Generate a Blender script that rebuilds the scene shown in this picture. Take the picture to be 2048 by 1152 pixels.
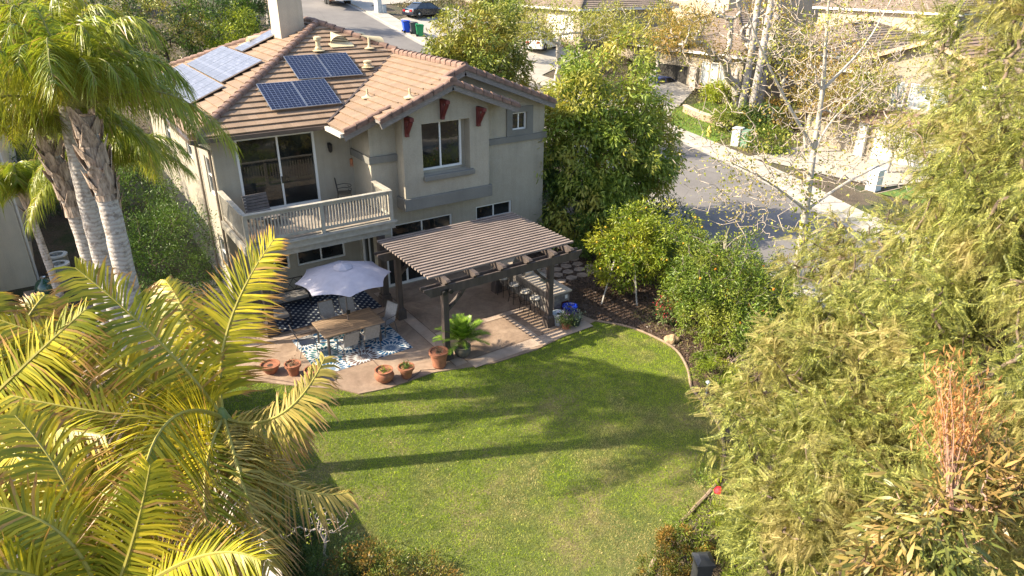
import bpy, bmesh, math, random
import numpy as np
from mathutils import Vector, Matrix
R = math.radians
random.seed(7); RNG = np.random.default_rng(11)
for o in list(bpy.data.objects): bpy.data.objects.remove(o)
SC = bpy.context.scene; COL = SC.collection
# ---------------- camera, sky, sun, exposure ----------------
CP = np.array([-4.453, -24.545, 11.407]); CF = 1375.2; CPI, CYA, CRO = R(24.917), R(-34.163), R(0.374)
def cam_axes():
    fw = np.array([math.sin(-CYA)*math.cos(CPI), math.cos(CYA)*math.cos(CPI), -math.sin(CPI)])
    r = np.array([math.cos(CYA), math.sin(CYA), 0.]); u = np.cross(r, fw)
    return r*math.cos(CRO)+u*math.sin(CRO), -r*math.sin(CRO)+u*math.cos(CRO), fw
AR, AU, AF = cam_axes()
cd = bpy.data.cameras.new('camera'); cam = bpy.data.objects.new('camera', cd); COL.objects.link(cam)
cd.sensor_width = 36; cd.lens = CF/2048*36; cd.clip_start = .1; cd.clip_end = 2000
cam.matrix_world = Matrix(((AR[0], AU[0], -AF[0], CP[0]), (AR[1], AU[1], -AF[1], CP[1]), (AR[2], AU[2], -AF[2], CP[2]), (0, 0, 0, 1)))
SC.camera = cam
SUN_EL = R(36); SUN_AZ = math.atan2(-.903, .429)
w = bpy.data.worlds.new('World'); SC.world = w; w.use_nodes = True
nt = w.node_tree; bg = nt.nodes['Background']; sky = nt.nodes.new('ShaderNodeTexSky'); sky.sky_type = 'NISHITA'; sky.sun_disc = False
sky.sun_elevation = SUN_EL; sky.sun_rotation = SUN_AZ; sky.air_density = 1.0; sky.dust_density = 2.2; sky.ozone_density = 1.0
nt.links.new(sky.outputs[0], bg.inputs[0]); bg.inputs[1].default_value = .15
sl = bpy.data.lights.new('sun', 'SUN'); so = bpy.data.objects.new('sun', sl); COL.objects.link(so)
sl.energy = 5.0; sl.angle = R(.5); sl.color = (1, .87, .67)
sv = Vector((-.903*math.cos(SUN_EL), .429*math.cos(SUN_EL), math.sin(SUN_EL)))
so.rotation_euler = sv.to_track_quat('Z', 'Y').to_euler()
SC.view_settings.view_transform = 'Standard'; SC.view_settings.look = 'None'; SC.view_settings.exposure = 1.38; SC.view_settings.gamma = 1
SC.render.engine = 'CYCLES'
# ---------------- picking helpers (world positions on real planes) ----------------
def ray(u, v): return AF + AR*(u-1024)/CF - AU*(v-576)/CF
def PZ(u, v, z=0.): d = ray(u, v); return CP+d*(z-CP[2])/d[2]
def PY(u, v, Y): d = ray(u, v); return CP+d*(Y-CP[1])/d[1]
def PX(u, v, X): d = ray(u, v); return CP+d*(X-CP[0])/d[0]
def AT(u, v, D): return CP+ray(u, v)*D
def TER(x, y):
    y = np.asarray(y, float); x = np.asarray(x, float)
    sp = lambda t, s: s*np.log1p(np.exp(np.clip(t/s, -30, 30)))
    z = .2*sp(y-11, 3.)-.09*sp(y-46, 4.)+.10*sp(y-95, 8.)
    z = z+.04*sp(x-46, 4.)*1/(1+np.exp(-np.clip((y-5)/8, -30, 30)))
    z = z-.22*sp(-(y+21.5), 1.2)
    return z
def GP(u, v, dz=0.):
    d = ray(u, v); t = 5.
    for i in range(4000):
        p = CP+d*t
        h = p[2]-float(TER(p[0], p[1]))-dz
        if h < 0.003: return p
        t += max(.01, h*.6)
    return p
# ---------------- materials ----------------
MATS = {}
def NT(name):
    m = bpy.data.materials.new(name); m.use_nodes = True; t = m.node_tree; return m, t, t.nodes['Principled BSDF']
def nd(t, typ, **k):
    n = t.nodes.new(typ)
    for a, b in k.items():
        if a.startswith('i_'):
            key = a[2:]; key = int(key) if key.isdigit() else key.replace('_', ' ')
            n.inputs[key].default_value = b
        else: setattr(n, a, b)
    return n
def ramp(t, fac, stops):
    r = t.nodes.new('ShaderNodeValToRGB'); t.links.new(fac, r.inputs[0]); e = r.color_ramp.elements
    while len(e) < len(stops): e.new(.5)
    for k, (p, c) in enumerate(stops): e[k].position = p; e[k].color = tuple(c)+(1,)
    return r.outputs[0]
def mixc(t, fac, a, b, mode='MIX'):
    m = t.nodes.new('ShaderNodeMix'); m.data_type = 'RGBA'; m.blend_type = mode
    for s, v in ((0, fac), (6, a), (7, b)):
        if hasattr(v, 'is_linked') or hasattr(v, 'links'): t.links.new(v, m.inputs[s])
        else: m.inputs[s].default_value = v if s == 0 else tuple(v)+(1,)
    return m.outputs[2]
def mat(name, col, rough=.7, var=.12, scale=3., bump=0., bscale=60., metal=0., spec=.4, detail=5, col2=None, stretch=None, coat=0):
    if name in MATS: return MATS[name]
    m, t, b = NT(name); L = t.links
    tc = t.nodes.new('ShaderNodeTexCoord'); src = tc.outputs['Object']
    if stretch:
        mp = nd(t, 'ShaderNodeMapping'); mp.inputs['Scale'].default_value = stretch; L.new(src, mp.inputs[0]); src = mp.outputs[0]
    n = nd(t, 'ShaderNodeTexNoise', i_Scale=scale, i_Detail=detail, i_Roughness=.65); L.new(src, n.inputs[0])
    lo = [c*(1-var*1.6) for c in col] if col2 is None else col2; hi = [min(1, c*(1+var)) for c in col]
    L.new(ramp(t, n.outputs[0], ((.3, lo), (.68, hi))), b.inputs['Base Color'])
    b.inputs['Roughness'].default_value = rough; b.inputs['Metallic'].default_value = metal; b.inputs['Specular IOR Level'].default_value = spec
    if coat: b.inputs['Coat Weight'].default_value = coat
    if bump:
        n2 = nd(t, 'ShaderNodeTexNoise', i_Scale=bscale, i_Detail=4); L.new(src, n2.inputs[0])
        bp = nd(t, 'ShaderNodeBump', i_Strength=bump, i_Distance=.02); L.new(n2.outputs[0], bp.inputs['Height']); L.new(bp.outputs[0], b.inputs['Normal'])
    MATS[name] = m; return m
def stucco(name, col, streak=.12):
    m, t, b = NT(name); L = t.links; tc = nd(t, 'ShaderNodeTexCoord'); src = tc.outputs['Object']
    n = nd(t, 'ShaderNodeTexNoise', i_Scale=.7, i_Detail=6, i_Roughness=.7); L.new(src, n.inputs[0])
    n3 = nd(t, 'ShaderNodeTexNoise', i_Scale=38, i_Detail=3); L.new(src, n3.inputs[0])
    mp = nd(t, 'ShaderNodeMapping'); mp.inputs['Scale'].default_value = (4, 4, .25); L.new(src, mp.inputs[0])
    ns = nd(t, 'ShaderNodeTexNoise', i_Scale=1.5, i_Detail=5); L.new(mp.outputs[0], ns.inputs[0])
    c = ramp(t, n.outputs[0], ((.3, [x*.86 for x in col]), (.7, [x*1.08 for x in col])))
    c = mixc(t, .5, c, ramp(t, n3.outputs[0], ((.35, (.74,)*3), (.65, (1.,)*3))), 'MULTIPLY')
    c = mixc(t, .6, c, ramp(t, ns.outputs[0], ((.35, (1-streak,)*3), (.55, (1.,)*3))), 'MULTIPLY')
    L.new(c, b.inputs['Base Color']); b.inputs['Roughness'].default_value = .92; b.inputs['Specular IOR Level'].default_value = .2
    bp = nd(t, 'ShaderNodeBump', i_Strength=.6, i_Distance=.02); L.new(n3.outputs[0], bp.inputs['Height']); L.new(bp.outputs[0], b.inputs['Normal'])
    MATS[name] = m; return m
def glass_mat(name='window_glass', col=(.012, .014, .014), rough=.03, spec=1.0):
    if name in MATS: return MATS[name]
    m, t, b = NT(name); L = t.links
    tc = nd(t, 'ShaderNodeTexCoord'); n = nd(t, 'ShaderNodeTexNoise', i_Scale=1.2, i_Detail=2); L.new(tc.outputs['Object'], n.inputs[0])
    L.new(ramp(t, n.outputs[0], ((.35, [c*.5 for c in col]), (.7, [c*2.2 for c in col]))), b.inputs['Base Color'])
    b.inputs['Roughness'].default_value = rough; b.inputs['Specular IOR Level'].default_value = spec; b.inputs['IOR'].default_value = 1.5
    bp = nd(t, 'ShaderNodeBump', i_Strength=.03, i_Distance=.05); L.new(n.outputs[0], bp.inputs['Height']); L.new(bp.outputs[0], b.inputs['Normal'])
    MATS[name] = m; return m
def leafmat(name, c1, c2, c3=None, trans=.3, clump=.5, cs=.9, rough=.45, dead=None, tip=None):
    m, t, b = NT(name); L = t.links
    g = nd(t, 'ShaderNodeNewGeometry'); rnd = g.outputs['Random Per Island']
    c = ramp(t, rnd, ((0, c1), (.8, c2), (1., [min(1, x*1.35) for x in c2])))
    if c3:
        tc = nd(t, 'ShaderNodeTexCoord'); n = nd(t, 'ShaderNodeTexNoise', i_Scale=cs, i_Detail=3); L.new(tc.outputs['Object'], n.inputs[0])
        f = ramp(t, n.outputs[0], ((.45, (0, 0, 0)), (.66, (clump,)*3)))
        c = mixc(t, f, c, c3)
    if dead:
        f = ramp(t, rnd, ((.93, (0, 0, 0)), (.95, (1, 1, 1)))); c = mixc(t, f, c, dead)
    if tip:
        at = nd(t, 'ShaderNodeAttribute', attribute_name='along'); ad = nd(t, 'ShaderNodeMath', operation='MULTIPLY_ADD'); L.new(rnd, ad.inputs[0]); ad.inputs[1].default_value = .35; L.new(at.outputs['Fac'], ad.inputs[2])
        c = mixc(t, ramp(t, ad.outputs[0], ((.82, (0, 0, 0)), (1.0, (1, 1, 1)))), c, tip)
    L.new(c, b.inputs['Base Color']); b.inputs['Roughness'].default_value = rough; b.inputs['Specular IOR Level'].default_value = .35
    tr = nd(t, 'ShaderNodeBsdfTranslucent')
    L.new(mixc(t, 1., c, (1., 1.0, .55), 'MULTIPLY'), tr.inputs[0])
    ms = nd(t, 'ShaderNodeMixShader', i_0=trans); out = t.nodes['Material Output']
    L.new(b.outputs[0], ms.inputs[1]); L.new(tr.outputs[0], ms.inputs[2]); L.new(ms.outputs[0], out.inputs[0])
    MATS[name] = m; return m
# ---------------- object helpers ----------------
def tag(o, label=None, cat=None, group=None, kind=None):
    if label: o['label'] = label
    if cat: o['category'] = cat
    if group: o['group'] = group
    if kind: o['kind'] = kind
    return o
def thing(name, label, cat, loc=(0, 0, 0), rz=0, group=None):
    o = bpy.data.objects.new(name, None); COL.objects.link(o); o.location = tuple(float(a) for a in loc); o.rotation_euler = (0, 0, rz); o.empty_display_size = .3
    return tag(o, label, cat, group)
class MB:
    def __init__(s): s.v = []; s.f = []; s.m = []; s.uv = {}; s.cm = 0
    def add(s, vs, fs, uv=None):
        k = len(s.v); s.v += [tuple(map(float, p)) for p in vs]
        for i, f in enumerate(fs):
            if uv: s.uv[len(s.f)] = [uv[j] for j in f]
            s.f.append(tuple(k+j for j in f)); s.m.append(s.cm)
        return s
    def box(s, x0, x1, y0, y1, z0, z1, M=None):
        vs = [(x, y, z) for z in (z0, z1) for y in (y0, y1) for x in (x0, x1)]
        if M: vs = [M(*p) for p in vs]
        return s.add(vs, [(0, 2, 3, 1), (4, 5, 7, 6), (0, 1, 5, 4), (2, 6, 7, 3), (0, 4, 6, 2), (1, 3, 7, 5)])
    def bar(s, a, b, w, h=None, up=(0, 0, 1), ext=0):
        a = Vector(a); b = Vector(b); h = h or w; d = (b-a).normalized(); a = a-d*ext; b = b+d*ext
        U = Vector(up); sd = d.cross(U)
        if sd.length < 1e-4: sd = d.cross(Vector((1, 0, 0)))
        sd.normalize(); U = sd.cross(d).normalized()
        vs = [p+sd*(i*w/2)+U*(j*h/2) for p in (a, b) for i, j in ((-1, -1), (1, -1), (1, 1), (-1, 1))]
        return s.add(vs, [(0, 1, 2, 3), (7, 6, 5, 4), (0, 4, 5, 1), (1, 5, 6, 2), (2, 6, 7, 3), (3, 7, 4, 0)])
    def tube(s, pts, r, n=8, cap=True):
        pts = [Vector(p) for p in pts]; k = len(pts); rs = r if hasattr(r, '__len__') else [r]*k
        ref = None; rings = []
        for i, p in enumerate(pts):
            d = (pts[min(i+1, k-1)]-pts[max(i-1, 0)]); d = d.normalized() if d.length > 1e-9 else Vector((0, 0, 1))
            if ref is None: ref = d.orthogonal().normalized()
            ref = (ref-d*ref.dot(d)); ref = ref.normalized() if ref.length > 1e-6 else d.orthogonal().normalized()
            bb = d.cross(ref)
            rings.append([p+(ref*math.cos(2*math.pi*j/n)+bb*math.sin(2*math.pi*j/n))*rs[i] for j in range(n)])
        vs = [q for rg in rings for q in rg]; fs = []
        for i in range(k-1):
            for j in range(n): fs.append((i*n+j, i*n+(j+1) % n, (i+1)*n+(j+1) % n, (i+1)*n+j))
        if cap: fs += [tuple(range(n-1, -1, -1)), tuple((k-1)*n+j for j in range(n))]
        return s.add(vs, fs)
    def lathe(s, prof, c=(0, 0, 0), n=20, M=None):
        vs = []; fs = []
        for r, z in prof:
            for j in range(n):
                a = 2*math.pi*j/n; vs.append((c[0]+r*math.cos(a), c[1]+r*math.sin(a), c[2]+z))
        if M: vs = [M(*p) for p in vs]
        for i in range(len(prof)-1):
            for j in range(n): fs.append((i*n+j, i*n+(j+1) % n, (i+1)*n+(j+1) % n, (i+1)*n+j))
        if prof[0][0] > 1e-4: fs.append(tuple(range(n-1, -1, -1)))
        if prof[-1][0] > 1e-4: fs.append(tuple((len(prof)-1)*n+j for j in range(n)))
        return s.add(vs, fs)
    def prism(s, poly, h0, h1, M=lambda a, b, c: (a, b, c)):
        n = len(poly); vs = [M(p[0], p[1], h0) for p in poly]+[M(p[0], p[1], h1) for p in poly]
        return s.add(vs, [tuple(range(n-1, -1, -1)), tuple(range(n, 2*n))]+[(i, (i+1) % n, n+(i+1) % n, n+i) for i in range(n)])
    def sheet(s, poly, z): return s.add([(p[0], p[1], z) for p in poly], [tuple(range(len(poly)))])
    def build(s, name, m, parent=None, smooth=False, bevel=0, world=False, recalc=True):
        me = bpy.data.meshes.new(name); me.from_pydata(s.v, [], s.f)
        for mm in (m if isinstance(m, (list, tuple)) else [m]): me.materials.append(mm)
        me.polygons.foreach_set('material_index', s.m)
        if s.uv:
            ul = me.uv_layers.new(name='UVMap')
            for i, us in s.uv.items():
                p = me.polygons[i]
                for j, li in enumerate(p.loop_indices): ul.data[li].uv = us[j]
        if recalc:
            bm = bmesh.new(); bm.from_mesh(me); bmesh.ops.recalc_face_normals(bm, faces=bm.faces); bm.to_mesh(me); bm.free()
        if smooth:
            me.polygons.foreach_set('use_smooth', [True]*len(me.polygons))
        o = bpy.data.objects.new(name, me); COL.objects.link(o)
        if smooth:
            me.set_sharp_from_angle(angle=R(40))
        if parent:
            o.parent = parent
            if world: o.matrix_parent_inverse = parent.matrix_basis.inverted()
        if bevel:
            md = o.modifiers.new('bevel', 'BEVEL'); md.width = bevel; md.segments = 2; md.limit_method = 'ANGLE'
        return o
def npmesh(name, V, F, m, parent=None, world=True, along=None):
    """V (N,3), F (M,k) arrays"""
    V = np.ascontiguousarray(V, dtype=np.float32); F = np.ascontiguousarray(F, dtype=np.int32)
    me = bpy.data.meshes.new(name); k = F.shape[1]
    me.vertices.add(len(V)); me.vertices.foreach_set('co', V.ravel())
    me.loops.add(F.size); me.loops.foreach_set('vertex_index', F.ravel())
    me.polygons.add(len(F)); me.polygons.foreach_set('loop_start', np.arange(len(F), dtype=np.int32)*k)
    me.polygons.foreach_set('loop_total', np.full(len(F), k, dtype=np.int32))
    me.materials.append(m); me.update(calc_edges=True); me.validate()
    if along is not None: at_ = me.attributes.new('along', 'FLOAT', 'POINT'); at_.data.foreach_set('value', np.ascontiguousarray(along, dtype=np.float32))
    o = bpy.data.objects.new(name, me); COL.objects.link(o)
    if parent:
        o.parent = parent
        if world: o.matrix_parent_inverse = parent.matrix_basis.inverted()
    return o
def dup(root, loc, rz, label=None, group=None, scale=None):
    r = root.copy(); COL.objects.link(r); r.location = tuple(float(a) for a in loc); r.rotation_euler = (0, 0, rz)
    if scale: r.scale = (scale,)*3
    if label: r['label'] = label
    if group: r['group'] = group
    for ch in list(root.children):
        c = ch.copy(); COL.objects.link(c); c.parent = r
        for g in ch.children:
            d = g.copy(); COL.objects.link(d); d.parent = c
    return r
# ================= SETTING =================
S_ST = dict(kind='structure')
# ground sheet
def ground_mat():
    m, t, b = NT('earth'); L = t.links; tc = nd(t, 'ShaderNodeTexCoord'); src = tc.outputs['Object']
    n1 = nd(t, 'ShaderNodeTexNoise', i_Scale=.35, i_Detail=6, i_Roughness=.7); L.new(src, n1.inputs[0])
    n2 = nd(t, 'ShaderNodeTexNoise', i_Scale=14, i_Detail=6, i_Roughness=.75); L.new(src, n2.inputs[0])
    v = nd(t, 'ShaderNodeTexVoronoi', i_Scale=22); L.new(src, v.inputs[0])
    c = ramp(t, n1.outputs[0], ((.35, (.075, .055, .035)), (.5, (.13, .10, .065)), (.62, (.06, .075, .025))))
    c = mixc(t, .7, c, ramp(t, n2.outputs[0], ((.3, (.35,)*3), (.7, (1.35,)*3))), 'MULTIPLY')
    L.new(c, b.inputs['Base Color']); b.inputs['Roughness'].default_value = .95
    bp = nd(t, 'ShaderNodeBump', i_Strength=1., i_Distance=.06); L.new(v.outputs[0], bp.inputs['Height']); L.new(bp.outputs[0], b.inputs['Normal'])
    return m
gx = np.unique(np.concatenate([np.arange(-160, -20, 5), np.arange(-20, 60, 1.), np.arange(60, 260, 5)]))
gy = np.unique(np.concatenate([np.arange(-90, -30, 5), np.arange(-30, 70, 1.), np.arange(70, 420, 6)]))
GX, GY = np.meshgrid(gx, gy); GZ = TER(GX, GY)-.01
nx, ny = len(gx), len(gy); idg = np.arange(nx*ny).reshape(ny, nx)
F = np.stack([idg[:-1, :-1], idg[:-1, 1:], idg[1:, 1:], idg[1:, :-1]], -1).reshape(-1, 4)
gr = npmesh('ground', np.stack([GX, GY, GZ], -1).reshape(-1, 3), F, ground_mat()); tag(gr, kind='structure')
def tess_strip(left, right, dz, nsub=6, step=1.0):
    """drape a strip between two polylines of equal length over the terrain"""
    V = []; Fc = []; n = 0
    Ls = []; Rs = []
    for i in range(len(left)-1):
        a, b, c, d = map(np.array, (left[i], left[i+1], right[i], right[i+1]))
        k = max(1, int(np.linalg.norm(b-a)/step))
        for j in range(k): Ls.append(a+(b-a)*j/k); Rs.append(c+(d-c)*j/k)
    Ls.append(np.array(left[-1])); Rs.append(np.array(right[-1]))
    for a, b in zip(Ls, Rs):
        for j in range(nsub+1):
            p = a+(b-a)*j/nsub; V.append((p[0], p[1], float(TER(p[0], p[1]))+dz))
    m = nsub+1
    for i in range(len(Ls)-1):
        for j in range(nsub): Fc.append((i*m+j, i*m+j+1, (i+1)*m+j+1, (i+1)*m+j))
    return V, Fc
def offs(line, d):
    out = []; P = [np.array(p, float) for p in line]
    for i, p in enumerate(P):
        t = P[min(i+1, len(P)-1)]-P[max(i-1, 0)]; t /= np.linalg.norm(t)
        out.append(p+np.array([t[1], -t[0]])*d)
    return out
def smooth_line(pts, k=8):
    P = [np.array(p, float) for p in pts]; P = [2*P[0]-P[1]]+P+[2*P[-1]-P[-2]]; out = []
    for i in range(1, len(P)-2):
        for j in range(k):
            t = j/k; a, b, c, d = P[i-1], P[i], P[i+1], P[i+2]
            out.append(.5*((2*b)+(-a+c)*t+(2*a-5*b+4*c-d)*t*t+(-a+3*b-3*c+d)*t**3))
    out.append(P[-2]); return out
ROAD = smooth_line([(22.6, -60), (22.6, -35), (22.6, -22), (22.75, -13), (23.6, -6), (27.0, 2.2), (29.1, 9.5), (28.9, 17.5), (26, 25.5), (22.9, 33), (22.2, 42), (22.4, 52), (22.2, 70), (21, 95), (20, 130)], 5)
def strip_obj(name, line, d0, d1, dz, m, nsub=6, **k):
    V, Fc = tess_strip(offs(line, d0), offs(line, d1), dz, nsub); mb = MB(); mb.add(V, Fc)
    return tag(mb.build(name, m, recalc=False), kind='structure')
asph = mat('asphalt', (.165, .152, .14), .92, .1, .6, .5, 90, col2=(.14, .13, .12))
conc = mat('pale_concrete', (.35, .32, .275), .85, .1, 1.2, .15, 60)
conc_joint = mat('sidewalk_concrete', (.38, .345, .295), .88, .1, 2.2, .15, 50)
def asphalt_mat():
    m, t, b = NT('worn_asphalt'); L = t.links; tc = nd(t, 'ShaderNodeTexCoord'); src = tc.outputs['Object']
    n = nd(t, 'ShaderNodeTexNoise', i_Scale=.35, i_Detail=7, i_Roughness=.7); L.new(src, n.inputs[0]); n2 = nd(t, 'ShaderNodeTexNoise', i_Scale=60, i_Detail=3); L.new(src, n2.inputs[0])
    nv = nd(t, 'ShaderNodeTexNoise', i_Scale=1.2, i_Detail=4); L.new(src, nv.inputs[0]); va = mixc(t, .12, src, nv.outputs['Color'], 'LINEAR_LIGHT')
    v = nd(t, 'ShaderNodeTexVoronoi', i_Scale=.16); v.feature = 'DISTANCE_TO_EDGE'; L.new(va, v.inputs[0])
    c = ramp(t, n.outputs[0], ((.3, (.125, .115, .108)), (.7, (.185, .172, .16)))); c = mixc(t, .6, c, ramp(t, n2.outputs[0], ((.3, (.7,)*3), (.7, (1.15,)*3))), 'MULTIPLY')
    c = mixc(t, ramp(t, v.outputs['Distance'], ((0, (.35,)*3), (.005, (0, 0, 0)))), c, (.05, .046, .044)); L.new(c, b.inputs['Base Color']); b.inputs['Roughness'].default_value = .92; return m
asph = asphalt_mat(); strip_obj('street', ROAD, -4.1, 4.1, .02, asph, 8)
def kerb_obj(name, line, d0, d1, h=.14):
    mb = MB(); a = offs(line, d0); b = offs(line, d1)
    V, Fc = tess_strip(a, b, h, 1); mb.add(V, Fc)
    V, Fc = tess_strip(a, a, 0, 1)
    for e in (a, b):
        Vt, _ = tess_strip(e, e, h, 1); Vb, _ = tess_strip(e, e, -.1, 1); n = len(Vt)//2
        mb.add([Vt[2*i] for i in range(n)]+[Vb[2*i] for i in range(n)], [(i, i+1, n+i+1, n+i) for i in range(n-1)])
    return tag(mb.build(name, conc), kind='structure')
kerb_obj('kerb', ROAD, 4.1, 4.3); kerb_obj('kerb', ROAD, -4.3, -4.1)
strip_obj('gutter', ROAD, 3.65, 4.1, .028, conc, 1); strip_obj('gutter', ROAD, -4.1, -3.65, .028, conc, 1)
sw1 = strip_obj('sidewalk', ROAD, 4.3, 5.9, .13, conc_joint, 2); sw2 = strip_obj('sidewalk', ROAD, -5.9, -4.3, .13, conc_joint, 2)
# joint lines across the walks
jm = mat('joint_dark', (.2, .18, .16), .9); mb = MB()
for ln in (5.1, -5.1):
    c = offs(ROAD, ln)
    for i in range(len(c)-1):
        p, q = c[i], c[i+1]; L_ = np.linalg.norm(q-p); t = (q-p)/L_; nrm = np.array([t[1], -t[0]])
        for s_ in np.arange(0, L_, 1.5):
            m0 = p+t*s_
            if -25 < m0[1] < 60:
                P4 = [m0-nrm*.8-t*.012, m0+nrm*.8-t*.012, m0+nrm*.8+t*.012, m0-nrm*.8+t*.012]
                mb.add([(a[0], a[1], float(TER(*a))+.138) for a in P4], [(0, 1, 2, 3)])
tag(mb.build('sidewalk_joints', jm), kind='structure')
# lawn
lawn_edge = smooth_line([(10.25, -8.22), (10.9, -9.2), (11.15, -10.3), (11.1, -11.3), (10.55, -12.3), (9.85, -13.1)]+[tuple(PZ(u_, v_)[:2]) for u_, v_ in ((1400, 800), (1436, 850), (1448, 910), (1434, 965), (1392, 1015), (1345, 1065), (1312, 1115), (1288, 1165), (1240, 1260))], 4)
lawn_poly = [(-2.95, -19.2), (-2.95, -5.3), (-.95, -5.55), (.3, -6.8), (1.0, -7.35), (1.4, -7.95), (2.3, -8.15), (3.75, -8.1), (4.6, -8.35), (5.7, -8.68), (7.3, -8.72), (8.9, -8.45)]+[tuple(p) for p in lawn_edge]
def lawn_mat():
    m, t, b = NT('lawn_soil_grass'); L = t.links; tc = nd(t, 'ShaderNodeTexCoord'); src = tc.outputs['Object']
    n1 = nd(t, 'ShaderNodeTexNoise', i_Scale=.55, i_Detail=5, i_Roughness=.65); L.new(src, n1.inputs[0])
    n2 = nd(t, 'ShaderNodeTexNoise', i_Scale=25, i_Detail=4); L.new(src, n2.inputs[0])
    c = ramp(t, n1.outputs[0], ((.35, (.08, .11, .02)), (.52, (.11, .13, .03)), (.68, (.21, .16, .08))))
    c = mixc(t, .8, c, ramp(t, n2.outputs[0], ((.3, (.4,)*3), (.7, (1.2,)*3))), 'MULTIPLY')
    L.new(c, b.inputs['Base Color']); b.inputs['Roughness'].default_value = .95; return m
mb = MB(); mb.sheet(lawn_poly, .004); tag(mb.build('lawn', lawn_mat()), kind='structure')
# patio
def patio_mat():
    m, t, b = NT('stained_concrete'); L = t.links; tc = nd(t, 'ShaderNodeTexCoord'); src = tc.outputs['Object']
    n1 = nd(t, 'ShaderNodeTexNoise', i_Scale=.9, i_Detail=8, i_Roughness=.7, i_Distortion=.8); L.new(src, n1.inputs[0])
    n2 = nd(t, 'ShaderNodeTexNoise', i_Scale=7, i_Detail=6, i_Roughness=.7); L.new(src, n2.inputs[0])
    c = ramp(t, n1.outputs[0], ((.3, (.17, .115, .08)), (.5, (.26, .185, .13)), (.7, (.37, .275, .20))))
    c = mixc(t, .6, c, ramp(t, n2.outputs[0], ((.3, (.7,)*3), (.7, (1.15,)*3))), 'MULTIPLY')
    L.new(c, b.inputs['Base Color']); b.inputs['Roughness'].default_value = .62; b.inputs['Specular IOR Level'].default_value = .4
    bp = nd(t, 'ShaderNodeBump', i_Strength=.25, i_Distance=.01); L.new(n2.outputs[0], bp.inputs['Height']); L.new(bp.outputs[0], b.inputs['Normal']); return m
pm = patio_mat(); pb = mat('patio_border_concrete', (.36, .275, .21), .7, .18, 1.6, .2, 40)
patio_poly = [(-1.3, 0), (-1.3, -5.1), (-.95, -5.55), (.3, -6.8), (1.0, -7.35), (1.4, -7.95), (2.3, -8.15), (3.75, -8.1), (4.6, -8.35), (5.7, -8.68), (7.3, -8.72), (8.9, -8.45), (10.25, -8.22), (10.0, -7.2), (9.9, -4.0), (10.1, -1.7), (4.85, -1.7), (4.85, 0)]
mb = MB(); mb.prism(patio_poly, -.1, .045); tag(mb.build('patio', pm), kind='structure')
mb = MB()
_zk = 0.
def strip2(a, b, w_, z):
    a = np.array(a, float); b = np.array(b, float); t = (b-a)/np.linalg.norm(b-a); nrm = np.array([-t[1], t[0]])*w_/2
    global _zk; _zk += .0006; mb.sheet([tuple(a-nrm), tuple(b-nrm), tuple(b+nrm), tuple(a+nrm)], z+_zk)
for a, b, w_ in (((4.75, -1.8), (4.75, -8.2), .42), ((7.75, -6.05), (7.75, -8.6), .22), ((5.0, -8.35), (9.9, -8.25), .5), ((5.0, -6.05), (9.8, -6.05), .3), ((-.9, -3.35), (4.5, -3.35), .3)): strip2(a, b, w_, .048)
tag(mb.build('patio_border', pb), kind='structure')
mb = MB()
for a, b in (((4.53, -1.8), (4.53, -8.2)), ((4.97, -1.8), (4.97, -8.2)), ((7.62, -6.0), (7.62, -8.1)), ((5, -5.88), (9.8, -5.88)), ((5, -6.22), (9.8, -6.22)), ((2.5, -5.9), (2.5, -8.1)), ((5, -8.08), (9.9, -7.98)), ((-1.2, -3.5), (4.5, -3.5)), ((-1.2, -5.0), (.5, -6.9))): strip2(a, b, .02, .056)
tag(mb.build('patio_joints', mat('patio_joint', (.13, .085, .06), .9)), kind='structure')
# side yard concrete and bed
mb = MB(); mb.sheet([(-1.3, 14), (-1.3, -.02), (-.02, -.02), (-.02, 14)], .03); mb.sheet([(-2.8, -5.1), (-1.32, -5.1), (-1.32, 3), (-2.8, 3)], .02)
tag(mb.build('side_path', mat('path_concrete', (.42, .36, .29), .85, .15, 2., .2, 30)), kind='structure')
bark = mat('bark_mulch', (.11, .07, .045), .95, .5, 11, 1., 30, detail=8, col2=(.02, .014, .01))
bed_poly = [(10.12, -1.75), (10.02, -7.2), (10.3, -8.2)]+[tuple(p) for p in lawn_edge[1:26]]+[(12.5, -15.0), (17.6, -11), (17.9, -5), (19, -1), (16, 3), (13, 0)]
mb = MB(); mb.sheet(bed_poly, .012); tag(mb.build('planting_bed', bark), kind='structure')
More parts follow.
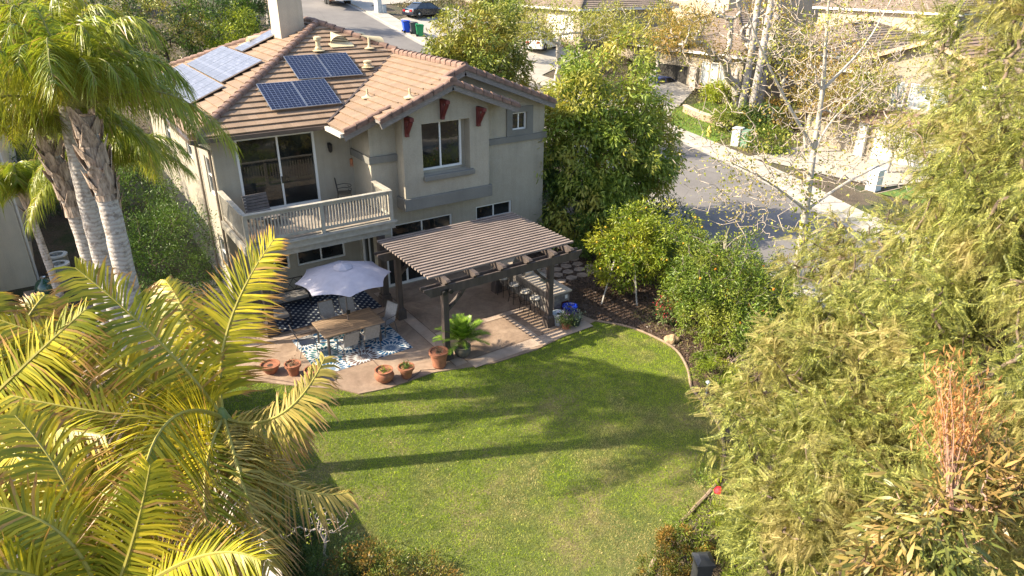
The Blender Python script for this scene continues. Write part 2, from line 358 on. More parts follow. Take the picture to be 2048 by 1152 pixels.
# gravel/bark chips in bed: loose, uncountable
N = 26000
pts = np.stack([RNG.uniform(9.9, 14.5, N), RNG.uniform(-12.5, -1.7, N)], -1)
def inpoly(P, poly):
    x, y = P[:, 0], P[:, 1]; ins = np.zeros(len(P), bool); n = len(poly)
    for i in range(n):
        x0, y0 = poly[i]; x1, y1 = poly[(i+1) % n]
        c = ((y0 > y) != (y1 > y)) & (x < (x1-x0)*(y-y0)/((y1-y0) if y1 != y0 else 1e-9)+x0); ins ^= c
    return ins
pts = pts[inpoly(pts, bed_poly)]
def scatter(name, P, D, Nn, S, tv, tf, m, parent=None):
    """instances of a template baked into one mesh: P pos, D x-dir, Nn z-normal hint, S size, tv template verts, tf faces"""
    P = np.asarray(P, float); D = np.asarray(D, float); D = D/np.maximum(1e-9, np.linalg.norm(D, axis=1, keepdims=True))
    Y = np.cross(Nn, D); Y = Y/np.maximum(1e-9, np.linalg.norm(Y, axis=1, keepdims=True)); Z = np.cross(D, Y)
    S = np.asarray(S, float).reshape(-1, 1, 1) if np.ndim(S) else np.full((len(P), 1, 1), float(S))
    tv = np.asarray(tv, float)
    V = P[:, None, :]+S*(tv[None, :, 0:1]*D[:, None, :]+tv[None, :, 1:2]*Y[:, None, :]+tv[None, :, 2:3]*Z[:, None, :])
    k = len(tv); tf = np.asarray(tf); Fa = (tf[None]+(np.arange(len(P))*k)[:, None, None]).reshape(-1, tf.shape[1])
    return npmesh(name, V.reshape(-1, 3), Fa, m, parent)
def rdir(n, zb=0.): 
    d = RNG.normal(size=(n, 3)); d[:, 2] += zb; return d/np.linalg.norm(d, axis=1, keepdims=True)
chipm = leafmat('bark_chip', (.02, .014, .011), (.10, .065, .045), (.17, .12, .09), trans=0., clump=.4, cs=6)
n = len(pts); tag(scatter('bark_chips', np.c_[pts, np.full(n, .03)], rdir(n)*[1, 1, .35], rdir(n, 1.2), RNG.uniform(.03, .065, n), [(-.5, -.25, 0), (.5, -.3, .05), (.5, .25, 0), (-.5, .3, .1)], [(0, 1, 2, 3)], chipm), kind='stuff')
# lawn edging
mb = MB(); e = [tuple(p) for p in lawn_edge]
mb.tube([(p[0], p[1], .03) for p in e], .045, 6)
tag(mb.build('lawn_edging', mat('edging_board', (.25, .18, .12), .9, .2)), 'brown bender board edging curving between the lawn and the shrub bed', 'edging')
# flagstones
mb = MB(); random.seed(3)
for ix in range(4):
    for iy in range(5):
        cx, cy = 11.3+ix*.56+(iy % 2)*.26, -4.8+iy*.52+random.uniform(-.05, .05)
        k = random.choice((5, 6)); mb.prism([(cx+random.uniform(.24, .3)*math.cos(2*math.pi*j/k+ix), cy+random.uniform(.2, .27)*math.sin(2*math.pi*j/k+ix)) for j in range(k)], 0.0, .05)
tag(mb.build('flagstone_path', mat('flagstone', (.30, .23, .175), .85, .25, 5, .3)), kind='structure')
# grass blades
def grass(name, poly, N, h, seed=1, m=None, zoff=0.):
    rg = np.random.default_rng(seed); xs = [p[0] for p in poly]; ys = [p[1] for p in poly]
    P = np.stack([rg.uniform(min(xs), max(xs), N), rg.uniform(min(ys), max(ys), N)], -1); P = P[inpoly(P, poly)]
    n = len(P); H = h*rg.uniform(.6, 1.3, n)[:, None]; a = rg.uniform(0, 2*np.pi, n); dx = np.stack([np.cos(a), np.sin(a)], -1)
    le = rg.normal(size=(n, 2))*.5*H; w_ = .006
    z = TER(P[:, 0], P[:, 1])[:, None]+zoff
    A = np.c_[P-dx*w_, z]; B = np.c_[P+dx*w_, z]; T_ = np.c_[P+le, z+H]
    V = np.stack([A, B, T_], 1).reshape(-1, 3)
    return tag(npmesh(name, V, np.arange(3*n).reshape(n, 3), m), kind='stuff')
def grass_mat():
    m, t, b = NT('grass_blade'); L = t.links; tc = nd(t, 'ShaderNodeTexCoord'); src = tc.outputs['Object']
    g = nd(t, 'ShaderNodeNewGeometry')
    mp = nd(t, 'ShaderNodeMapping'); mp.inputs['Scale'].default_value = (1, 1, .01); L.new(src, mp.inputs[0])
    n1 = nd(t, 'ShaderNodeTexNoise', i_Scale=.62, i_Detail=6, i_Roughness=.62); L.new(mp.outputs[0], n1.inputs[0])
    n2 = nd(t, 'ShaderNodeTexNoise', i_Scale=3.2, i_Detail=4, i_Roughness=.7); L.new(mp.outputs[0], n2.inputs[0])
    sx = nd(t, 'ShaderNodeSeparateXYZ'); L.new(src, sx.inputs[0])
    # drier towards the far (south) end of the lawn
    ma = nd(t, 'ShaderNodeMath', operation='MULTIPLY_ADD'); L.new(sx.outputs[1], ma.inputs[0]); ma.inputs[1].default_value = -.022; ma.inputs[2].default_value = -.27
    ad = nd(t, 'ShaderNodeMath', operation='ADD'); L.new(n1.outputs[0], ad.inputs[0]); L.new(ma.outputs[0], ad.inputs[1])
    base = ramp(t, g.outputs['Random Per Island'], ((0, (.12, .20, .010)), (.6, (.30, .40, .018)), (1, (.50, .56, .045))))
    dry = ramp(t, g.outputs['Random Per Island'], ((0, (.26, .22, .06)), (.5, (.45, .38, .14)), (1, (.62, .52, .27))))
    c = mixc(t, ramp(t, ad.outputs[0], ((.50, (0, 0, 0)), (.68, (1, 1, 1)))), base, dry)
    c = mixc(t, .75, c, ramp(t, n2.outputs[0], ((.34, (.36, .40, .36)), (.58, (1.15, 1.15, 1.1)))), 'MULTIPLY')
    n3 = nd(t, 'ShaderNodeTexNoise', i_Scale=1.15, i_Detail=5, i_Roughness=.7); mp3 = nd(t, 'ShaderNodeMapping'); mp3.inputs['Location'].default_value = (7.3, 2.1, 0); mp3.inputs['Scale'].default_value = (1, 1, .01); L.new(src, mp3.inputs[0]); L.new(mp3.outputs[0], n3.inputs[0])
    c = mixc(t, ramp(t, n3.outputs[0], ((.64, (0, 0, 0)), (.70, (.85, .85, .85)))), c, (.19, .13, .07))
    L.new(c, b.inputs['Base Color']); b.inputs['Roughness'].default_value = .6; b.inputs['Specular IOR Level'].default_value = .2
    tr = nd(t, 'ShaderNodeBsdfTranslucent'); L.new(c, tr.inputs[0]); ms = nd(t, 'ShaderNodeMixShader', i_0=.25)
    L.new(b.outputs[0], ms.inputs[1]); L.new(tr.outputs[0], ms.inputs[2]); L.new(ms.outputs[0], t.nodes['Material Output'].inputs[0])
    return m
GM = grass_mat()
grass('lawn_grass', lawn_poly, 620000, .036, 1, GM)
# ================= MAIN HOUSE =================
st_rear = stucco('taupe_stucco', (.385, .35, .28)); trim_m = stucco('grey_trim_stucco', (.20, .195, .175), .08)
vinyl = mat('white_vinyl', (.68, .68, .66), .4, .03, 3); wood_grey = mat('weathered_grey_wood', (.20, .18, .165), .85, .25, 6, .4, 80, stretch=(1, 1, 6))
rail_m = mat('painted_rail_wood', (.33, .305, .255), .75, .14, 5, .3, 70); redw = mat('oxblood_painted_wood', (.12, .022, .02), .6, .2, 8)
gl = glass_mat(spec=.6); dark_in = mat('dark_interior', (.012, .012, .012), .8)
alum = mat('dark_gutter', (.10, .075, .06), .45, .1, 4)
Zr = lambda y: 6.35+.42*(y+.5)
house = thing('main_house', 'two storey taupe stucco house with a brown tiled roof, solar panels and rear balcony', 'house', (6.3, 6.3, 0))
def MY(Y): return lambda a, z, d: (a, Y+d, z)
def MXl(X): return lambda a, z, d: (X+d, a, z)
def MXr(X): return lambda a, z, d: (X-d, a, z)
def wall_panel(mb, M, a0, a1, zb, top, holes=(), dep=.14, brk=()):
    A = sorted(set([a0, a1]+[h[0] for h in holes]+[h[1] for h in holes]+[b for b in brk if a0 < b < a1]))
    for p, q in zip(A[:-1], A[1:]):
        hs = sorted([h for h in holes if h[0] <= p+1e-6 and h[1] >= q-1e-6], key=lambda h: h[2]); z = zb
        for h in hs:
            if h[2] > z+1e-4: mb.add([M(p, z, 0), M(q, z, 0), M(q, h[2], 0), M(p, h[2], 0)], [(0, 1, 2, 3)])
            z = h[3]
        mb.add([M(p, z, 0), M(q, z, 0), M(q, top(q), 0), M(p, top(p), 0)], [(0, 1, 2, 3)])
    for h in holes:
        x0, x1, z0, z1 = h[:4]; dd = h[4] if len(h) > 4 else dep
        for (s, e) in (((x0, z0), (x1, z0)), ((x1, z0), (x1, z1)), ((x1, z1), (x0, z1)), ((x0, z1), (x0, z0))):
            mb.add([M(s[0], s[1], 0), M(e[0], e[1], 0), M(e[0], e[1], dd), M(s[0], s[1], dd)], [(0, 1, 2, 3)])
def window(M, x0, x1, z0, z1, parent, mull=(.5,), d=.1, fw=.06, name='window', bars=(), fm=None, world=True, gm=None):
    mb = MB(); f = lambda a0, a1, b0, b1, e0, e1: mb.box(a0, a1, b0, b1, e0, e1, M)
    f(x0, x1, z0, z0+fw, d-.05, d+.05); f(x0, x1, z1-fw, z1, d-.05, d+.05); f(x0, x0+fw, z0+fw, z1-fw, d-.05, d+.05); f(x1-fw, x1, z0+fw, z1-fw, d-.05, d+.05)
    for k in mull:
        c = x0+(x1-x0)*k; f(c-fw*.4, c+fw*.4, z0+fw, z1-fw, d-.04, d+.04)
    for k in bars:
        c = z0+(z1-z0)*k; f(x0+fw, x1-fw, c-fw*.35, c+fw*.35, d-.035, d+.035)
    o = mb.build(name, fm or vinyl, parent, world=world)
    xs = [x0+fw]+[x0+(x1-x0)*k for k in mull]+[x1-fw]
    for i, (p, q) in enumerate(zip(xs[:-1], xs[1:])):
        g = MB(); e = fw*.4
        g.box(p+(e if i else 0), q-(e if i < len(xs)-2 else 0), z0+fw, z1-fw, d+.0+.012*(i % 2), d+.01+.012*(i % 2), M); go = g.build('pane', gm or gl, o); 
    return o
gz = lambda x: 8.15-.38*abs(x-8.65)-.16     # underside of the big gable roof
bzt = lambda x: min(8.15-.38*(8.65-x), 7.79-.38*(x-7.75) if x > 7.75 else 99)-.16
X1, X2, XI, YM_, YB_ = 0., 12.6, 4.9, -1.7, -2.3
W = MB()
def wp(u, v, Y): p = PY(u, v, Y); return p[0], p[2]
# sliding door
sl0, sl1, slz0, slz1 = .75, 3.52, 3.44, 6.1
lw = [(.95, 2.05, 1.05, 2.05), (2.35, 4.25, 1.05, 2.05)]
wall_panel(W, MY(0), 0, XI, 0, lambda a: 6.35, [(sl0, sl1, slz0, slz1)]+lw)
# left wall windows
def lx(u0, v0, u1, v1): a = PX(u0, v0, 0.); b = PX(u1, v1, 0.); return (min(a[1], b[1]), max(a[1], b[1]), min(a[2], b[2]), max(a[2], b[2]))
lwin = [(.75, 1.65, 3.95, 5.35), (3.9, 5.0, 4.6, 5.6), (.8, 1.75, 1.0, 2.35), (5.5, 6.8, 1.2, 2.3), (8.5, 9.8, 4.2, 5.4)]
wall_panel(W, MXl(0), 0, 14, -.2, lambda a: 6.4, lwin)
# inner return wall with lower door, middle wall
wall_panel(W, MXl(XI), YM_, 0, 0, lambda a: 6.45, [(-1.35, -.1, .1, 2.25)])
midh = [(5.25, 6.95, .06, 2.12), (5.2, 7.85, 2.42, 3.02), (8.75, 10.55, 2.55, 3.08), (11.0, 11.68, 5.55, 6.22)]
midh[1] = (wp(782, 455, -1.7)[0], wp(904, 427, -1.7)[0], wp(904, 452, -1.7)[1]-.15, wp(904, 427, -1.7)[1])
midh[2] = (wp(952, 414, -1.7)[0], wp(1023, 400, -1.7)[0], wp(1023, 422, -1.7)[1]-.12, wp(1023, 400, -1.7)[1])
a_, b_ = wp(1024, 226, -1.7), wp(1052.5, 257, -1.7); midh[3] = (a_[0], b_[0], b_[1], a_[1])
wall_panel(W, MY(YM_), XI, X2, 0, gz, midh, brk=(8.65,))
wall_panel(W, MXr(X2), YM_, 14, -.2, lambda a: 6.45)
W.add([(0, 14, -.2), (X2, 14, -.2), (X2, 14, 6.4), (0, 14, 6.4)], [(0, 1, 2, 3)])
wo = W.build('wall', st_rear, house, world=True, recalc=False)
# bay box
Bx0, Bx1 = wp(809, 350, YB_)[0], wp(978, 300, YB_)[0]; BZ = wp(812.5, 418, YB_)[1]-.05
h0, h1 = wp(842.5, 250.2, YB_+.0), wp(941, 347, YB_)
bh = (h0[0], h1[0], wp(848, 352, YB_)[1], h0[1]+.04, .42)
Wb = MB(); wall_panel(Wb, MY(YB_), Bx0, Bx1, BZ, bzt, [bh], brk=(7.75,))
Wb.add([(Bx0, YB_, BZ), (Bx0, YM_, BZ), (Bx0, YM_, bzt(Bx0)), (Bx0, YB_, bzt(Bx0))], [(0, 1, 2, 3)])
Wb.add([(Bx1, YB_, BZ), (Bx1, YM_, BZ), (Bx1, YM_, bzt(Bx1)), (Bx1, YB_, bzt(Bx1))], [(0, 1, 2, 3)])
Wb.add([(Bx0, YB_, BZ), (Bx1, YB_, BZ), (Bx1, YM_, BZ), (Bx0, YM_, BZ)], [(0, 1, 2, 3)])
Wb.build('bay_wall', st_rear, house, world=True, recalc=False)
Mb = MY(YB_)
g0, g1 = PY(842.5, 250, YB_+.4), PY(921.5, 328, YB_+.4)
window(Mb, bh[0]+.01, g1[0], g1[2], bh[3]-.01, house, d=.37, fw=.075)
mb = MB(); mb.box(g1[0]+.001, bh[1], bh[2], bh[3], .41, .415, Mb); mb.box(bh[0], g1[0], bh[2], g1[2], .36, .415, Mb); mb.build('window_niche_back', st_rear, house, world=True)
mb = MB(); mb.box(bh[0]-.02, bh[1]+.12, bh[2]-.2, bh[2]+.002, -.16, .005, Mb); mb.build('window_sill', trim_m, house, world=True, bevel=.03)
mb = MB(); t0 = BZ-.04; t1 = BZ+.42
for p in ((Bx0-.09, Bx1+.09, YB_-.1, YB_-.002), (Bx0-.09, Bx0-.002, YB_-.002, YM_-.002), (Bx1+.002, Bx1+.09, YB_-.002, YM_-.002)): mb.box(*p, t0, t1)
mb.build('trim_band', trim_m, house, world=True, bevel=.02)
# belly bands
zb = wp(1090.8, 262, -1.78)[1]; zc = wp(979, 281, -1.78)[1]; zb = (zb+zc)/2
mb = MB(); mb.box(Bx1+.003, X2+.08, -1.79, -1.703, zb-.24, zb); mb.build('trim_band', trim_m, house, world=True)
mb = MB(); z2 = wp(737, 316, -1.78)[1]; mb.box(XI-.08, Bx0-.003, -1.79, -1.703, z2-.25, z2); mb.box(XI-.08, XI-.003, -1.703, -.003, z2-.25, z2); mb.build('trim_band', trim_m, house, world=True)
h = midh[3]; mb = MB()
for p in ((h[0]-.27, h[0]-.001, h[2]-.3, h[3]+.22), (h[1]+.001, h[1]+.3, h[2]-.3, h[3]+.22), (h[0], h[1], h[3]+.001, h[3]+.22), (h[0], h[1], h[2]-.3, h[2]-.001)): mb.box(p[0], p[1], -1.75, -1.703, p[2], p[3])
mb.build('window_surround', trim_m, house, world=True)
# windows
window(MY(0), sl0, sl1, slz0, slz1, house, mull=(.52,), d=.06, fw=.085, name='sliding_door')
mb = MB(); mb.box(sl0+(sl1-sl0)*.52-.02, sl0+(sl1-sl0)*.52+.02, -.03, .0, 4.35, 4.6); mb.build('door_handle', mat('black_metal', (.015, .014, .014), .4), house, world=True)
for h in lw: window(MY(0), *h[:4], house)
for h in lwin: window(MXl(0), *h[:4], house, mull=(), bars=(.5,), fw=.07)
window(MXl(XI), -1.35, -.1, .1, 2.25, house, name='glass_door', fw=.08)
window(MY(YM_), *midh[0][:4], house, name='patio_door', fw=.09)
window(MY(YM_), *midh[1][:4], house); window(MY(YM_), *midh[2][:4], house); window(MY(YM_), *midh[3][:4], house, fw=.055)
# ---- roof ----
def roof_mat():
    m, t, b = NT('clay_tile'); L = t.links; uv = nd(t, 'ShaderNodeUVMap')
    tc = nd(t, 'ShaderNodeTexCoord')
    mp = nd(t, 'ShaderNodeMapping'); L.new(uv.outputs[0], mp.inputs[0]); mp.inputs['Scale'].default_value = (1, 1, 1)
    br = nd(t, 'ShaderNodeTexBrick', i_Scale=1., i_Mortar_Size=.006, i_Mortar_Smooth=.3, i_Bias=0., i_Brick_Width=.31, i_Row_Height=.36)
    br.inputs['Color1'].default_value = (0, 0, 0, 1); br.inputs['Color2'].default_value = (1, 1, 1, 1); br.inputs['Mortar'].default_value = (.2, .2, .2, 1)
    L.new(mp.outputs[0], br.inputs[0])
    c = ramp(t, br.outputs[0], ((0, (.235, .163, .108)), (.5, (.258, .182, .124)), (1, (.285, .204, .142))))
    n = nd(t, 'ShaderNodeTexNoise', i_Scale=1.3, i_Detail=7, i_Roughness=.75); L.new(tc.outputs['Object'], n.inputs[0])
    c = mixc(t, .7, c, ramp(t, n.outputs[0], ((.3, (.62, .66, .7)), (.7, (1.12, 1.06, 1.)))), 'MULTIPLY')
    ns = nd(t, 'ShaderNodeTexNoise', i_Scale=26, i_Detail=4); mp2 = nd(t, 'ShaderNodeMapping'); mp2.inputs['Scale'].default_value = (3, .5, 1); L.new(uv.outputs[0], mp2.inputs[0]); L.new(mp2.outputs[0], ns.inputs[0])
    c = mixc(t, .55, c, ramp(t, ns.outputs[0], ((.35, (.76,)*3), (.62, (1.06,)*3))), 'MULTIPLY')
    L.new(c, b.inputs['Base Color']); b.inputs['Roughness'].default_value = .82; b.inputs['Specular IOR Level'].default_value = .3
    bp = nd(t, 'ShaderNodeBump', i_Strength=.3, i_Distance=.015, invert=True); L.new(br.outputs['Fac'], bp.inputs['Height'])
    bp2 = nd(t, 'ShaderNodeBump', i_Strength=.35, i_Distance=.012); L.new(ns.outputs[0], bp2.inputs['Height']); L.new(bp.outputs[0], bp2.inputs['Normal']); L.new(bp2.outputs[0], b.inputs['Normal'])
    return m
tile_m = roof_mat(); cap_m = mat('ridge_cap_tile', (.20, .125, .095), .85, .3, 4, .3, 40)
def clip(poly, ax, val, keep_ge):
    out = []; n = len(poly)
    for i in range(n):
        a, b = poly[i], poly[(i+1) % n]; fa = (a[ax]-val)*(1 if keep_ge else -1); fb = (b[ax]-val)*(1 if keep_ge else -1)
        if fa >= 0: out.append(a)
        if (fa > 0 > fb) or (fa < 0 < fb): k = fa/(fa-fb); out.append((a[0]+(b[0]-a[0])*k, a[1]+(b[1]-a[1])*k))
    return out
def roofplane(mb, O, td, hd, slope, poly, e=.36, th=.055):
    """O origin on eave (3D), td plan unit along eave, hd plan unit uphill; poly in (t, horizontal distance)"""
    k = math.sqrt(1+slope*slope); nrm = Vector((-hd[0]*slope, -hd[1]*slope, 1)).normalized()
    P = [(p[0], p[1]*k) for p in poly]; s0 = min(p[1] for p in P); s1 = max(p[1] for p in P); n = int(math.ceil((s1-s0)/e))
    def pt(t, s, off):
        hh = s/k; v = Vector((O[0]+td[0]*t+hd[0]*hh, O[1]+td[1]*t+hd[1]*hh, O[2]+slope*hh)); return v+nrm*off
    for i in range(n):
        a, b = s0+i*e, s0+(i+1)*e; q = clip(clip(P, 1, a, True), 1, b, False)
        if len(q) < 3: continue
        uv = [(p[0], p[1]) for p in q]
        mb.add([pt(p[0], p[1], th*(1-(p[1]-a)/e)+.004) for p in q], [tuple(range(len(q)))], uv)
        lo = [p for p in q if abs(p[1]-a) < 1e-6]
        if len(lo) >= 2:
            l, r = min(lo), max(lo); mb.add([pt(l[0], a, th+.004), pt(r[0], a, th+.004), pt(r[0], a, -.02), pt(l[0], a, -.02)], [(0, 1, 2, 3)], [(l[0], a), (r[0], a), (r[0], a+.02), (l[0], a+.02)])
RB = MB()
def rp(O, td, hd, slope, planpoly, **k):
    poly = [((p[0]-O[0])*td[0]+(p[1]-O[1])*td[1], (p[0]-O[0])*hd[0]+(p[1]-O[1])*hd[1]) for p in planpoly]
    roofplane(RB, O, td, hd, slope, poly, **k)
S_ = .42
rp((-.6, -.5, 6.35), (1, 0), (0, 1), S_, [(-.6, -.5), (3.91, -.5), (8.65, 3.79), (8.73, 3.87), (6.3, 6.3)])
rp((-.6, 14.5, 6.35), (0, -1), (1, 0), S_, [(-.6, 14.5), (-.6, -.5), (6.3, 6.4), (6.3, 7.6)])
rp((13.2, 3.87, 6.35), (0, 1), (-1, 0), S_, [(13.2, 3.87), (13.2, 14.5), (6.3, 7.6), (6.3, 6.4), (8.73, 3.87)])
rp((13.2, 14.5, 6.35), (-1, 0), (0, -1), S_, [(-.6, 14.5), (6.3, 7.6), (13.2, 14.5)])
GS = .38; gzl = 8.15-GS*(8.65-3.91)
rp((3.91, -.5, gzl), (0, -1), (1, 0), GS, [(3.91, -2.1), (8.65, -2.1), (8.65, 3.79), (3.91, -.5)])
rp((3.91, -.5, gzl+.003), (0, -1), (1, 0), GS, [(4.95, -2.75), (7.75, -2.75), (7.75, -2.1), (4.95, -2.1)])
rp((12.75, 3.87, 8.15-GS*4.1), (0, 1), (-1, 0), GS, [(12.75, -2.1), (12.75, 3.87), (8.65, 3.87), (8.65, -2.1)])
rp((10.55, -2.75, 7.79-GS*2.8), (0, 1), (-1, 0), GS, [(10.55, -2.75), (10.55, -1.7), (7.75, -1.7), (7.75, -2.75)])
roof = RB.build('roof', tile_m, house, world=True, recalc=False)
# underside / soffit board of the roofs
sof = MB()
def slab(poly3, th=.1):
    n = len(poly3); sof.add([p for p in poly3]+[(p[0], p[1], p[2]-th) for p in poly3], [tuple(range(n)), tuple(range(2*n-1, n-1, -1))]+[(i, (i+1) % n, n+(i+1) % n, n+i) for i in range(n)])
Z0 = 6.35-.03
slab([(-.58, -.48, Z0), (3.91, -.48, Z0), (3.91, .4, Z0+.36), (.3, .4, Z0+.36)]); slab([(-.58, -.48, Z0), (.3, .4, Z0+.36), (.3, 13.6, Z0+.36), (-.58, 14.48, Z0)])
slab([(3.93, -2.08, gzl-.03), (8.65, -2.08, 8.12), (8.65, 1, 8.12), (5.4, 1, gzl+.55-.03), (3.93, -.48, gzl-.03)]); slab([(8.65, -2.08, 8.12), (12.73, -2.08, 8.15-GS*4.08-.03), (12.73, 2, 8.15-GS*4.08-.03), (8.65, 2, 8.12)])
slab([(4.97, -2.73, gzl+.4-.04), (7.75, -2.73, 7.76), (7.75, -2.1, 7.76), (4.97, -2.1, gzl+.4-.04)]); slab([(7.75, -2.73, 7.76), (10.53, -2.73, 7.79-GS*2.78-.04), (10.53, -1.72, 7.79-GS*2.78-.04), (7.75, -1.72, 7.76)])
slab([(13.18, 3.9, Z0), (13.18, 14.45, Z0), (12.3, 13.6, Z0+.36), (12.3, 3.9, Z0+.36)])
sof.build('eave_soffit', wood_grey, house, world=True)
# barge boards and rake tiles
def rake(a, b, name='barge_board'):
    a = Vector(a); b = Vector(b); mb = MB(); mb.bar(a+Vector((0, -.02, -.19)), b+Vector((0, -.02, -.19)), .07, .26); mb.build(name, wood_grey, house, world=True)
    mb = MB(); d = (b-a); n = max(1, int(d.length/.42)); 
    for i in range(n):
        p = a+d*(i/n); q = a+d*((i+1.06)/n); r_ = .13
        vs = []
        for e, (c, rr) in enumerate(((p, r_), (q, r_*.92))):
            for k in range(7):
                an = math.pi*(k/6); vs.append(c+Vector((0, .02-rr*math.cos(an)*.9, .01+rr*math.sin(an)*.75+(-.03 if e else 0))))
        fs = [(k, k+1, 7+k+1, 7+k) for k in range(6)]+[tuple(range(7)), tuple(range(7, 14))]
        # front apron
        vs += [p+Vector((0, -.115, .0)), p+Vector((0, -.115, -.12)), q+Vector((0, -.115, -.12)), q+Vector((0, -.115, 0))]; fs.append((14, 15, 16, 17))
        mb.add(vs, fs)
    mb.build('rake_tile', cap_m, house, world=True)
rake((3.85, -2.1, gzl+.02), (5.6, -2.1, gzl+.02+GS*1.75)); rake((8.65, -2.1, 8.2), (7.7, -2.1, 8.2-GS*.95)); rake((8.65, -2.1, 8.2), (12.8, -2.1, 8.2-GS*4.15))
rake((7.75, -2.75, 7.84), (4.93, -2.75, 7.84-GS*2.82)); rake((7.75, -2.75, 7.84), (10.58, -2.75, 7.84-GS*2.83))
mb = MB(); mb.bar((4.95, -2.75, gzl+.3), (3.75, -2.12, gzl-.25), .05, .05)
# hip & ridge caps
def caps(a, b, r_=.14, lift=.05):
    a = Vector(a); b = Vector(b); d = b-a; n = max(1, int(d.length/.38)); dn = d.normalized(); sd = dn.cross(Vector((0, 0, 1))).normalized(); up = sd.cross(dn)
    mb = MB()
    for i in range(n):
        p = a+d*(i/n); q = a+d*((i+1.12)/n); vs = []
        for e, (c, rr) in enumerate(((p, r_*1.08), (q, r_*.9))):
            for k in range(7):
                an = math.pi*(k/6); vs.append(c+sd*(rr*math.cos(an))+up*(rr*.62*math.sin(an)+lift+(.035 if not e else 0)))
            vs.append(c+sd*(-rr)+up*(-.04)); vs.append(c+sd*rr+up*(-.04))
        fs = [(k, k+1, 9+k+1, 9+k) for k in range(6)]+[(6, 7, 16, 15), (0, 8, 17, 9), (8, 0, 1, 2, 3, 4, 5, 6, 7)]
        mb.add(vs, fs)
    return mb
m_ = caps((-.6, -.5, 6.37), (6.3, 6.35, 9.25)); m_.build('hip_cap', cap_m, house, world=True)
caps((13.2, 14.5, 6.37), (6.3, 7.6, 9.25)).build('hip_cap', cap_m, house, world=True); caps((-.6, 14.5, 6.37), (6.3, 7.6, 9.25)).build('hip_cap', cap_m, house, world=True)
caps((8.75, 3.87, 8.2), (6.3, 6.35, 9.25)).build('hip_cap', cap_m, house, world=True)
caps((6.3, 7.7, 9.25), (6.3, 6.3, 9.25)).build('ridge_cap', cap_m, house, world=True)
caps((8.65, -2.1, 8.17), (8.65, 3.9, 8.17)).build('ridge_cap', cap_m, house, world=True)
caps((7.75, -2.85, 7.8), (7.75, -2.1, 7.8)).build('ridge_cap', cap_m, house, world=True)
mb = MB(); mb.bar((3.91, -.5, 6.42), (8.6, 3.75, 8.16), .09, .03); mb.build('valley_flashing', mat('valley_metal', (.06, .045, .04), .6), house, world=True)
# gutters, downspouts
mb = MB(); mb.box(-.72, 3.95, -.64, -.52, 6.2, 6.34); mb.box(-.74, -.62, -.52, 14.4, 6.2, 6.34); mb.build('gutter', alum, house, world=True)
mb = MB(); mb.tube([(-.66, -.3, 6.2), (-.3, -.3, 6.0), (-.07, .12, 5.8), (-.07, .12, .1)], .045, 8); mb.build('downspout', mat('tan_downspout', (.20, .165, .13), .6), house, world=True)
mb = MB(); mb.tube([(-.07, 2.55, 6.2), (-.07, 2.55, .1)], .045, 8); mb.build('downspout', mat('tan_downspout', (.20, .165, .13), .6), house, world=True)
mb = MB(); a = Vector((3.95, -.52, 6.3)); b = Vector((3.8, -2.2, gzl)); mb.box(3.72, 3.86, -2.15, -.55, gzl-.16, gzl-.03); mb.build('gutter', mat('pale_gutter', (.55, .5, .43), .5), house, world=True)
# red knee braces
for (u, v) in ((818, 240), (890, 205), (963, 220)):
    x, _, z = PY(u, v, -2.6); z = min(bzt(x)-.02, z+.12); mb = MB()
    mb.box(x-.065, x+.065, YB_-.14, YB_-.004, z-.75, z-.02); mb.box(x-.065, x+.065, YB_-.5, YB_-.14, z-.16, z-.02)
    mb.bar((x, YB_-.46, z-.16), (x, YB_-.1, z-.62), .1, .12, up=(1, 0, 0)); mb.box(x-.075, x+.075, YB_-.54, YB_-.5, z-.15, z-.03)
    mb.build('corbel', redw, house, world=True, bevel=.008)
# chimney
mb = MB(); cx, cy = 5.25, 7.05; mb.box(cx-.52, cx+.52, cy-.55, cy+.75, 8.0, 11.0); ch = mb.build('chimney', stucco('cream_stucco', (.46, .40, .31)), house, world=True)
# roof vents
vent_m = mat('tan_vent_paint', (.50, .41, .25), .6, .1)
def dormer_vent(x, y, zf, dirv, nm='roof_vent'):
    d = Vector((dirv[0], dirv[1], 0)); s = Vector((-dirv[1], dirv[0], 0)); mb = MB(); z = zf(x, y)
    vs = []
    K = 10
    for (off, r_) in ((0, .40), (.95, .02)):
        for k in range(K+1):
            an = math.pi*k/K; c = Vector((x, y, z+.02))+d*off+Vector((0, 0, .40*off)); vs.append(c+s*(r_*math.cos(an))+Vector((0, 0, r_*.72*math.sin(an))))
    mb.add(vs, [(k, k+1, K+1+k+1, K+1+k) for k in range(K)])
    for j in range(4):
        hgt = .05+j*.065; wd = .38*math.sqrt(max(0, 1-(hgt/.30)**2)); p = Vector((x, y, z+.0+hgt))
        mb.bar(p-s*wd+d*.03, p+s*wd+d*.03, .045, .028)
    c = Vector((x, y, z-.0)); mb.bar(c-s*.5-d*.15+Vector((0, 0, -.03)), c+s*.5-d*.15+Vector((0, 0, -.03)), .35, .02, up=(-d.x*.4, -d.y*.4, 1))
    mb.build(nm, vent_m, house, world=True)
zr = lambda x, y: Zr(y)+.05; zl = lambda x, y: 6.35+.42*(x+.6)+.05; zrt_ = lambda x, y: 6.35+.42*(13.2-x)+.05
dormer_vent(6.55, 4.55, zr, (0, 1)); dormer_vent(3.9, 8.8, zl, (1, 0)); dormer_vent(8.2, 6.0, zrt_, (-1, 0)); dormer_vent(8.4, 4.6, zrt_, (-1, 0))
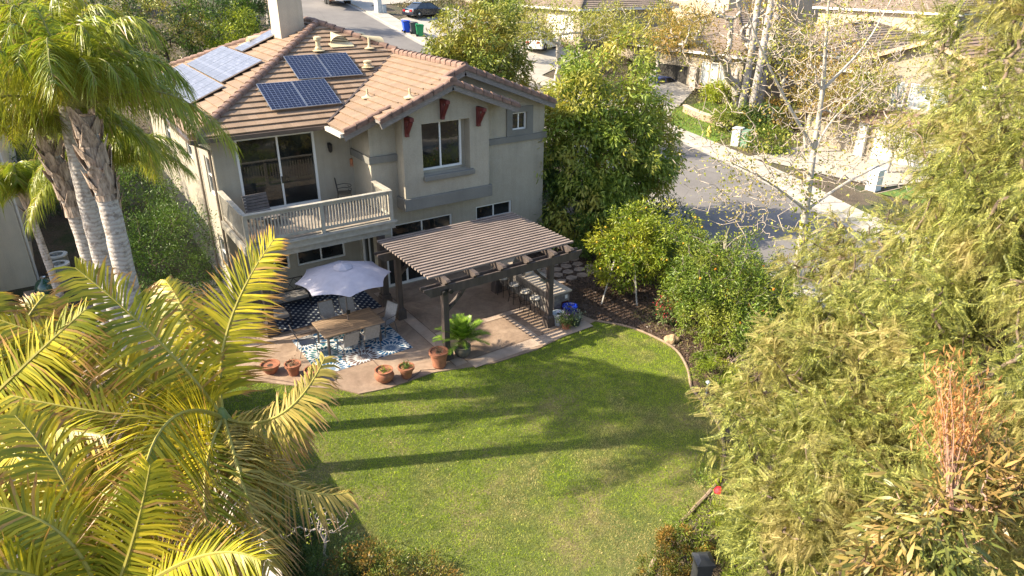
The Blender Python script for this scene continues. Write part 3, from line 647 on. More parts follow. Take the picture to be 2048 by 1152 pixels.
def pipe_vent(x, y, z, h, r_=.06, cap=True):
    mb = MB(); mb.lathe([(.26, -.03), (.26, .0), (.13, .02), (r_*1.6, .06), (r_*1.4, .12), (r_, .14), (r_, h*.75), (r_*1.7, h*.78), (r_*1.7, h), (r_*.8, h+.03)] if cap else [(.22, -.03), (.22, 0), (.1, .03), (r_, .1), (r_, h), (0, h)], (x, y, z), 12)
    mb.build('vent_pipe', vent_m, house, world=True, smooth=True)
pipe_vent(5.47, 4.15, Zr(4.15)+.06, .5, .09); pipe_vent(7.65, 4.1, Zr(4.1)+.06, .42, .05, False); pipe_vent(6.95, 2.75, Zr(2.75)+.06, .22, .1)
for (u, v) in ((735, 194), (820, 194)):
    d_ = ray(u, v); nn = np.array([-GS, 0, 1]); c_ = 8.15-GS*8.65+.05; p = CP+d_*(c_-nn@CP)/(nn@d_); pipe_vent(*p, .3, .035, False)
# wall lantern, chime hook etc. as parts
blk = mat('black_iron', (.02, .018, .017), .5, .2, 20)
x, _, z = PY(660, 296, -.12); mb = MB(); mb.box(x-.05, x+.05, -.03, -.004, z-.02, z+.18); mb.bar((x, -.02, z+.16), (x, -.14, z+.2), .02); mb.lathe([(.02, .2), (.10, .12), (.085, .1), (.075, -.1), (.05, -.14), (.01, -.17)], (x, -.14, z), 6)
mb.build('wall_lantern', blk, house, world=True)
# ---- balcony (part of the house) ----
BX0, BX1, BYF, DZ = -.0, 4.93, -3.11, 3.40
deck = MB()
for i in range(22):
    y0 = BYF+.02+i*.141; deck.box(.02, 4.88, y0, y0+.132, DZ-.05, DZ)
deck.build('balcony_deck', mat('deck_boards', (.26, .22, .18), .85, .2, 4, .3), house, world=True)
mb = MB(); mb.box(-.06, 5.03, BYF-.1, BYF, 3.06, 3.36); mb.box(-.1, -.0, BYF, -.01, 3.06, 3.36); mb.box(4.93, 5.03, BYF, YM_-.01, 3.06, 3.36); mb.box(-.14, 5.08, BYF-.2, BYF-.1, 3.3, 3.36)
mb.build('balcony_fascia', rail_m, house, world=True, bevel=.01)
mb = MB(); mb.box(.02, 4.92, BYF+.1, BYF+.25, 2.8, 3.2)
for i in range(9): xx = .25+i*.58; mb.box(xx, xx+.06, BYF+.25, -.02, 3.15, 3.34)
mb.build('balcony_joists', rail_m, house, world=True)
def rail(a, b, n, nm='railing'):
    a = Vector(a); b = Vector(b); d = (b-a); mb = MB()
    mb.bar(a+Vector((0, 0, 1.01)), b+Vector((0, 0, 1.01)), .17, .045, ext=.06); mb.bar(a+Vector((0, 0, .93)), b+Vector((0, 0, .93)), .045, .1); mb.bar(a+Vector((0, 0, .12)), b+Vector((0, 0, .12)), .05, .1)
    o = mb.build(nm, rail_m, house, world=True, bevel=.006)
    k = MB()
    for i in range(n): p = a+d*((i+.5)/n); k.bar(p+Vector((0, 0, .16)), p+Vector((0, 0, .9)), .04, .04, up=(0, 1, 0))
    k.build('baluster_row', rail_m, o)
    return o
zz = DZ+.0
rail((BX0+.02, BYF-.02, zz), (BX1, BYF-.02, zz), 46); rail((BX0+.02, BYF+.1, zz), (BX0+.02, -.08, zz), 28); rail((BX1, BYF+.1, zz), (BX1, YM_-.03, zz), 12)
for p in ((BX0+.02, BYF-.02), (BX1, BYF-.02), ((BX0+BX1)/2, BYF-.02)): mb = MB(); mb.box(p[0]-.06, p[0]+.06, p[1]-.06, p[1]+.06, DZ-.3, DZ+.98); mb.build('railing_post', rail_m, house, world=True)
for xx in (.35, 4.55):
    mb = MB(); mb.box(xx-.12, xx+.12, BYF+.06, BYF+.30, .05, 2.8); mb.box(xx-.2, xx+.2, BYF-.02, BYF+.38, .05, .38); mb.box(xx-.17, xx+.17, BYF+.01, BYF+.35, .38, .5)
    mb.build('balcony_post', mat('dark_stained_wood', (.075, .058, .05), .7, .25, 5, .3, stretch=(1, 1, .2)), house, world=True, bevel=.01)
# ---- solar panels (bolted to the roof: parts) ----
def solar_mat(nm, nx_, ny_, cell, line, rough):
    m, t, b = NT(nm); L = t.links; uv = nd(t, 'ShaderNodeUVMap'); mp = nd(t, 'ShaderNodeMapping'); mp.inputs['Scale'].default_value = (nx_, ny_, 1); L.new(uv.outputs[0], mp.inputs[0])
    br = nd(t, 'ShaderNodeTexBrick', offset=0., i_Scale=1., i_Mortar_Size=.03, i_Mortar_Smooth=.1, i_Brick_Width=1., i_Row_Height=1.)
    br.inputs['Color1'].default_value = tuple(cell)+(1,); br.inputs['Color2'].default_value = tuple(c*1.5 for c in cell)+(1,); br.inputs['Mortar'].default_value = tuple(line)+(1,)
    L.new(mp.outputs[0], br.inputs[0]); L.new(br.outputs[0], b.inputs['Base Color']); b.inputs['Roughness'].default_value = rough; b.inputs['Specular IOR Level'].default_value = .5
    return m
sol = solar_mat('blue_solar_cells', 8, 12, (.003, .005, .02), (.17, .20, .27), .25); sol_glare = solar_mat('sky_glare_solar_cells', 3, 10, (.11, .115, .145), (.03, .03, .05), .35)  # left array: pale cell colour paints in the sky glare
frm = mat('aluminium_frame', (.5, .5, .5), .35, .05, 3, metal=.9)
def panel(c4, m, nm='solar_panel', th=.04):
    a, b, c, d = [Vector(p) for p in c4]; n = (b-a).cross(d-a).normalized(); n = n if n.z > 0 else -n
    mb = MB(); mb.add([a, b, c, d, a-n*th, b-n*th, c-n*th, d-n*th], [(4, 5, 6, 7), (0, 1, 5, 4), (1, 2, 6, 5), (2, 3, 7, 6), (3, 0, 4, 7)])
    ins = .02; e1 = (b-a).normalized()*ins; e2 = (d-a).normalized()*ins; A, B, C_, D = a+e1+e2, b-e1+e2, c-e1-e2, d+e1-e2
    mb.add([a, b, c, d, A, B, C_, D], [(0, 1, 5, 4), (1, 2, 6, 5), (2, 3, 7, 6), (3, 0, 4, 7)])
    f = mb.build(nm, frm, house, world=True)
    g = MB(); g.add([p+n*.002 for p in (A, B, C_, D)], [(0, 1, 2, 3)], [(0, 0), (1, 0), (1, 1), (0, 1)]); g.build('cell_sheet', m, f)
    return f
def rpt(x, y, off=.17): return (x, y, Zr(y)+off)
def lpt(x, y, off=.17): return (x, y, 6.35+.42*(x+.6)+off)
for x0, y0 in ((3.87, 2.06), (5.16, 2.06), (2.26, .37), (3.55, .37)): panel([rpt(x0, y0), rpt(x0+1.27, y0), rpt(x0+1.27, y0+1.6), rpt(x0, y0+1.6)], sol)
k_ = 0
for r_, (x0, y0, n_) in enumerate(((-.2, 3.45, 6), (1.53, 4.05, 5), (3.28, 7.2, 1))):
    for j in range(n_): yy = y0+j*1.29+(.15*r_ if r_ else 0); panel([lpt(x0, yy), lpt(x0, yy+1.27), lpt(x0+1.65, yy+1.27), lpt(x0+1.65, yy)], sol_glare)
mb = MB()
for (x0, y0, w_) in ((3.87, 2.06, 2.54), (2.26, .37, 2.54)):
    for yy in (.35, 1.25): mb.bar(rpt(x0-.06, y0+yy, .1), rpt(x0+w_+.06, y0+yy, .1), .04, .05)
mb.build('panel_mounting_rails', frm, house, world=True)
# ================= YARD OBJECTS =================
dk = mat('dark_stained_wood', (.06, .046, .04)); slat_m = mat('weathered_brown_slats', (.22, .175, .15), .8, .22, 4, .3, 60, stretch=(.3, 2, 2)); blk = MATS['black_iron']
SX0, SX1, SY0, SY1, SZ = 4.08, 9.69, -3.75, -7.40, 2.935
pg = thing('pergola', 'dark brown wooden slatted pergola standing over the patio beside the outdoor bar', 'pergola', (6.6, -5.9, .045))
mb = MB(); ns = 19
for i in range(ns):
    y = SY0+(SY1-SY0)*i/(ns-1); mb.box(SX0, SX1, y-.048, y+.048, SZ-.062+RNG.uniform(-.003, .003), SZ)
mb.build('slat_roof', slat_m, pg, world=True)
RX = [4.55, 5.56, 6.57, 7.58, 8.60, 9.3]
for x in RX:
    mb = MB(); y0, y1 = -7.9, -3.62; a, b = SZ-.052, SZ-.25
    mb.prism([(y1, a), (y0+.06, a), (y0, a-.05), (y0+.05, a-.09), (y0+.1, a-.1), (y0+.14, a-.16), (y0+.24, b), (y1, b)], -.07, .07, lambda p, q, h, x=x: (x+h, p, q)); mb.build('rafter', dk, pg, world=True)
for y in (-7.6, -4.24):
    for o_ in (-.12, .12):
        mb = MB(); mb.prism([(SX0-.3, SZ-.252), (SX1+.15, SZ-.252), (SX1+.15, SZ-.32), (SX1-.05, SZ-.54), (SX0-.08, SZ-.54), (SX0-.3, SZ-.32)], -.03, .03, lambda p, q, h, y=y, o_=o_: (p, y+o_+h, q)); mb.build('beam', dk, pg, world=True)
for x in (4.54, 8.61):
    for y in (-4.24, -7.6):
        mb = MB(); mb.box(x-.095, x+.095, y-.093, y+.093, .4, SZ-.252); p_ = mb.build('post', dk, pg, world=True, bevel=.008)
        mb = MB(); mb.box(x-.16, x+.16, y-.16, y+.16, .045, .36); mb.lathe([(.2, .36), (.2, .4), (.14, .46)], (x, y, 0), 4, lambda a, b, c, x=x, y=y: (x+((a-x)+(b-y))*.75, y+((b-y)-(a-x))*.75, c)); mb.build('post_base', dk, p_)
        s = 1 if x < 6 else -1
        mb = MB(); pts_ = [(x+s*.09, y, SZ-1.15), (x+s*.30, y, SZ-.98), (x+s*.55, y, SZ-.75), (x+s*.75, y, SZ-.48)]
        for q, r_ in zip(pts_[:-1], pts_[1:]): mb.bar(q, r_, .09, .13, up=(0, 1, 0), ext=.02)
        mb.build('knee_brace', dk, pg, world=True)
mb = MB()
for dx in (-.1, .12): mb.lathe([(.01, 0), (.06, .02), (.075, .12), (.07, .13)], (0, 0, 0), 10, lambda a, b, c, dx=dx: (4.5+dx+a, -7.78-c, 2.5+b))
mb.box(4.42, 4.62, -7.76, -7.7, 2.44, 2.56); mb.build('floodlight', blk, pg, world=True)
# --- bar counter ---
stone = mat('slate_tile', (.19, .17, .15), .75, .45, 6, .5, 20, col2=(.08, .075, .07)); gran = mat('tan_granite', (.42, .36, .29), .45, .25, 30, 0, coat=.1); steel = mat('brushed_steel', (.55, .54, .52), .3, .05, 3, metal=1.)
bar = thing('outdoor_bar', 'long outdoor bar with slate tiled base and tan stone countertop under the pergola', 'bar counter', (9.42, -5.1, .045))
mb = MB(); mb.box(9.12, 9.80, -7.22, -3.0, .045, .93)
mb.build('base', stone, bar, world=True)
for nm, pts_ in (('tile_grout', [(9.115, y) for y in np.arange(-7.2, -3.0, .3)]),):
    mb = MB()
    for x, y in pts_: mb.box(x, x+.004, y, y+.01, .05, .93)
    for z in (.35, .65): mb.box(9.115, 9.119, -7.22, -3, z, z+.01); mb.box(9.12, 9.55, -7.225, -7.221, z, z+.01)
    mb.build(nm, mat('grout', (.1, .09, .08)), bar, world=True)
mb = MB(); mb.box(8.98, 9.86, -7.3, -2.9, .93, 1.0); mb.build('countertop', gran, bar, world=True, bevel=.012)
mb = MB(); mb.box(9.62, 9.80, -7.3, -7.222, .1, .12); mb.box(9.45, 9.76, -7.245, -7.223, .1, .58); mb.build('fridge_door', mat('dark_red_door', (.05, .012, .01), .4), bar, world=True)
mb = MB(); mb.box(9.6, 9.7, -7.24, -7.223, .68, .82); mb.build('outlet_cover', vinyl, bar, world=True)
mb = MB(); mb.box(9.35, 9.72, -6.35, -5.95, 1.001, 1.012); mb.box(9.39, 9.68, -6.31, -5.99, 1.012, 1.016); mb.tube([(9.72, -6.15, 1.0), (9.72, -6.15, 1.25), (9.62, -6.15, 1.3), (9.55, -6.15, 1.22)], .013, 6); mb.build('sink', steel, bar, world=True)
gr_ = thing('barbecue_grill', 'domed stainless steel barbecue grill set on the outdoor bar counter', 'grill', (9.45, -5.0, 1.002))
mb = MB(); mb.box(9.1, 9.82, -5.45, -4.55, 1.002, 1.16); mb.build('firebox', steel, gr_, world=True, bevel=.01)
mb = MB(); K = 10
vs = []
for y in (-5.44, -4.56):
    for k in range(K+1): an = math.pi*k/K; vs.append((9.46-.34*math.cos(an), y, 1.17+.30*math.sin(an)))
mb.add(vs, [(k, k+1, K+2+k, K+1+k) for k in range(K)]+[tuple(range(K+1)), tuple(range(K+1, 2*K+2))]); mb.build('hood', steel, gr_, world=True, smooth=True)
mb = MB(); mb.tube([(9.1, -5.3, 1.3), (9.06, -5.3, 1.3), (9.06, -4.7, 1.3), (9.1, -4.7, 1.3)], .013, 6); mb.build('handle', blk, gr_, world=True)
mb = MB()
for y in (-5.3, -5.0, -4.7): mb.lathe([(.03, 0), (.025, .03)], (0, 0, 0), 8, lambda a, b, c, y=y: (9.1-c, y+a, 1.08+b))
mb.build('knobs', blk, gr_, world=True)
# --- bar stools ---
seat_pale = mat('pale_stool_cushion', (.55, .50, .42), .8, .15, 10)
def stool(loc, rz):
    t = thing('bar_stool', 'x', 'bar stool', loc, rz, 'iron bar stools along the outdoor bar')
    mb = MB(); mb.lathe([(.0, .70), (.19, .70), (.20, .74), (.17, .77), (0, .775)], (0, 0, 0), 16); mb.build('seat', seat_pale, t, smooth=True)
    mb = MB(); mb.tube([(-.19*math.cos(a), .2*math.sin(a), .69) for a in np.linspace(0, 2*math.pi, 13)], .012, 5, cap=False); mb.tube([(.17*math.cos(a), .17*math.sin(a), .28) for a in np.linspace(0, 2*math.pi, 13)], .01, 5, cap=False); mb.build('ring_frame', blk, t)
    for a in (45, 135, 225, 315):
        c, s = math.cos(R(a)), math.sin(R(a)); mb = MB(); mb.tube([(.17*c, .17*s, .69), (.17*c, .17*s, .3), (.23*c, .23*s, 0)], .013, 5); mb.build('leg', blk, t)
    mb = MB(); mb.tube([(-.17, -.16, .7), (-.21, -.17, .95), (-.22, -.1, 1.05), (-.22, .1, 1.05), (-.21, .17, .95), (-.17, .16, .7)], .012, 5)
    for y in (-.07, 0, .07): mb.tube([(-.18, y, .7), (-.215, y*.6, .9), (-.22, y, 1.05)], .008, 4)
    mb.tube([(-.2, -.17, .9), (0, -.22, .9), (.08, -.2, .78)], .01, 4); mb.tube([(-.2, .17, .9), (0, .22, .9), (.08, .2, .78)], .01, 4)
    mb.build('backrest', blk, t); return t
SL = ['iron bar stool with round pale seat nearest the front post of the pergola', 'second bar stool from the front pergola post, pulled to the bar', 'third bar stool from the front pergola post', 'bar stool farthest back, next to the rear pergola post']
st0 = None
for i, (y, rz) in enumerate(((-6.74, .15), (-6.13, -.1), (-5.40, .05), (-4.66, .2))):
    if st0 is None: st0 = stool((8.62, y, .046), rz); st0['label'] = SL[0]
    else: dup(st0, (8.64, y, .046), rz, SL[i])
# --- dining set ---
teak = mat('weathered_teak', (.26, .18, .115), .65, .3, 2.5, .3, 60, stretch=(.25, 6, 1)); chm = mat('bronze_tube', (.10, .085, .075), .45); sling = mat('grey_sling_mesh', (.29, .285, .28), .8, .12, 20, .3, 120)
tb = thing('dining_table', 'rectangular teak outdoor dining table on the blue flower rug', 'table', (2.36, -4.9, .06))
mb = MB(); mb.box(-1.02, 1.02, .56, .62, .70, .745); mb.box(-1.02, 1.02, -.62, -.56, .70, .745); mb.box(-1.02, -.94, -.56, .56, .70, .745); mb.box(.94, 1.02, -.56, .56, .70, .745)
for i in range(9): y0 = -.555+i*.1235; mb.box(-.938, .938, y0, y0+.117, .705, .742)
mb.build('tabletop', teak, tb); mb = MB(); mb.box(-.9, .9, -.5, .5, .62, .70); mb.build('apron', chm, tb)
for x in (-.9, .9):
    for y in (-.5, .5): mb = MB(); mb.bar((x, y, 0), (x*.97, y*.97, .70), .06); mb.build('leg', chm, tb)
tb.location = (2.36, -4.9, .06)
def chair(loc, rz, label):
    t = thing('dining_chair', label, 'chair', loc, rz, 'sling chairs round the teak dining table')
    mb = MB(); mb.add([(-.24, -.22, .43), (.24, -.22, .43), (.24, .24, .41), (-.24, .24, .41), (-.24, -.22, .445), (.24, -.22, .445), (.24, .24, .425), (-.24, .24, .425)], [(0, 1, 2, 3), (4, 5, 6, 7), (0, 1, 5, 4), (1, 2, 6, 5), (2, 3, 7, 6), (3, 0, 4, 7)]); mb.build('seat', sling, t)
    mb = MB(); q = [(-.24, -.22, .45), (.24, -.22, .45), (.25, -.33, .75), (-.25, -.33, .75), (.24, -.42, .98), (-.24, -.42, .98)]; mb.add(q+[(a, b-.015, c) for a, b, c in q], [(0, 1, 2, 3), (3, 2, 4, 5), (6, 7, 8, 9), (9, 8, 10, 11), (5, 4, 10, 11), (0, 1, 7, 6), (1, 2, 8, 7), (2, 4, 10, 8), (0, 3, 9, 6), (3, 5, 11, 9)]); mb.build('backrest', sling, t)
    for s in (-1, 1):
        mb = MB(); mb.tube([(s*.26, .26, 0), (s*.26, .25, .42), (s*.27, .2, .64), (s*.27, -.25, .64), (s*.26, -.34, .78), (s*.25, -.43, 1.0)], .014, 6); mb.tube([(s*.26, -.3, 0), (s*.26, -.2, .44), (s*.26, .25, .42)], .014, 6); mb.build('side_frame', chm, t)
    mb = MB(); mb.tube([(-.25, -.43, 1.0), (.25, -.43, 1.0)], .014, 6); mb.build('top_rail', chm, t); return t
c0 = chair((2.11, -3.9, .06), math.pi, 'left one of the two grey sling chairs on the house side of the teak table')
dup(c0, (2.86, -3.9, .06), math.pi+.05, 'right one of the two grey sling chairs on the house side of the teak table'); dup(c0, (2.0, -5.7, .06), .05, 'left one of the two grey sling chairs on the lawn side of the teak table')
dup(c0, (2.78, -5.62, .06), -.08, 'right one of the two grey sling chairs on the lawn side of the teak table'); dup(c0, (3.62, -4.95, .05), math.pi/2+.35, 'grey sling chair at the end of the teak table nearest the pergola')
dup(c0, (.95, -4.8, .05), -math.pi/2-.1, 'grey sling chair at the end of the teak table farthest from the pergola')
# umbrella
fab = mat('lavender_grey_canvas', (.38, .365, .42), .85, .06, 5, .15, 90)
um = thing('patio_umbrella', 'large lavender grey market umbrella open over the teak dining table', 'umbrella', (2.42, -4.75, .06))
ap = Vector((.2, .28, 2.62)); can = [tuple(PZ(u, v, 2.1)) for u, v in ((590, 575), (617, 543), (678, 524.5), (746, 523.6), (781, 544), (764, 573), (698, 599), (623, 598))]
can = [Vector((a[0]-2.42, a[1]+4.75, 2.1)) for a in can]
# fit: keep real octagon with measured centre
cen = sum(can, Vector())/8; rad = sum((p-cen).length for p in can)/8; tlt = .05
ring = [cen+Vector((rad*math.cos(R(22.5+45*k)+R(8)), rad*math.sin(R(22.5+45*k)+R(8)), 0)) for k in range(8)]; ap = Vector((cen.x, cen.y, 2.1+.40))
vs = [tuple(ap)]; fs = []; K = 6
for k in range(8):
    a, b = ring[k], ring[(k+1) % 8]
    for i in range(1, K+1):
        t_ = i/K
        for j in range(0, 4):
            s_ = j/4; e = a.lerp(b, s_); p = ap.lerp(e, t_); inward = (math.sin(math.pi*s_))*.10*t_; d_ = (ap-e); d_.z = 0; p += d_.normalized()*inward; p.z += .10*math.sin(math.pi*t_)*.8-(.05*math.sin(math.pi*s_)*t_*-1)*.6; vs.append(tuple(p))
def vid(k, i, j): return 0 if i == 0 else 1+((k+(1 if j == 4 else 0)) % 8)*K*4+(i-1)*4+(0 if j == 4 else j)
for k in range(8):
    for i in range(K):
        for j in range(4):
            q = [vid(k, i, j), vid(k, i+1, j), vid(k, i+1, j+1), vid(k, i, j+1)]; q = list(dict.fromkeys(q)); fs.append(tuple(q))
mb = MB(); mb.add(vs, fs); cn = mb.build('canopy', fab, um, smooth=True)
mb = MB(); mb.lathe([(.34, .41), (.2, .49), (.06, .54), (.0, .55)], (cen.x, cen.y, 2.07), 8); mb.lathe([(.025, .54), (.03, .6), (0, .62)], (cen.x, cen.y, 2.07), 8); mb.build('vent_cap', fab, cn)
mb = MB(); mb.tube([(0, 0, 0), (0, 0, .9), (cen.x, cen.y, 2.48)], .022, 8); mb.build('pole', chm, um); mb = MB(); mb.lathe([(.24, 0), (.24, .05), (.06, .09), (.04, .3)], (0, 0, 0), 14); mb.build('base_weight', chm, um); mb = MB(); mb.box(-.03, .09, -.03, .03, .95, 1.08); mb.build('crank', blk, um)
for k in range(8): mb = MB(); mb.tube([tuple(ap+Vector((0, 0, -.03))), tuple(ring[k]+Vector((0, 0, -.015)))], .009, 4); mb.build('rib', chm, um)
# rugs
def rug1_mat():
    m, t, b = NT('flower_rug'); L = t.links; tc = nd(t, 'ShaderNodeTexCoord'); src = tc.outputs['Object']
    v = nd(t, 'ShaderNodeTexVoronoi', i_Scale=.95); v.voronoi_dimensions = '2D'; v.inputs['Randomness'].default_value = .35; L.new(src, v.inputs[0])
    sb = nd(t, 'ShaderNodeVectorMath', operation='SUBTRACT'); L.new(src, sb.inputs[0]); L.new(v.outputs['Position'], sb.inputs[1])
    s = nd(t, 'ShaderNodeSeparateXYZ'); L.new(sb.outputs[0], s.inputs[0])
    an = nd(t, 'ShaderNodeMath', operation='ARCTAN2'); L.new(s.outputs[1], an.inputs[0]); L.new(s.outputs[0], an.inputs[1])
    # petals: rings of teardrops, each ring phase shifted
    ln = nd(t, 'ShaderNodeVectorMath', operation='LENGTH'); L.new(sb.outputs[0], ln.inputs[0])
    rr = nd(t, 'ShaderNodeMath', operation='MULTIPLY'); L.new(ln.outputs['Value'], rr.inputs[0]); rr.inputs[1].default_value = 4.0
    fl = nd(t, 'ShaderNodeMath', operation='FLOOR'); L.new(rr.outputs[0], fl.inputs[0]); fr = nd(t, 'ShaderNodeMath', operation='FRACT'); L.new(rr.outputs[0], fr.inputs[0])
    a2 = nd(t, 'ShaderNodeMath', operation='MULTIPLY_ADD'); L.new(an.outputs[0], a2.inputs[0]); a2.inputs[1].default_value = 20/(2*math.pi); hf = nd(t, 'ShaderNodeMath', operation='MULTIPLY'); L.new(fl.outputs[0], hf.inputs[0]); hf.inputs[1].default_value = .5; L.new(hf.outputs[0], a2.inputs[2])
    pp = nd(t, 'ShaderNodeMath', operation='PINGPONG'); L.new(a2.outputs[0], pp.inputs[0]); pp.inputs[1].default_value = .5
    # teardrop width ~ sin(pi fr)
    sn = nd(t, 'ShaderNodeMath', operation='SINE'); m1 = nd(t, 'ShaderNodeMath', operation='MULTIPLY'); L.new(fr.outputs[0], m1.inputs[0]); m1.inputs[1].default_value = math.pi; L.new(m1.outputs[0], sn.inputs[0])
    m2 = nd(t, 'ShaderNodeMath', operation='MULTIPLY'); L.new(sn.outputs[0], m2.inputs[0]); m2.inputs[1].default_value = .40
    lt = nd(t, 'ShaderNodeMath', operation='LESS_THAN'); L.new(pp.outputs[0], lt.inputs[0]); L.new(m2.outputs[0], lt.inputs[1])
    colr = nd(t, 'ShaderNodeSeparateColor'); L.new(v.outputs['Color'], colr.inputs[0])
    cc = ramp(t, colr.outputs[0], ((.0, (.008, .06, .14)), (.42, (.012, .085, .18)), (.45, (.10, .055, .05)), (.68, (.13, .085, .075)), (.72, (.02, .11, .13)))); t.nodes[-1]
    c = mixc(t, lt.outputs[0], (.50, .51, .49), cc); L.new(c, b.inputs['Base Color']); b.inputs['Roughness'].default_value = .95; return m
mb = MB(); mb.prism([(.76, -3.72), (3.95, -3.68), (3.93, -6.38), (.80, -6.42)], .046, .058); tag(mb.build('area_rug', rug1_mat()), 'white outdoor rug with blue and brown flower bursts beneath the teak table', 'rug')
def rug2_mat():
    m, t, b = NT('navy_lattice_rug'); L = t.links; tc = nd(t, 'ShaderNodeTexCoord'); s = nd(t, 'ShaderNodeSeparateXYZ'); L.new(tc.outputs['Object'], s.inputs[0])
    outs = []
    for sx, sy in ((1, 1), (1, -1)):
        a = nd(t, 'ShaderNodeMath', operation='MULTIPLY'); L.new(s.outputs[0], a.inputs[0]); a.inputs[1].default_value = 3.6*sx
        q = nd(t, 'ShaderNodeMath', operation='MULTIPLY_ADD'); L.new(s.outputs[1], q.inputs[0]); q.inputs[1].default_value = 3.6*sy; L.new(a.outputs[0], q.inputs[2])
        p = nd(t, 'ShaderNodeMath', operation='PINGPONG'); L.new(q.outputs[0], p.inputs[0]); p.inputs[1].default_value = .5; outs.append(p)
    mx = nd(t, 'ShaderNodeMath', operation='MAXIMUM'); L.new(outs[0].outputs[0], mx.inputs[0]); L.new(outs[1].outputs[0], mx.inputs[1])
    lt = nd(t, 'ShaderNodeMath', operation='LESS_THAN'); L.new(mx.outputs[0], lt.inputs[0]); lt.inputs[1].default_value = .2
    L.new(mixc(t, lt.outputs[0], (.012, .022, .05), (.36, .39, .40)), b.inputs['Base Color']); b.inputs['Roughness'].default_value = .95; return m
mb = MB(); mb.prism([(.5, -2.98), (4.35, -3.05), (4.32, -.35), (.52, -.32)], .046, .056); tag(mb.build('area_rug', rug2_mat()), 'dark navy rug with pale diamond pattern under the balcony', 'rug')
# lattice lounge seats under balcony
cush = mat('grey_cushion', (.24, .225, .21), .9, .1, 8, .2)
def loveseat(loc, rz, wd, label):
    t = thing('patio_loveseat', label, 'patio seat', loc, rz, 'lattice backed metal seats under the balcony'); h = wd/2
    mb = MB()
    for s in (-h, h): mb.tube([(s, -.38, .0), (s, -.36, .62), (s, .3, .62), (s, .36, 0)], .018, 6); mb.tube([(s, .3, .4), (s, .36, .9)], .018, 6)
    mb.tube([(-h, .36, .9), (h, .36, .9)], .018, 6); mb.tube([(-h, .31, .45), (h, .31, .45)], .018, 6); mb.tube([(-h, -.36, .3), (h, -.36, .3)], .018, 6); mb.build('frame', blk, t)
    mb = MB(); n = max(2, round(wd/.38))
    for i in range(n): a = -h+wd*i/n; b = a+wd/n; mb.tube([(a, .31, .45), (b, .36, .9)], .011, 5); mb.tube([(b, .31, .45), (a, .36, .9)], .011, 5)
    mb.build('lattice_back', blk, t)
    mb = MB(); mb.box(-h+.03, h-.03, -.34, .28, .32, .45); mb.build('seat_cushion', cush, t, bevel=.03); return t
loveseat((1.55, -1.1, .057), 0, 1.35, 'long black lattice backed loveseat with grey cushion on the navy rug'); loveseat((3.35, -.75, .057), 0, .75, 'black lattice backed armchair by the window behind the umbrella')
loveseat((.75, -2.3, .057), math.pi/2, .75, 'black lattice backed armchair at the corner of the navy rug by the balcony post')
# balcony furniture
t = thing('balcony_chair', 'ornate black wrought iron armchair in the corner of the balcony', 'chair', (4.2, -.72, 3.402), math.pi/2-.35)
mb = MB(); mb.box(-.24, .24, -.24, .24, .42, .455); mb.build('seat', mat('worn_seat', (.12, .10, .07), .7, .3, 20), t)
mb = MB(); mb.tube([(-.23, .24, .45), (-.24, .3, .95), (0, .32, 1.02), (.24, .3, .95), (.23, .24, .45)], .013, 6)
for k in range(-3, 4): mb.tube([(0, .25, .5), (k*.05, .28, .75), (k*.075, .3, .93)], .007, 4)
mb.build('backrest', blk, t)
for s in (-1, 1):
    mb = MB(); mb.tube([(s*.24, .26, .68), (s*.26, 0, .72), (s*.26, -.2, .68)]+[(s*.26, -.2-.06*math.sin(a)*1, .63+.05*math.cos(a)) for a in np.linspace(0, 5, 8)], .012, 5); mb.build('armrest', blk, t)
    for y in (-.22, .24): mb = MB(); mb.tube([(s*.22, y, .43), (s*.25, y*1.2, 0)], .013, 5); mb.build('leg', blk, t)
t = thing('lounge_chair', 'low grey slatted lounge chair on the balcony by the sliding door', 'chair', (1.05, -1.15, 3.402), .1); gw = mat('grey_slat_wood', (.14, .125, .12), .85, .2, 4, stretch=(1, 6, 1))
mb = MB()
for i in range(9): mb.box(-.42, .42, -.55+i*.1, -.46+i*.1, .3, .33)
mb.build('seat', gw, t); mb = MB()
for i in range(6): mb.bar((-.42, .38+i*.03, .38+i*.095), (.42, .38+i*.03, .38+i*.095), .02, .085)
mb.build('backrest', gw, t)
for x in (-.4, .4):
    for y in (-.5, .35): mb = MB(); mb.box(x-.03, x+.03, y-.03, y+.03, 0, .3); mb.build('leg', gw, t)
p = PY(703, 325, -.8); t = thing('wind_chime', 'small copper wind chime hanging from the eave above the balcony', 'wind chime', (p[0], -.8, p[2]-.15)); cop = mat('copper', (.35, .15, .08), .4, .2, 9, metal=.6)
mb = MB(); mb.tube([(0, 0, .3), (0, 0, 1.3)], .004, 4); mb.build('cord', blk, t); mb = MB(); mb.lathe([(.0, .32), (.07, .28), (.05, .2), (.06, .1), (0, .05)], (0, 0, 0), 8)
for k in range(5): mb.tube([(.05*math.cos(k*1.256), .05*math.sin(k*1.256), .22), (.05*math.cos(k*1.256), .05*math.sin(k*1.256), .0)], .009, 5)
mb.build('chime_tubes', cop, t)
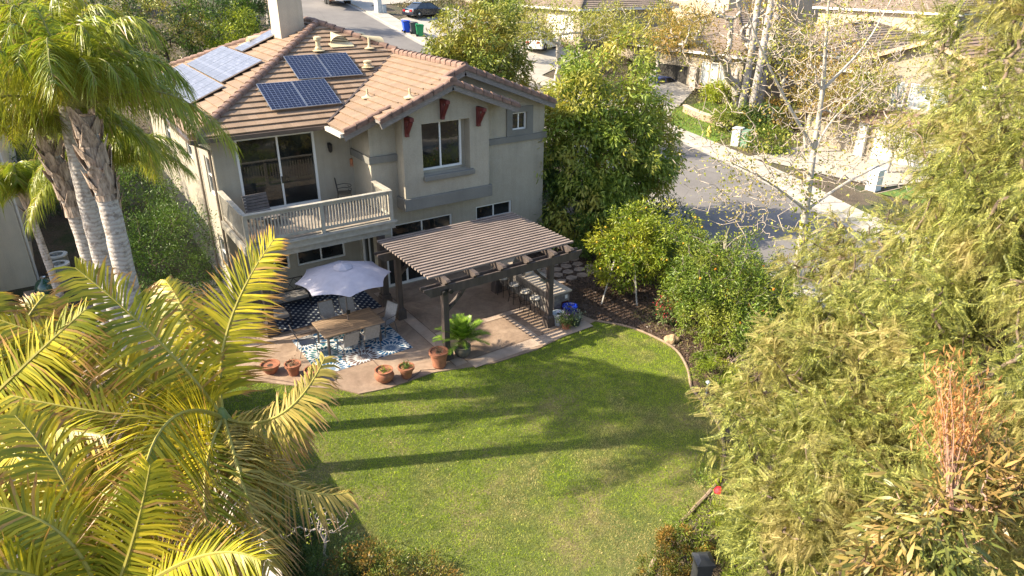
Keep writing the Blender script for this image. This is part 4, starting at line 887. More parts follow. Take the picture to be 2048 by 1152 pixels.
# --- pots ---
terra = mat('terracotta', (.30, .12, .065), .8, .22, 5, .3, 40); soil = mat('potting_soil', (.05, .035, .025), .95, .4, 20, .8)
mleaf = leafmat('pot_green', (.05, .10, .015), (.12, .19, .03), trans=.2); LF2 = [(0, 0, 0), (.5, .16, .04), (1, 0, -.02), (.5, -.16, .04)]
def pot(name, label, x, y, prof, m, plant=None, z=.046, group=None):
    prof = [(a*1.08, b*1.08) for a, b in prof]; t = thing(name, label, 'plant pot', (x, y, z), 0, group); mb = MB(); top = prof[-1]; mb.lathe(prof+[(top[0]-.035, top[1]), (top[0]-.05, top[1]-.05)], (0, 0, 0), 20); mb.build('pot_body', m, t, smooth=True)
    mb = MB(); mb.lathe([(top[0]-.03, top[1]-.06), (0, top[1]-.045)], (0, 0, 0), 16); mb.build('soil', soil, t)
    if plant:
        n, sp, h, s, ml = plant; P = np.c_[RNG.normal(size=(n, 2))*sp, np.abs(RNG.normal(size=n))*h+top[1]-.05]; D = rdir(n, .9)
        scatter('plant', P+np.array([x, y, z]), D, rdir(n), RNG.uniform(.6, 1.2, n)*s, LF2, [(0, 1, 2, 3)], ml, t)
    return t
PB = [(.13, 0), (.2, .1), (.22, .2), (.2, .27), (.235, .28), (.235, .33)]; PW = [(.13, 0), (.16, .12), (.2, .27), (.235, .28), (.24, .36)]
yl = leafmat('pot_yellow_green', (.10, .15, .01), (.25, .27, .04), trans=.2); dry = leafmat('dry_plant', (.12, .08, .04), (.25, .18, .1), trans=.1)
PG = 'terracotta pots along the patio edge'
pot('flower_pot', 'round bellied terracotta pot with low yellow green plant at the lawn edge', 2.32, -7.72, [(.15, 0), (.24, .08), (.28, .2), (.24, .3), (.22, .33), (.26, .37)], terra, (120, .08, .05, .07, yl), group=PG)
pot('flower_pot', 'rimmed terracotta pot full of bright green succulents at the lawn edge', 2.97, -7.9, PW, terra, (220, .09, .06, .07, mleaf), group=PG)
pot('flower_pot', 'tall terracotta pot with dry stems beside the front pergola post', 4.1, -7.9, [(.17, 0), (.2, .06), (.19, .1), (.25, .4), (.24, .43), (.29, .44), (.29, .52)], terra, (90, .08, .1, .08, dry), group=PG)
pot('flower_pot', 'empty terracotta bowl pot of dark soil at the left end of the patio', -.40, -5.35, [(.14, 0), (.22, .12), (.25, .22), (.28, .23), (.28, .28)], terra, group=PG)
pot('flower_pot', 'terracotta pot with withered plants, second from the left end of the patio', .15, -5.85, PW, terra, (120, .1, .07, .07, dry), group=PG)
pot('flower_pot', 'terracotta pot with sparse green sprigs behind the palm frond tips', .55, -6.45, PB, terra, (90, .09, .06, .06, mleaf), group=PG)
galv = mat('galvanized_metal', (.45, .50, .54), .4, .15, 9, metal=.5)
pot('metal_bucket', 'galvanised grey metal bucket beside the right front pergola post', 8.95, -7.72, [(.15, 0), (.17, .03), (.21, .42), (.225, .43)], galv)['category'] = 'bucket'
bl = mat('cobalt_glaze', (.008, .03, .30), .12, .3, 5, spec=.8, coat=.6)
pot('glazed_pot', 'shiny cobalt blue glazed pot at the end of the outdoor bar', 9.52, -7.62, [(.17, 0), (.23, .1), (.25, .3), (.23, .42), (.26, .46), (.255, .5)], bl)
lav = leafmat('purple_tips', (.10, .06, .14), (.28, .16, .35), trans=.1); grn3 = leafmat('herb_green', (.05, .08, .02), (.15, .19, .06), trans=.2)
t = pot('herb_pot', 'terracotta pot of purple tipped lavender at the patio corner', 9.0, -8.1, [(.13, 0), (.17, .22), (.19, .24)], terra, (700, .13, .18, .12, grn3)); n = 120; P = np.c_[RNG.normal(size=(n, 2))*.14+[9.0, -8.1], RNG.uniform(.5, .72, n)]; scatter('flower_heads', P, rdir(n, 2), rdir(n), np.full(n, .07), LF2, [(0, 1, 2, 3)], lav, t)
pot('herb_pot', 'dark pot of grey green herbs next to the lavender pot', 9.42, -8.08, [(.14, 0), (.19, .25)], mat('dark_plastic', (.03, .05, .035), .5), (500, .12, .12, .09, leafmat('sage', (.12, .15, .09), (.26, .30, .2), trans=.1)))
# sago palm
def frond_leaflets(P0, pts, nl, L0, wd, droop, spread=1., up=None, seed=0, plum=0., fold=.25, tipcut=.35, rag=.12, segs=3, start=.12):
    """pinnate frond: rachis polyline pts (k,3); returns V,F of leaflets as strips"""
    rg = np.random.default_rng(seed); pts = np.asarray(pts, float); seg = np.linalg.norm(np.diff(pts, axis=0), axis=1); cs = np.r_[0, np.cumsum(seg)]; T = cs[-1]
    s = np.repeat(np.linspace(start, .995, nl), 2); n = len(s); side = np.tile([-1., 1.], nl); s = np.clip(s+rg.normal(size=n)*.004, 0, .999)
    pos = np.stack([np.interp(s*T, cs, pts[:, k]) for k in range(3)], -1); p2 = np.stack([np.interp(np.minimum(s*T+.03*T, T), cs, pts[:, k]) for k in range(3)], -1); p1 = np.stack([np.interp(np.maximum(s*T-.03*T, 0), cs, pts[:, k]) for k in range(3)], -1)
    t = p2-p1; t /= np.linalg.norm(t, axis=1, keepdims=True)
    upv = np.array([0, 0, 1.]) if up is None else np.asarray(up, float); sd = np.cross(t, upv); sd /= np.maximum(1e-6, np.linalg.norm(sd, axis=1, keepdims=True)); un = np.cross(sd, t)
    fwd = np.interp(s, [0, .5, 1], [.25, .55, 1.3]); d = sd*side[:, None]*spread+t*fwd[:, None]+un*fold
    if plum: d += rg.normal(size=(n, 3))*plum
    d += rg.normal(size=(n, 3))*rag; d /= np.linalg.norm(d, axis=1, keepdims=True)
    Ln = L0*np.interp(s, [0, .15, .45, .8, 1], [.45, .85, 1., .75, tipcut])*rg.uniform(.88, 1.08, n)
    rows = []; al = []
    for k in range(segs+1):
        a = k/segs; c = pos+d*(Ln*a)[:, None]; c[:, 2] -= droop*Ln*(a**2)*rg.uniform(.7, 1.3, n) if k else 0
        w_ = wd*(np.array([.7, 1, .8, .05])[min(3, int(round(a*3)))] if segs == 3 else np.interp(a, [0, .2, .6, 1], [.6, 1, .85, .05])); dirn = t if k < 1 else t*.8+un*.2
        rows += [c-dirn*w_/2, c+dirn*w_/2]; al += [a, a]
    V = np.stack(rows, 1); k2 = 2*(segs+1); F = np.array([[2*i, 2*i+1, 2*i+3, 2*i+2] for i in range(segs)])
    Fa = (F[None]+(np.arange(n)*k2)[:, None, None]).reshape(-1, 4); return V.reshape(-1, 3), Fa, np.tile(al, n)
def bez(a, b, c, n=14):
    a, b, c = map(lambda q: np.asarray(q, float), (a, b, c)); t = np.linspace(0, 1, n)[:, None]; return (1-t)**2*a+2*t*(1-t)*b+t*t*c
def frond(parent, pts, nl, L0, wd, droop, m, rm, r0=.02, name='frond', **k):
    V, F, al = frond_leaflets(None, pts, nl, L0, wd, droop, **k); o = npmesh(name, V, F, m, parent, along=al)
    mb = MB(); mb.tube([tuple(p) for p in pts], list(np.linspace(r0, r0*.2, len(pts))), 5); mb.build('rachis', rm, o)
    return o
sago_l = leafmat('sago_leaf', (.08, .18, .012), (.22, .34, .035), trans=.2, rough=.35); rach = mat('green_rachis', (.16, .17, .05), .5)
sx, sy = 5.05, -7.72
t = thing('sago_palm', 'potted sago palm with a rosette of stiff green fronds on the patio edge', 'plant', (sx, sy, .046)); mb = MB(); mb.lathe([(.17, 0), (.25, .1), (.28, .25), (.24, .34), (.28, .36)], (0, 0, 0), 18); mb.build('pot_body', mat('olive_grey_pot', (.12, .11, .085), .7), t, smooth=True)
mb = MB(); mb.lathe([(.14, .3), (.15, .5), (.05, .58)], (0, 0, 0), 12); mb.build('trunk', mat('sago_trunk', (.12, .08, .05), .9, .4, 20), t)
for k in range(36):
    a = k*2.399; el = R(80-k*2.0); Lf = .90+.14*random.random(); b0 = np.array([sx, sy, .6]); dr = np.array([math.cos(a)*math.cos(el), math.sin(a)*math.cos(el), math.sin(el)]); md = b0+dr*Lf*.6; tp = b0+dr*Lf+np.array([0, 0, -.12-.1*math.cos(el)])
    frond(t, bez(b0, md+np.array([0, 0, .06]), tp, 8), 32, .24, .028, .1, sago_l, rach, .008, seed=k, segs=2, rag=.05, start=.2)
# path light, post, garden wall, boulder
t = thing('path_light', 'small grey garden path light at the lawn edging', 'garden light', (9.92, -13.62, 0)); mb = MB(); mb.tube([(0, 0, 0), (0, 0, .42)], .025, 8); mb.build('stake', galv, t); mb = MB(); mb.lathe([(.05, .42), (.075, .46), (.03, .52)], (0, 0, 0), 10); mb.build('lamp_head', galv, t)
p = AT(1408, 1118, 12.4); t = thing('fence_post', 'square charcoal metal post with a pointed cap rising among the shrubs at the bottom', 'post', (p[0], p[1], 0), R(-30)); pm2 = mat('charcoal_metal', (.035, .037, .04), .45, .15, 6); mb = MB(); mb.box(-.14, .14, -.14, .14, -.2, p[2]-.05); mb.build('shaft', pm2, t, bevel=.008)
mb = MB(); zt = p[2]; mb.add([(-.17, -.17, zt-.06), (.17, -.17, zt-.06), (.17, .17, zt-.06), (-.17, .17, zt-.06), (-.17, -.17, zt), (.17, -.17, zt), (.17, .17, zt), (-.17, .17, zt), (-.08, -.08, zt+.05), (.08, -.08, zt+.05), (.08, .08, zt+.05), (-.08, .08, zt+.05)], [(0, 1, 2, 3), (0, 1, 5, 4), (1, 2, 6, 5), (2, 3, 7, 6), (3, 0, 4, 7), (4, 5, 9, 8), (5, 6, 10, 9), (6, 7, 11, 10), (7, 4, 8, 11), (8, 9, 10, 11)]); mb.build('cap', pm2, t)
t = thing('garden_wall', 'pale stucco garden wall running along the left side of the lawn', 'wall', (-2.98, -11.5, 0)); mb = MB(); mb.box(-3.08, -2.88, -24, -5.2, -3, 1.74); mb.build('wall_body', stucco('wall_stucco', (.42, .38, .32)), t, world=True); mb = MB(); mb.box(-3.14, -2.82, -24, -5.15, 1.743, 1.82); mb.build('coping', stucco('pale_coping', (.60, .52, .45)), t, world=True, bevel=.01)
mb = MB(); mb.tube([(4.3, -7.75, .055), (3.9, -8.0, .055), (3.5, -7.8, .055), (3.3, -7.95, .055), (2.9, -8.12, .055)], .008, 5); tag(mb.build('extension_cord', blk), 'thin black cord lying on the patio by the tall pot', 'cord')
bm = bmesh.new(); bmesh.ops.create_icosphere(bm, subdivisions=3, radius=.22)
for vv in bm.verts: k = 1+.18*math.sin(vv.co.x*23+1)*math.cos(vv.co.y*19); vv.co = Vector((vv.co.x*k*1.2, vv.co.y*k, vv.co.z*k*.75))
me = bpy.data.meshes.new('boulder'); bm.to_mesh(me); bm.free(); me.materials.append(mat('tan_rock', (.38, .27, .15), .9, .3, 6, .4)); o = bpy.data.objects.new('boulder', me); COL.objects.link(o); o.location = (11.45, -10.75, .08); tag(o, 'tan rounded boulder in the mulch beside the lawn edging', 'rock')
# ================= STREET AND FAR SIDE =================
HARD = []
def drape(name, poly, dz, m, res=1.0, kind='structure'):
    """flat polygon draped over the terrain as a fine grid clipped to the outline"""
    P = [tuple(map(float, p[:2])) for p in poly]; mb = MB()
    if 'lawn' not in name: HARD.append(P)
    x0, x1 = min(p[0] for p in P), max(p[0] for p in P); y0, y1 = min(p[1] for p in P), max(p[1] for p in P)
    for ix in range(int((x1-x0)/res)+1):
        q = clip(clip(P, 0, x0+ix*res, True), 0, x0+(ix+1)*res, False)
        if len(q) < 3: continue
        for iy in range(int((y1-y0)/res)+1):
            r_ = clip(clip(q, 1, y0+iy*res, True), 1, y0+(iy+1)*res, False)
            if len(r_) >= 3: mb.add([(a, b, float(TER(a, b))+dz) for a, b in r_], [tuple(range(len(r_)))])
    return tag(mb.build(name, m), kind=kind)
tt = lambda x, y: float(TER(x, y))
cream = stucco('plain_cream_stucco', (.31, .265, .20), .05); beige = stucco('beige_stucco', (.46, .38, .28), .06); white_t = mat('white_trim', (.6, .585, .55), .6, .05); ledge = mat('stacked_stone', (.42, .37, .31), .9, .5, 5, 1., 12, col2=(.15, .12, .095))  # cream is one even base colour for the far house walls
tile2 = mat('pale_brown_roof_tile', (.20, .155, .118), .85, .25, 2.5, .3, 30); pale_gl = glass_mat('pale_window_glass', (.22, .24, .25), .06, .8)  # pale grey mottled base colour for the far house windows
dw = conc
drape('driveway', [(34.0, 4.2), (34.9, -4.6), (43.5, -6.5), (42.5, 4.0)], .05, conc); drape('driveway', [(34.7, 13.0), (34.5, 18.5), (44, 24), (45, 19)], .05, conc)
drape('driveway', [(31.0, 24.8), (29.2, 30.0), (38.5, 36.5), (41, 30)], .05, conc); drape('driveway', [(28.4, 37.5), (28.4, 44.8), (37, 50), (38, 42)], .05, conc); drape('driveway', [(28.3, 52), (28.3, 58), (38, 60), (38, 54)], .05, conc)
drape('driveway', [(13.5, 12), (24, 14), (20, 20), (13, 19)], .06, conc)
fg = mat('far_lawn_green', (.10, .17, .03), .95, .3, 4, .5, 30)
drape('front_lawn', [(35.0, 8.0), (35.3, 12.5), (38.4, 15.5), (43.6, 16), (42.5, 11), (38, 8.6)], .05, fg); drape('front_lawn', [(33.6, -5.2), (33.9, -7.5), (37.5, -7.6), (36.6, -5.2)], .05, fg)
drape('front_walk', [(44, 11.2), (44.6, 12.4), (50, 11.4), (52, 6), (51, 6), (49.5, 10.4)], .07, conc)
def hip_house(name, label, x0, x1, y0, y1, h, pitch, wallm, wins=(), over=.5, zb=None, parts=True, group=None, sidewins=(), hip=True, tm=None):
    zb = tt(x0, (y0+y1)/2) if zb is None else zb; t = thing(name, label, 'house', ((x0+x1)/2, (y0+y1)/2, zb), 0, group); mb = MB(); ze = zb+h
    wall_panel(mb, MXl(x0), y0, y1, zb-1.5, lambda a: ze, [w[:4] for w in wins], dep=.12); wall_panel(mb, MY(y0), x0, x1, zb-1.5, lambda a: ze, [w[:4] for w in sidewins], dep=.12)
    mb.box(x0+.5, x1-.01, y0+.5, y1-.01, zb-1.5, ze-.02); mb.add([(x0, y1, zb-1.5), (x1, y1, zb-1.5), (x1, y1, ze), (x0, y1, ze)], [(0, 1, 2, 3)]); mb.add([(x1, y0, zb-1.5), (x1, y1, zb-1.5), (x1, y1, ze), (x1, y0, ze)], [(0, 1, 2, 3)])
    mb.build('wall', wallm, t, world=True, recalc=False)
    X0, X1, Y0, Y1 = x0-over, x1+over, y0-over, y1+over; dx, dy = X1-X0, Y1-Y0; r_ = min(dx, dy)/2; zr_ = ze+pitch*r_
    global RB; RB = MB()
    if dx >= dy: A, B = (X0+r_, Y0+r_), (X1-r_, Y0+r_)
    else: A, B = (X0+r_, Y0+r_), (X0+r_, Y1-r_)
    if dx >= dy:
        rp((X0, Y0, ze), (1, 0), (0, 1), pitch, [(X0, Y0), (X1, Y0), B, A], e=.45, th=.06); rp((X1, Y1, ze), (-1, 0), (0, -1), pitch, [(X1, Y1), (X0, Y1), A, B], e=.45, th=.06)
        rp((X0, Y1, ze), (0, -1), (1, 0), pitch, [(X0, Y1), (X0, Y0), A], e=.45, th=.06); rp((X1, Y0, ze), (0, 1), (-1, 0), pitch, [(X1, Y0), (X1, Y1), B], e=.45, th=.06)
    else:
        rp((X0, Y1, ze), (0, -1), (1, 0), pitch, [(X0, Y1), (X0, Y0), A, B], e=.45, th=.06); rp((X1, Y0, ze), (0, 1), (-1, 0), pitch, [(X1, Y0), (X1, Y1), B, A], e=.45, th=.06)
        rp((X0, Y0, ze), (1, 0), (0, 1), pitch, [(X0, Y0), (X1, Y0), A], e=.45, th=.06); rp((X1, Y1, ze), (-1, 0), (0, -1), pitch, [(X1, Y1), (X0, Y1), B], e=.45, th=.06)
    RB.build('roof', tm or tile2, t, world=True, recalc=False)
    mb = MB(); mb.box(X0-.03, X0+.05, Y0, Y1, ze-.22, ze-.01); mb.box(X0, X1, Y0-.03, Y0+.05, ze-.22, ze-.012); mb.box(X0+.05, X1, Y0+.05, Y1, ze-.06, ze-.03); mb.build('fascia', white_t, t, world=True)
    for P_, Q_ in (((X0, Y0), A), ((X0, Y1) if dx >= dy else (X1, Y0), A), ((X1, Y0) if dx >= dy else (X0, Y1), B), (A, B)):
        za = zr_ if P_ == A else ze
        caps((P_[0], P_[1], za+.05), (Q_[0], Q_[1], zr_+.05)).build('hip_cap', tile2, t, world=True)
    for w in wins: 
        if len(w) > 4 and w[4] == 'garage': garage_door(MXl(x0), w, t)
        else: window(MXl(x0), *w[:4], t, mull=(.5,) if w[1]-w[0] > 1 else (), fw=.09, fm=white_t, gm=pale_gl)
    for w in sidewins: window(MY(y0), *w[:4], t, mull=(), fw=.09, fm=white_t)
    return t
def garage_door(M, w, t):
    mb = MB(); mb.box(w[0], w[1], w[2], w[3], .08, .12, M); o = mb.build('garage_door', white_t, t, world=True); mb = MB(); n = 4
    for i in range(n):
        for j in range(4):
            a0 = w[0]+(w[1]-w[0])*(j+.1)/4; a1 = w[0]+(w[1]-w[0])*(j+.9)/4; b0 = w[2]+(w[3]-w[2])*(i+.12)/n; b1 = w[2]+(w[3]-w[2])*(i+.88)/n; mb.box(a0, a1, b0, b1, .06, .079, M)
    mb.build('raised_panels', white_t, o)
# house with stone columns
xb = 44.6
q = lambda u, v, X=xb: PX(u, v, X)
ytop = q(1360, 95); zE = 1.5+3.6
w0, w1 = q(1397, 120), q(1448, 190)
ya, yb_ = sorted((w0[1], w1[1])); 
HB = hip_house('stone_column_house', 'cream one storey house with stone columns and an open garage behind the white branched tree', xb, 60, ya-1.6, ya+14, 3.9, .36, cream, [(ya+.0, ya+.85, 2.05, 4.2), (ya+1.0, ya+1.85, 2.05, 4.2), (ya+2.0, ya+2.85, 2.05, 4.2)], zb=1.1)
mb = MB(); mb.box(xb-.3, xb-.01, ya-.9, ya-.15, .5, 3.6); mb.build('stone_column', ledge, HB, world=True); mb = MB(); mb.box(xb-.3, xb-.01, ya+3.1, ya+3.9, .5, 3.6); mb.build('stone_column', ledge, HB, world=True)
mb = MB(); mb.box(xb-.35, xb-.01, ya-.1, ya+3.05, 1.85, 1.98); mb.build('window_ledge', cream, HB, world=True)
mb = MB(); mb.box(xb-.01, xb+.02, ya+4.4, ya+8.2, .9, 3.5); mb.build('garage_shade_sheet', mat('painted_garage_shade', (.03, .028, .025), .9), HB, world=True)  # dark sheet on the solid wall, painted shade of the garage inside
for k in range(4):
    pt_ = (xb-.2, ya+.3+k*.75, 1.98); t = thing('window_pot', ('first', 'second', 'third', 'last')[k]+' terracotta pot from the right on the stone column house ledge', 'plant pot', pt_, 0, 'small pots on the window ledge of the stone column house'); mb = MB(); mb.lathe([(.1, 0), (.16, .22)], (0, 0, 0), 8); mb.build('pot_body', terra, t); mb = MB(); mb.lathe([(.12, .2), (.17, .32), (.08, .42)], (0, 0, 0), 7); mb.build('plant', mat('pot_plant_dark', (.10, .09, .03), .9, .4, 30), t)
# gabled house
xg = 42.5
ap_ = PX(1868, 78, xg); lf = PX(1762, 142, xg); rt = PX(1930, 112, xg); zf = tt(xg, ap_[1])
HC = hip_house('gabled_house', 'beige two storey house with white windows under a front gable at the upper right', 43.2, 56, ap_[1]-6, ap_[1]+7, 5.2, .34, cream, [(ap_[1]-2.9, ap_[1]-1.6, 3.4, 4.8), (ap_[1]+.3, ap_[1]+1.6, 3.4, 4.8)], zb=zf)
yA = ap_[1]; zA = ap_[2]; g0, g1 = yA-3.0, yA+3.6; gt = lambda y: zA-.35*abs(y-yA)-.25
mb = MB(); xw = xg-.0; wv = [(yA-1.9, yA-.95, 3.3, 4.9), (yA-.75, yA+.75, 3.3, 4.9), (yA+.95, yA+1.9, 3.3, 4.9)]
wall_panel(mb, MXl(xw), g0, g1, 2.7, gt, wv, brk=(yA,)); mb.add([(xw, g0, 2.7), (xw+3, g0, 2.7), (xw+3, g0, gt(g0)), (xw, g0, gt(g0))], [(0, 1, 2, 3)]); mb.add([(xw, g1, 2.7), (xw+3, g1, 2.7), (xw+3, g1, gt(g1)), (xw, g1, gt(g1))], [(0, 1, 2, 3)]); mb.build('gable_wall', cream, HC, world=True, recalc=False)
for w_ in wv: window(MXl(xw), *w_, HC, mull=(), fw=.1, fm=white_t, gm=pale_gl)
RB = MB(); rp((xg, yA-3.6, zA-.35*3.6-.1), (1, 0), (0, 1), .35, [(xg-.6, yA-3.6), (xg+7, yA-3.6), (xg+7, yA), (xg-.6, yA)], e=.42, th=.06); rp((xg, yA+4.2, zA-.35*4.2-.1), (-1, 0), (0, -1), .35, [(xg-.6, yA+4.2), (xg+7, yA+4.2), (xg+7, yA), (xg-.6, yA)], e=.42, th=.06); RB.build('gable_roof', mat('rosy_roof_tile', (.24, .16, .115), .85, .2, 2.5), HC, world=True, recalc=False)
for sg, L_ in ((-1, 3.65), (1, 4.25)): mb = MB(); mb.bar((xg-.62, yA, zA-.12), (xg-.62, yA+sg*L_, zA-.12-.35*L_), .08, .26); mb.build('barge_board', mat('peach_fascia', (.48, .33, .22), .7), HC, world=True)
RB = MB(); rp((xg-2.2, yA+7, 2.35), (0, -1), (1, 0), .3, [(xg-2.2, yA+7), (xg-2.2, yA-4.5), (xg+.2, yA-4.5), (xg+.2, yA+7)], e=.42, th=.06); RB.build('porch_roof', MATS.get('rosy_roof_tile', tile2), HC, world=True, recalc=False)
mb = MB(); mb.box(xg-1.6, xg-1.4, yA-4.2, yA+6.6, zf-.2, 2.3); mb.build('garage_wall', cream, HC, world=True); garage_door(MXl(xg-1.72), (yA-3.6, yA+1.4, zf, zf+2.2), HC)
mb = MB(); mb.box(xg-1.9, xg-1.62, yA+1.9, yA+2.5, zf, 2.3); mb.build('garage_pillar', white_t, HC, world=True)
hip_house('tan_house', 'tan house with long grey brown tiled roof left of the gabled house', 52, 66, ap_[1]+9.5, ap_[1]+20, 3.6, .36, beige, [], zb=1.4, sidewins=[(54, 55.2, 2.4, 3.8)])
hip_house('white_garage_house', 'cream house with white garage door behind the white suv', 41.5, 54, 31.5, 45, 3.2, .38, cream, [(32.6, 37.2, 5.0, 7.2, 'garage'), (38.6, 40.0, 5.6, 7.0)], zb=4.7)
hip_house('upslope_house', 'grey roofed two storey house at the top edge behind the open garage house', 60, 78, 29, 43, 5.4, .4, beige, [(31, 32.6, 8.2, 9.6), (35, 36.6, 8.2, 9.6)], zb=5.5)
hip_house('far_cream_house', 'small cream house at the top edge above the dark sedan', 41, 52, 51, 62, 3.2, .38, cream, [(52.5, 54, 9.0, 10.2), (55.5, 57, 9.0, 10.2), (58.2, 59.4, 9.0, 10.2)], zb=7.6)
hip_house('far_tan_house', 'pale roofed house at the top right edge behind the hillside shrubs', 66, 80, 8, 22, 5.0, .4, beige, [(10, 11.5, 5.0, 6.4)], zb=3.0)
# retaining wall
rwl = smooth_line([GP(1368, 225)[:2], GP(1400, 240)[:2], GP(1440, 252)[:2], GP(1476, 262)[:2]], 4); mb = MB()
for a, b in zip(rwl[:-1], rwl[1:]): mb.bar((a[0], a[1], tt(*a)+.1), (b[0], b[1], tt(*b)+.1), .3, .9, ext=.02)
t = thing('retaining_wall', 'low curved tan block retaining wall below the front lawn across the street', 'wall', (rwl[5][0], rwl[5][1], tt(*rwl[5])))
mb.build('block_courses', mat('tan_block', (.36, .27, .19), .95, .35, 6, 1., 10, col2=(.16, .11, .08)), t, world=True); mb = MB()
for a, b in zip(rwl[:-1], rwl[1:]): mb.bar((a[0], a[1], tt(*a)+.6), (b[0], b[1], tt(*b)+.6), .38, .1, ext=.02)
mb.build('cap_course', mat('tan_cap', (.48, .39, .29), .9, .2, 5), t, world=True)
# hydrant, utility boxes, pillar
yel = mat('hydrant_yellow', (.62, .48, .10), .5, .1); p = GP(1417, 273); t = thing('fire_hydrant', 'yellow fire hydrant on the grass verge across the street', 'fire hydrant', p)
mb = MB(); mb.lathe([(.17, 0), (.17, .06), (.11, .08), (.11, .5), (.14, .52), (.13, .6), (.06, .72), (.03, .8)], (0, 0, 0), 12); mb.build('barrel', yel, t, smooth=True); mb = MB(); mb.tube([(-.2, 0, .42), (.2, 0, .42)], .06, 8); mb.tube([(0, 0, .38), (0, -.2, .38)], .07, 8); mb.build('nozzles', yel, t)
def ubox(name, label, p, w_, d_, h_, m):
    t = thing(name, label, 'utility box', p, .3, 'utility cabinets by the pavement'); mb = MB(); mb.box(-w_, w_, -d_, d_, 0, h_); mb.build('cabinet', m, t, bevel=.04); mb = MB(); mb.box(-w_*.8, w_*.8, -d_-.012, -d_-.001, .1, h_*.85); mb.box(-w_*1.06, w_*1.06, -d_*1.08, d_*1.08, h_+.001, h_+.05); mb.build('door', m, t, bevel=.01)
gpale = mat('pale_grey_enamel', (.5, .52, .5), .6); gg = mat('utility_green', (.16, .28, .19), .6)
p = GP(1472, 292); ubox('utility_box', 'pale grey utility box beside the green one, across the street', p, .35, .3, 1.25, gpale); p = GP(1487, 294); ubox('utility_box', 'green utility box among bushes across the street', p, .36, .35, 1.15, gg)
p = GP(757, 27); ubox('utility_box', 'taller pale utility box by the far pavement near the sedan', p, .3, .3, 1.4, gpale); p = GP(767, 27); ubox('utility_box', 'shorter pale utility box by the far pavement near the sedan', p, .25, .25, .8, gpale)
p = GP(1745, 380); t = thing('driveway_pillar', 'white square pillar at the edge of the bright driveway', 'pillar', p); mb = MB(); mb.box(-.3, .3, -.3, .3, 0, 1.15); mb.build('shaft', white_t, t); mb = MB(); mb.box(-.36, .36, -.36, .36, 1.152, 1.25); mb.build('cap', white_t, t)
# wheeled bins
def bin_(loc, rz, m, label):
    t = thing('wheeled_bin', label, 'bin', loc, rz, 'wheeled bins by the kerb'); mb = MB(); a = [(-.24, -.26), (.24, -.26), (.24, .26), (-.24, .26)]; b = [(-.32, -.36), (.32, -.36), (.32, .38), (-.32, .38)]
    mb.add([(x, y, .04) for x, y in a]+[(x, y, 1.02) for x, y in b], [(0, 1, 2, 3), (0, 1, 5, 4), (1, 2, 6, 5), (2, 3, 7, 6), (3, 0, 4, 7), (4, 5, 6, 7)]); mb.box(-.34, .34, -.38, .4, .96, 1.02); mb.build('bin_body', m, t, bevel=.02)
    mb = MB(); mb.add([(-.35, -.42, 1.03), (.35, -.42, 1.03), (.35, .4, 1.10), (-.35, .4, 1.10), (-.3, -.3, 1.1), (.3, -.3, 1.1), (.3, .3, 1.16), (-.3, .3, 1.16)], [(0, 1, 2, 3), (0, 1, 5, 4), (1, 2, 6, 5), (2, 3, 7, 6), (3, 0, 4, 7), (4, 5, 6, 7)]); mb.build('lid', m, t, bevel=.01)
    for x in (-.3, .3): mb = MB(); mb.lathe([(.12, -.03), (.12, .03)], (0, 0, 0), 12, lambda p, q, r, x=x: (x+r, .3+p, .12+q)); mb.build('wheel', blk, t)
for (u, v, m, lb, rz) in ((804, 67, mat('bin_blue', (.01, .07, .55), .4), 'blue wheeled bin, left of the three by the kerb', .2), (819, 70, mat('bin_grey', (.07, .075, .08), .45), 'dark grey wheeled bin in the middle of the three by the kerb', .1), (831, 75, mat('bin_green', (.02, .22, .08), .4), 'green wheeled bin, right of the three by the kerb', .0)):
    p = GP(u, v); bin_((p[0]+.5, p[1], p[2]+.06), rz+1.2, m, lb)
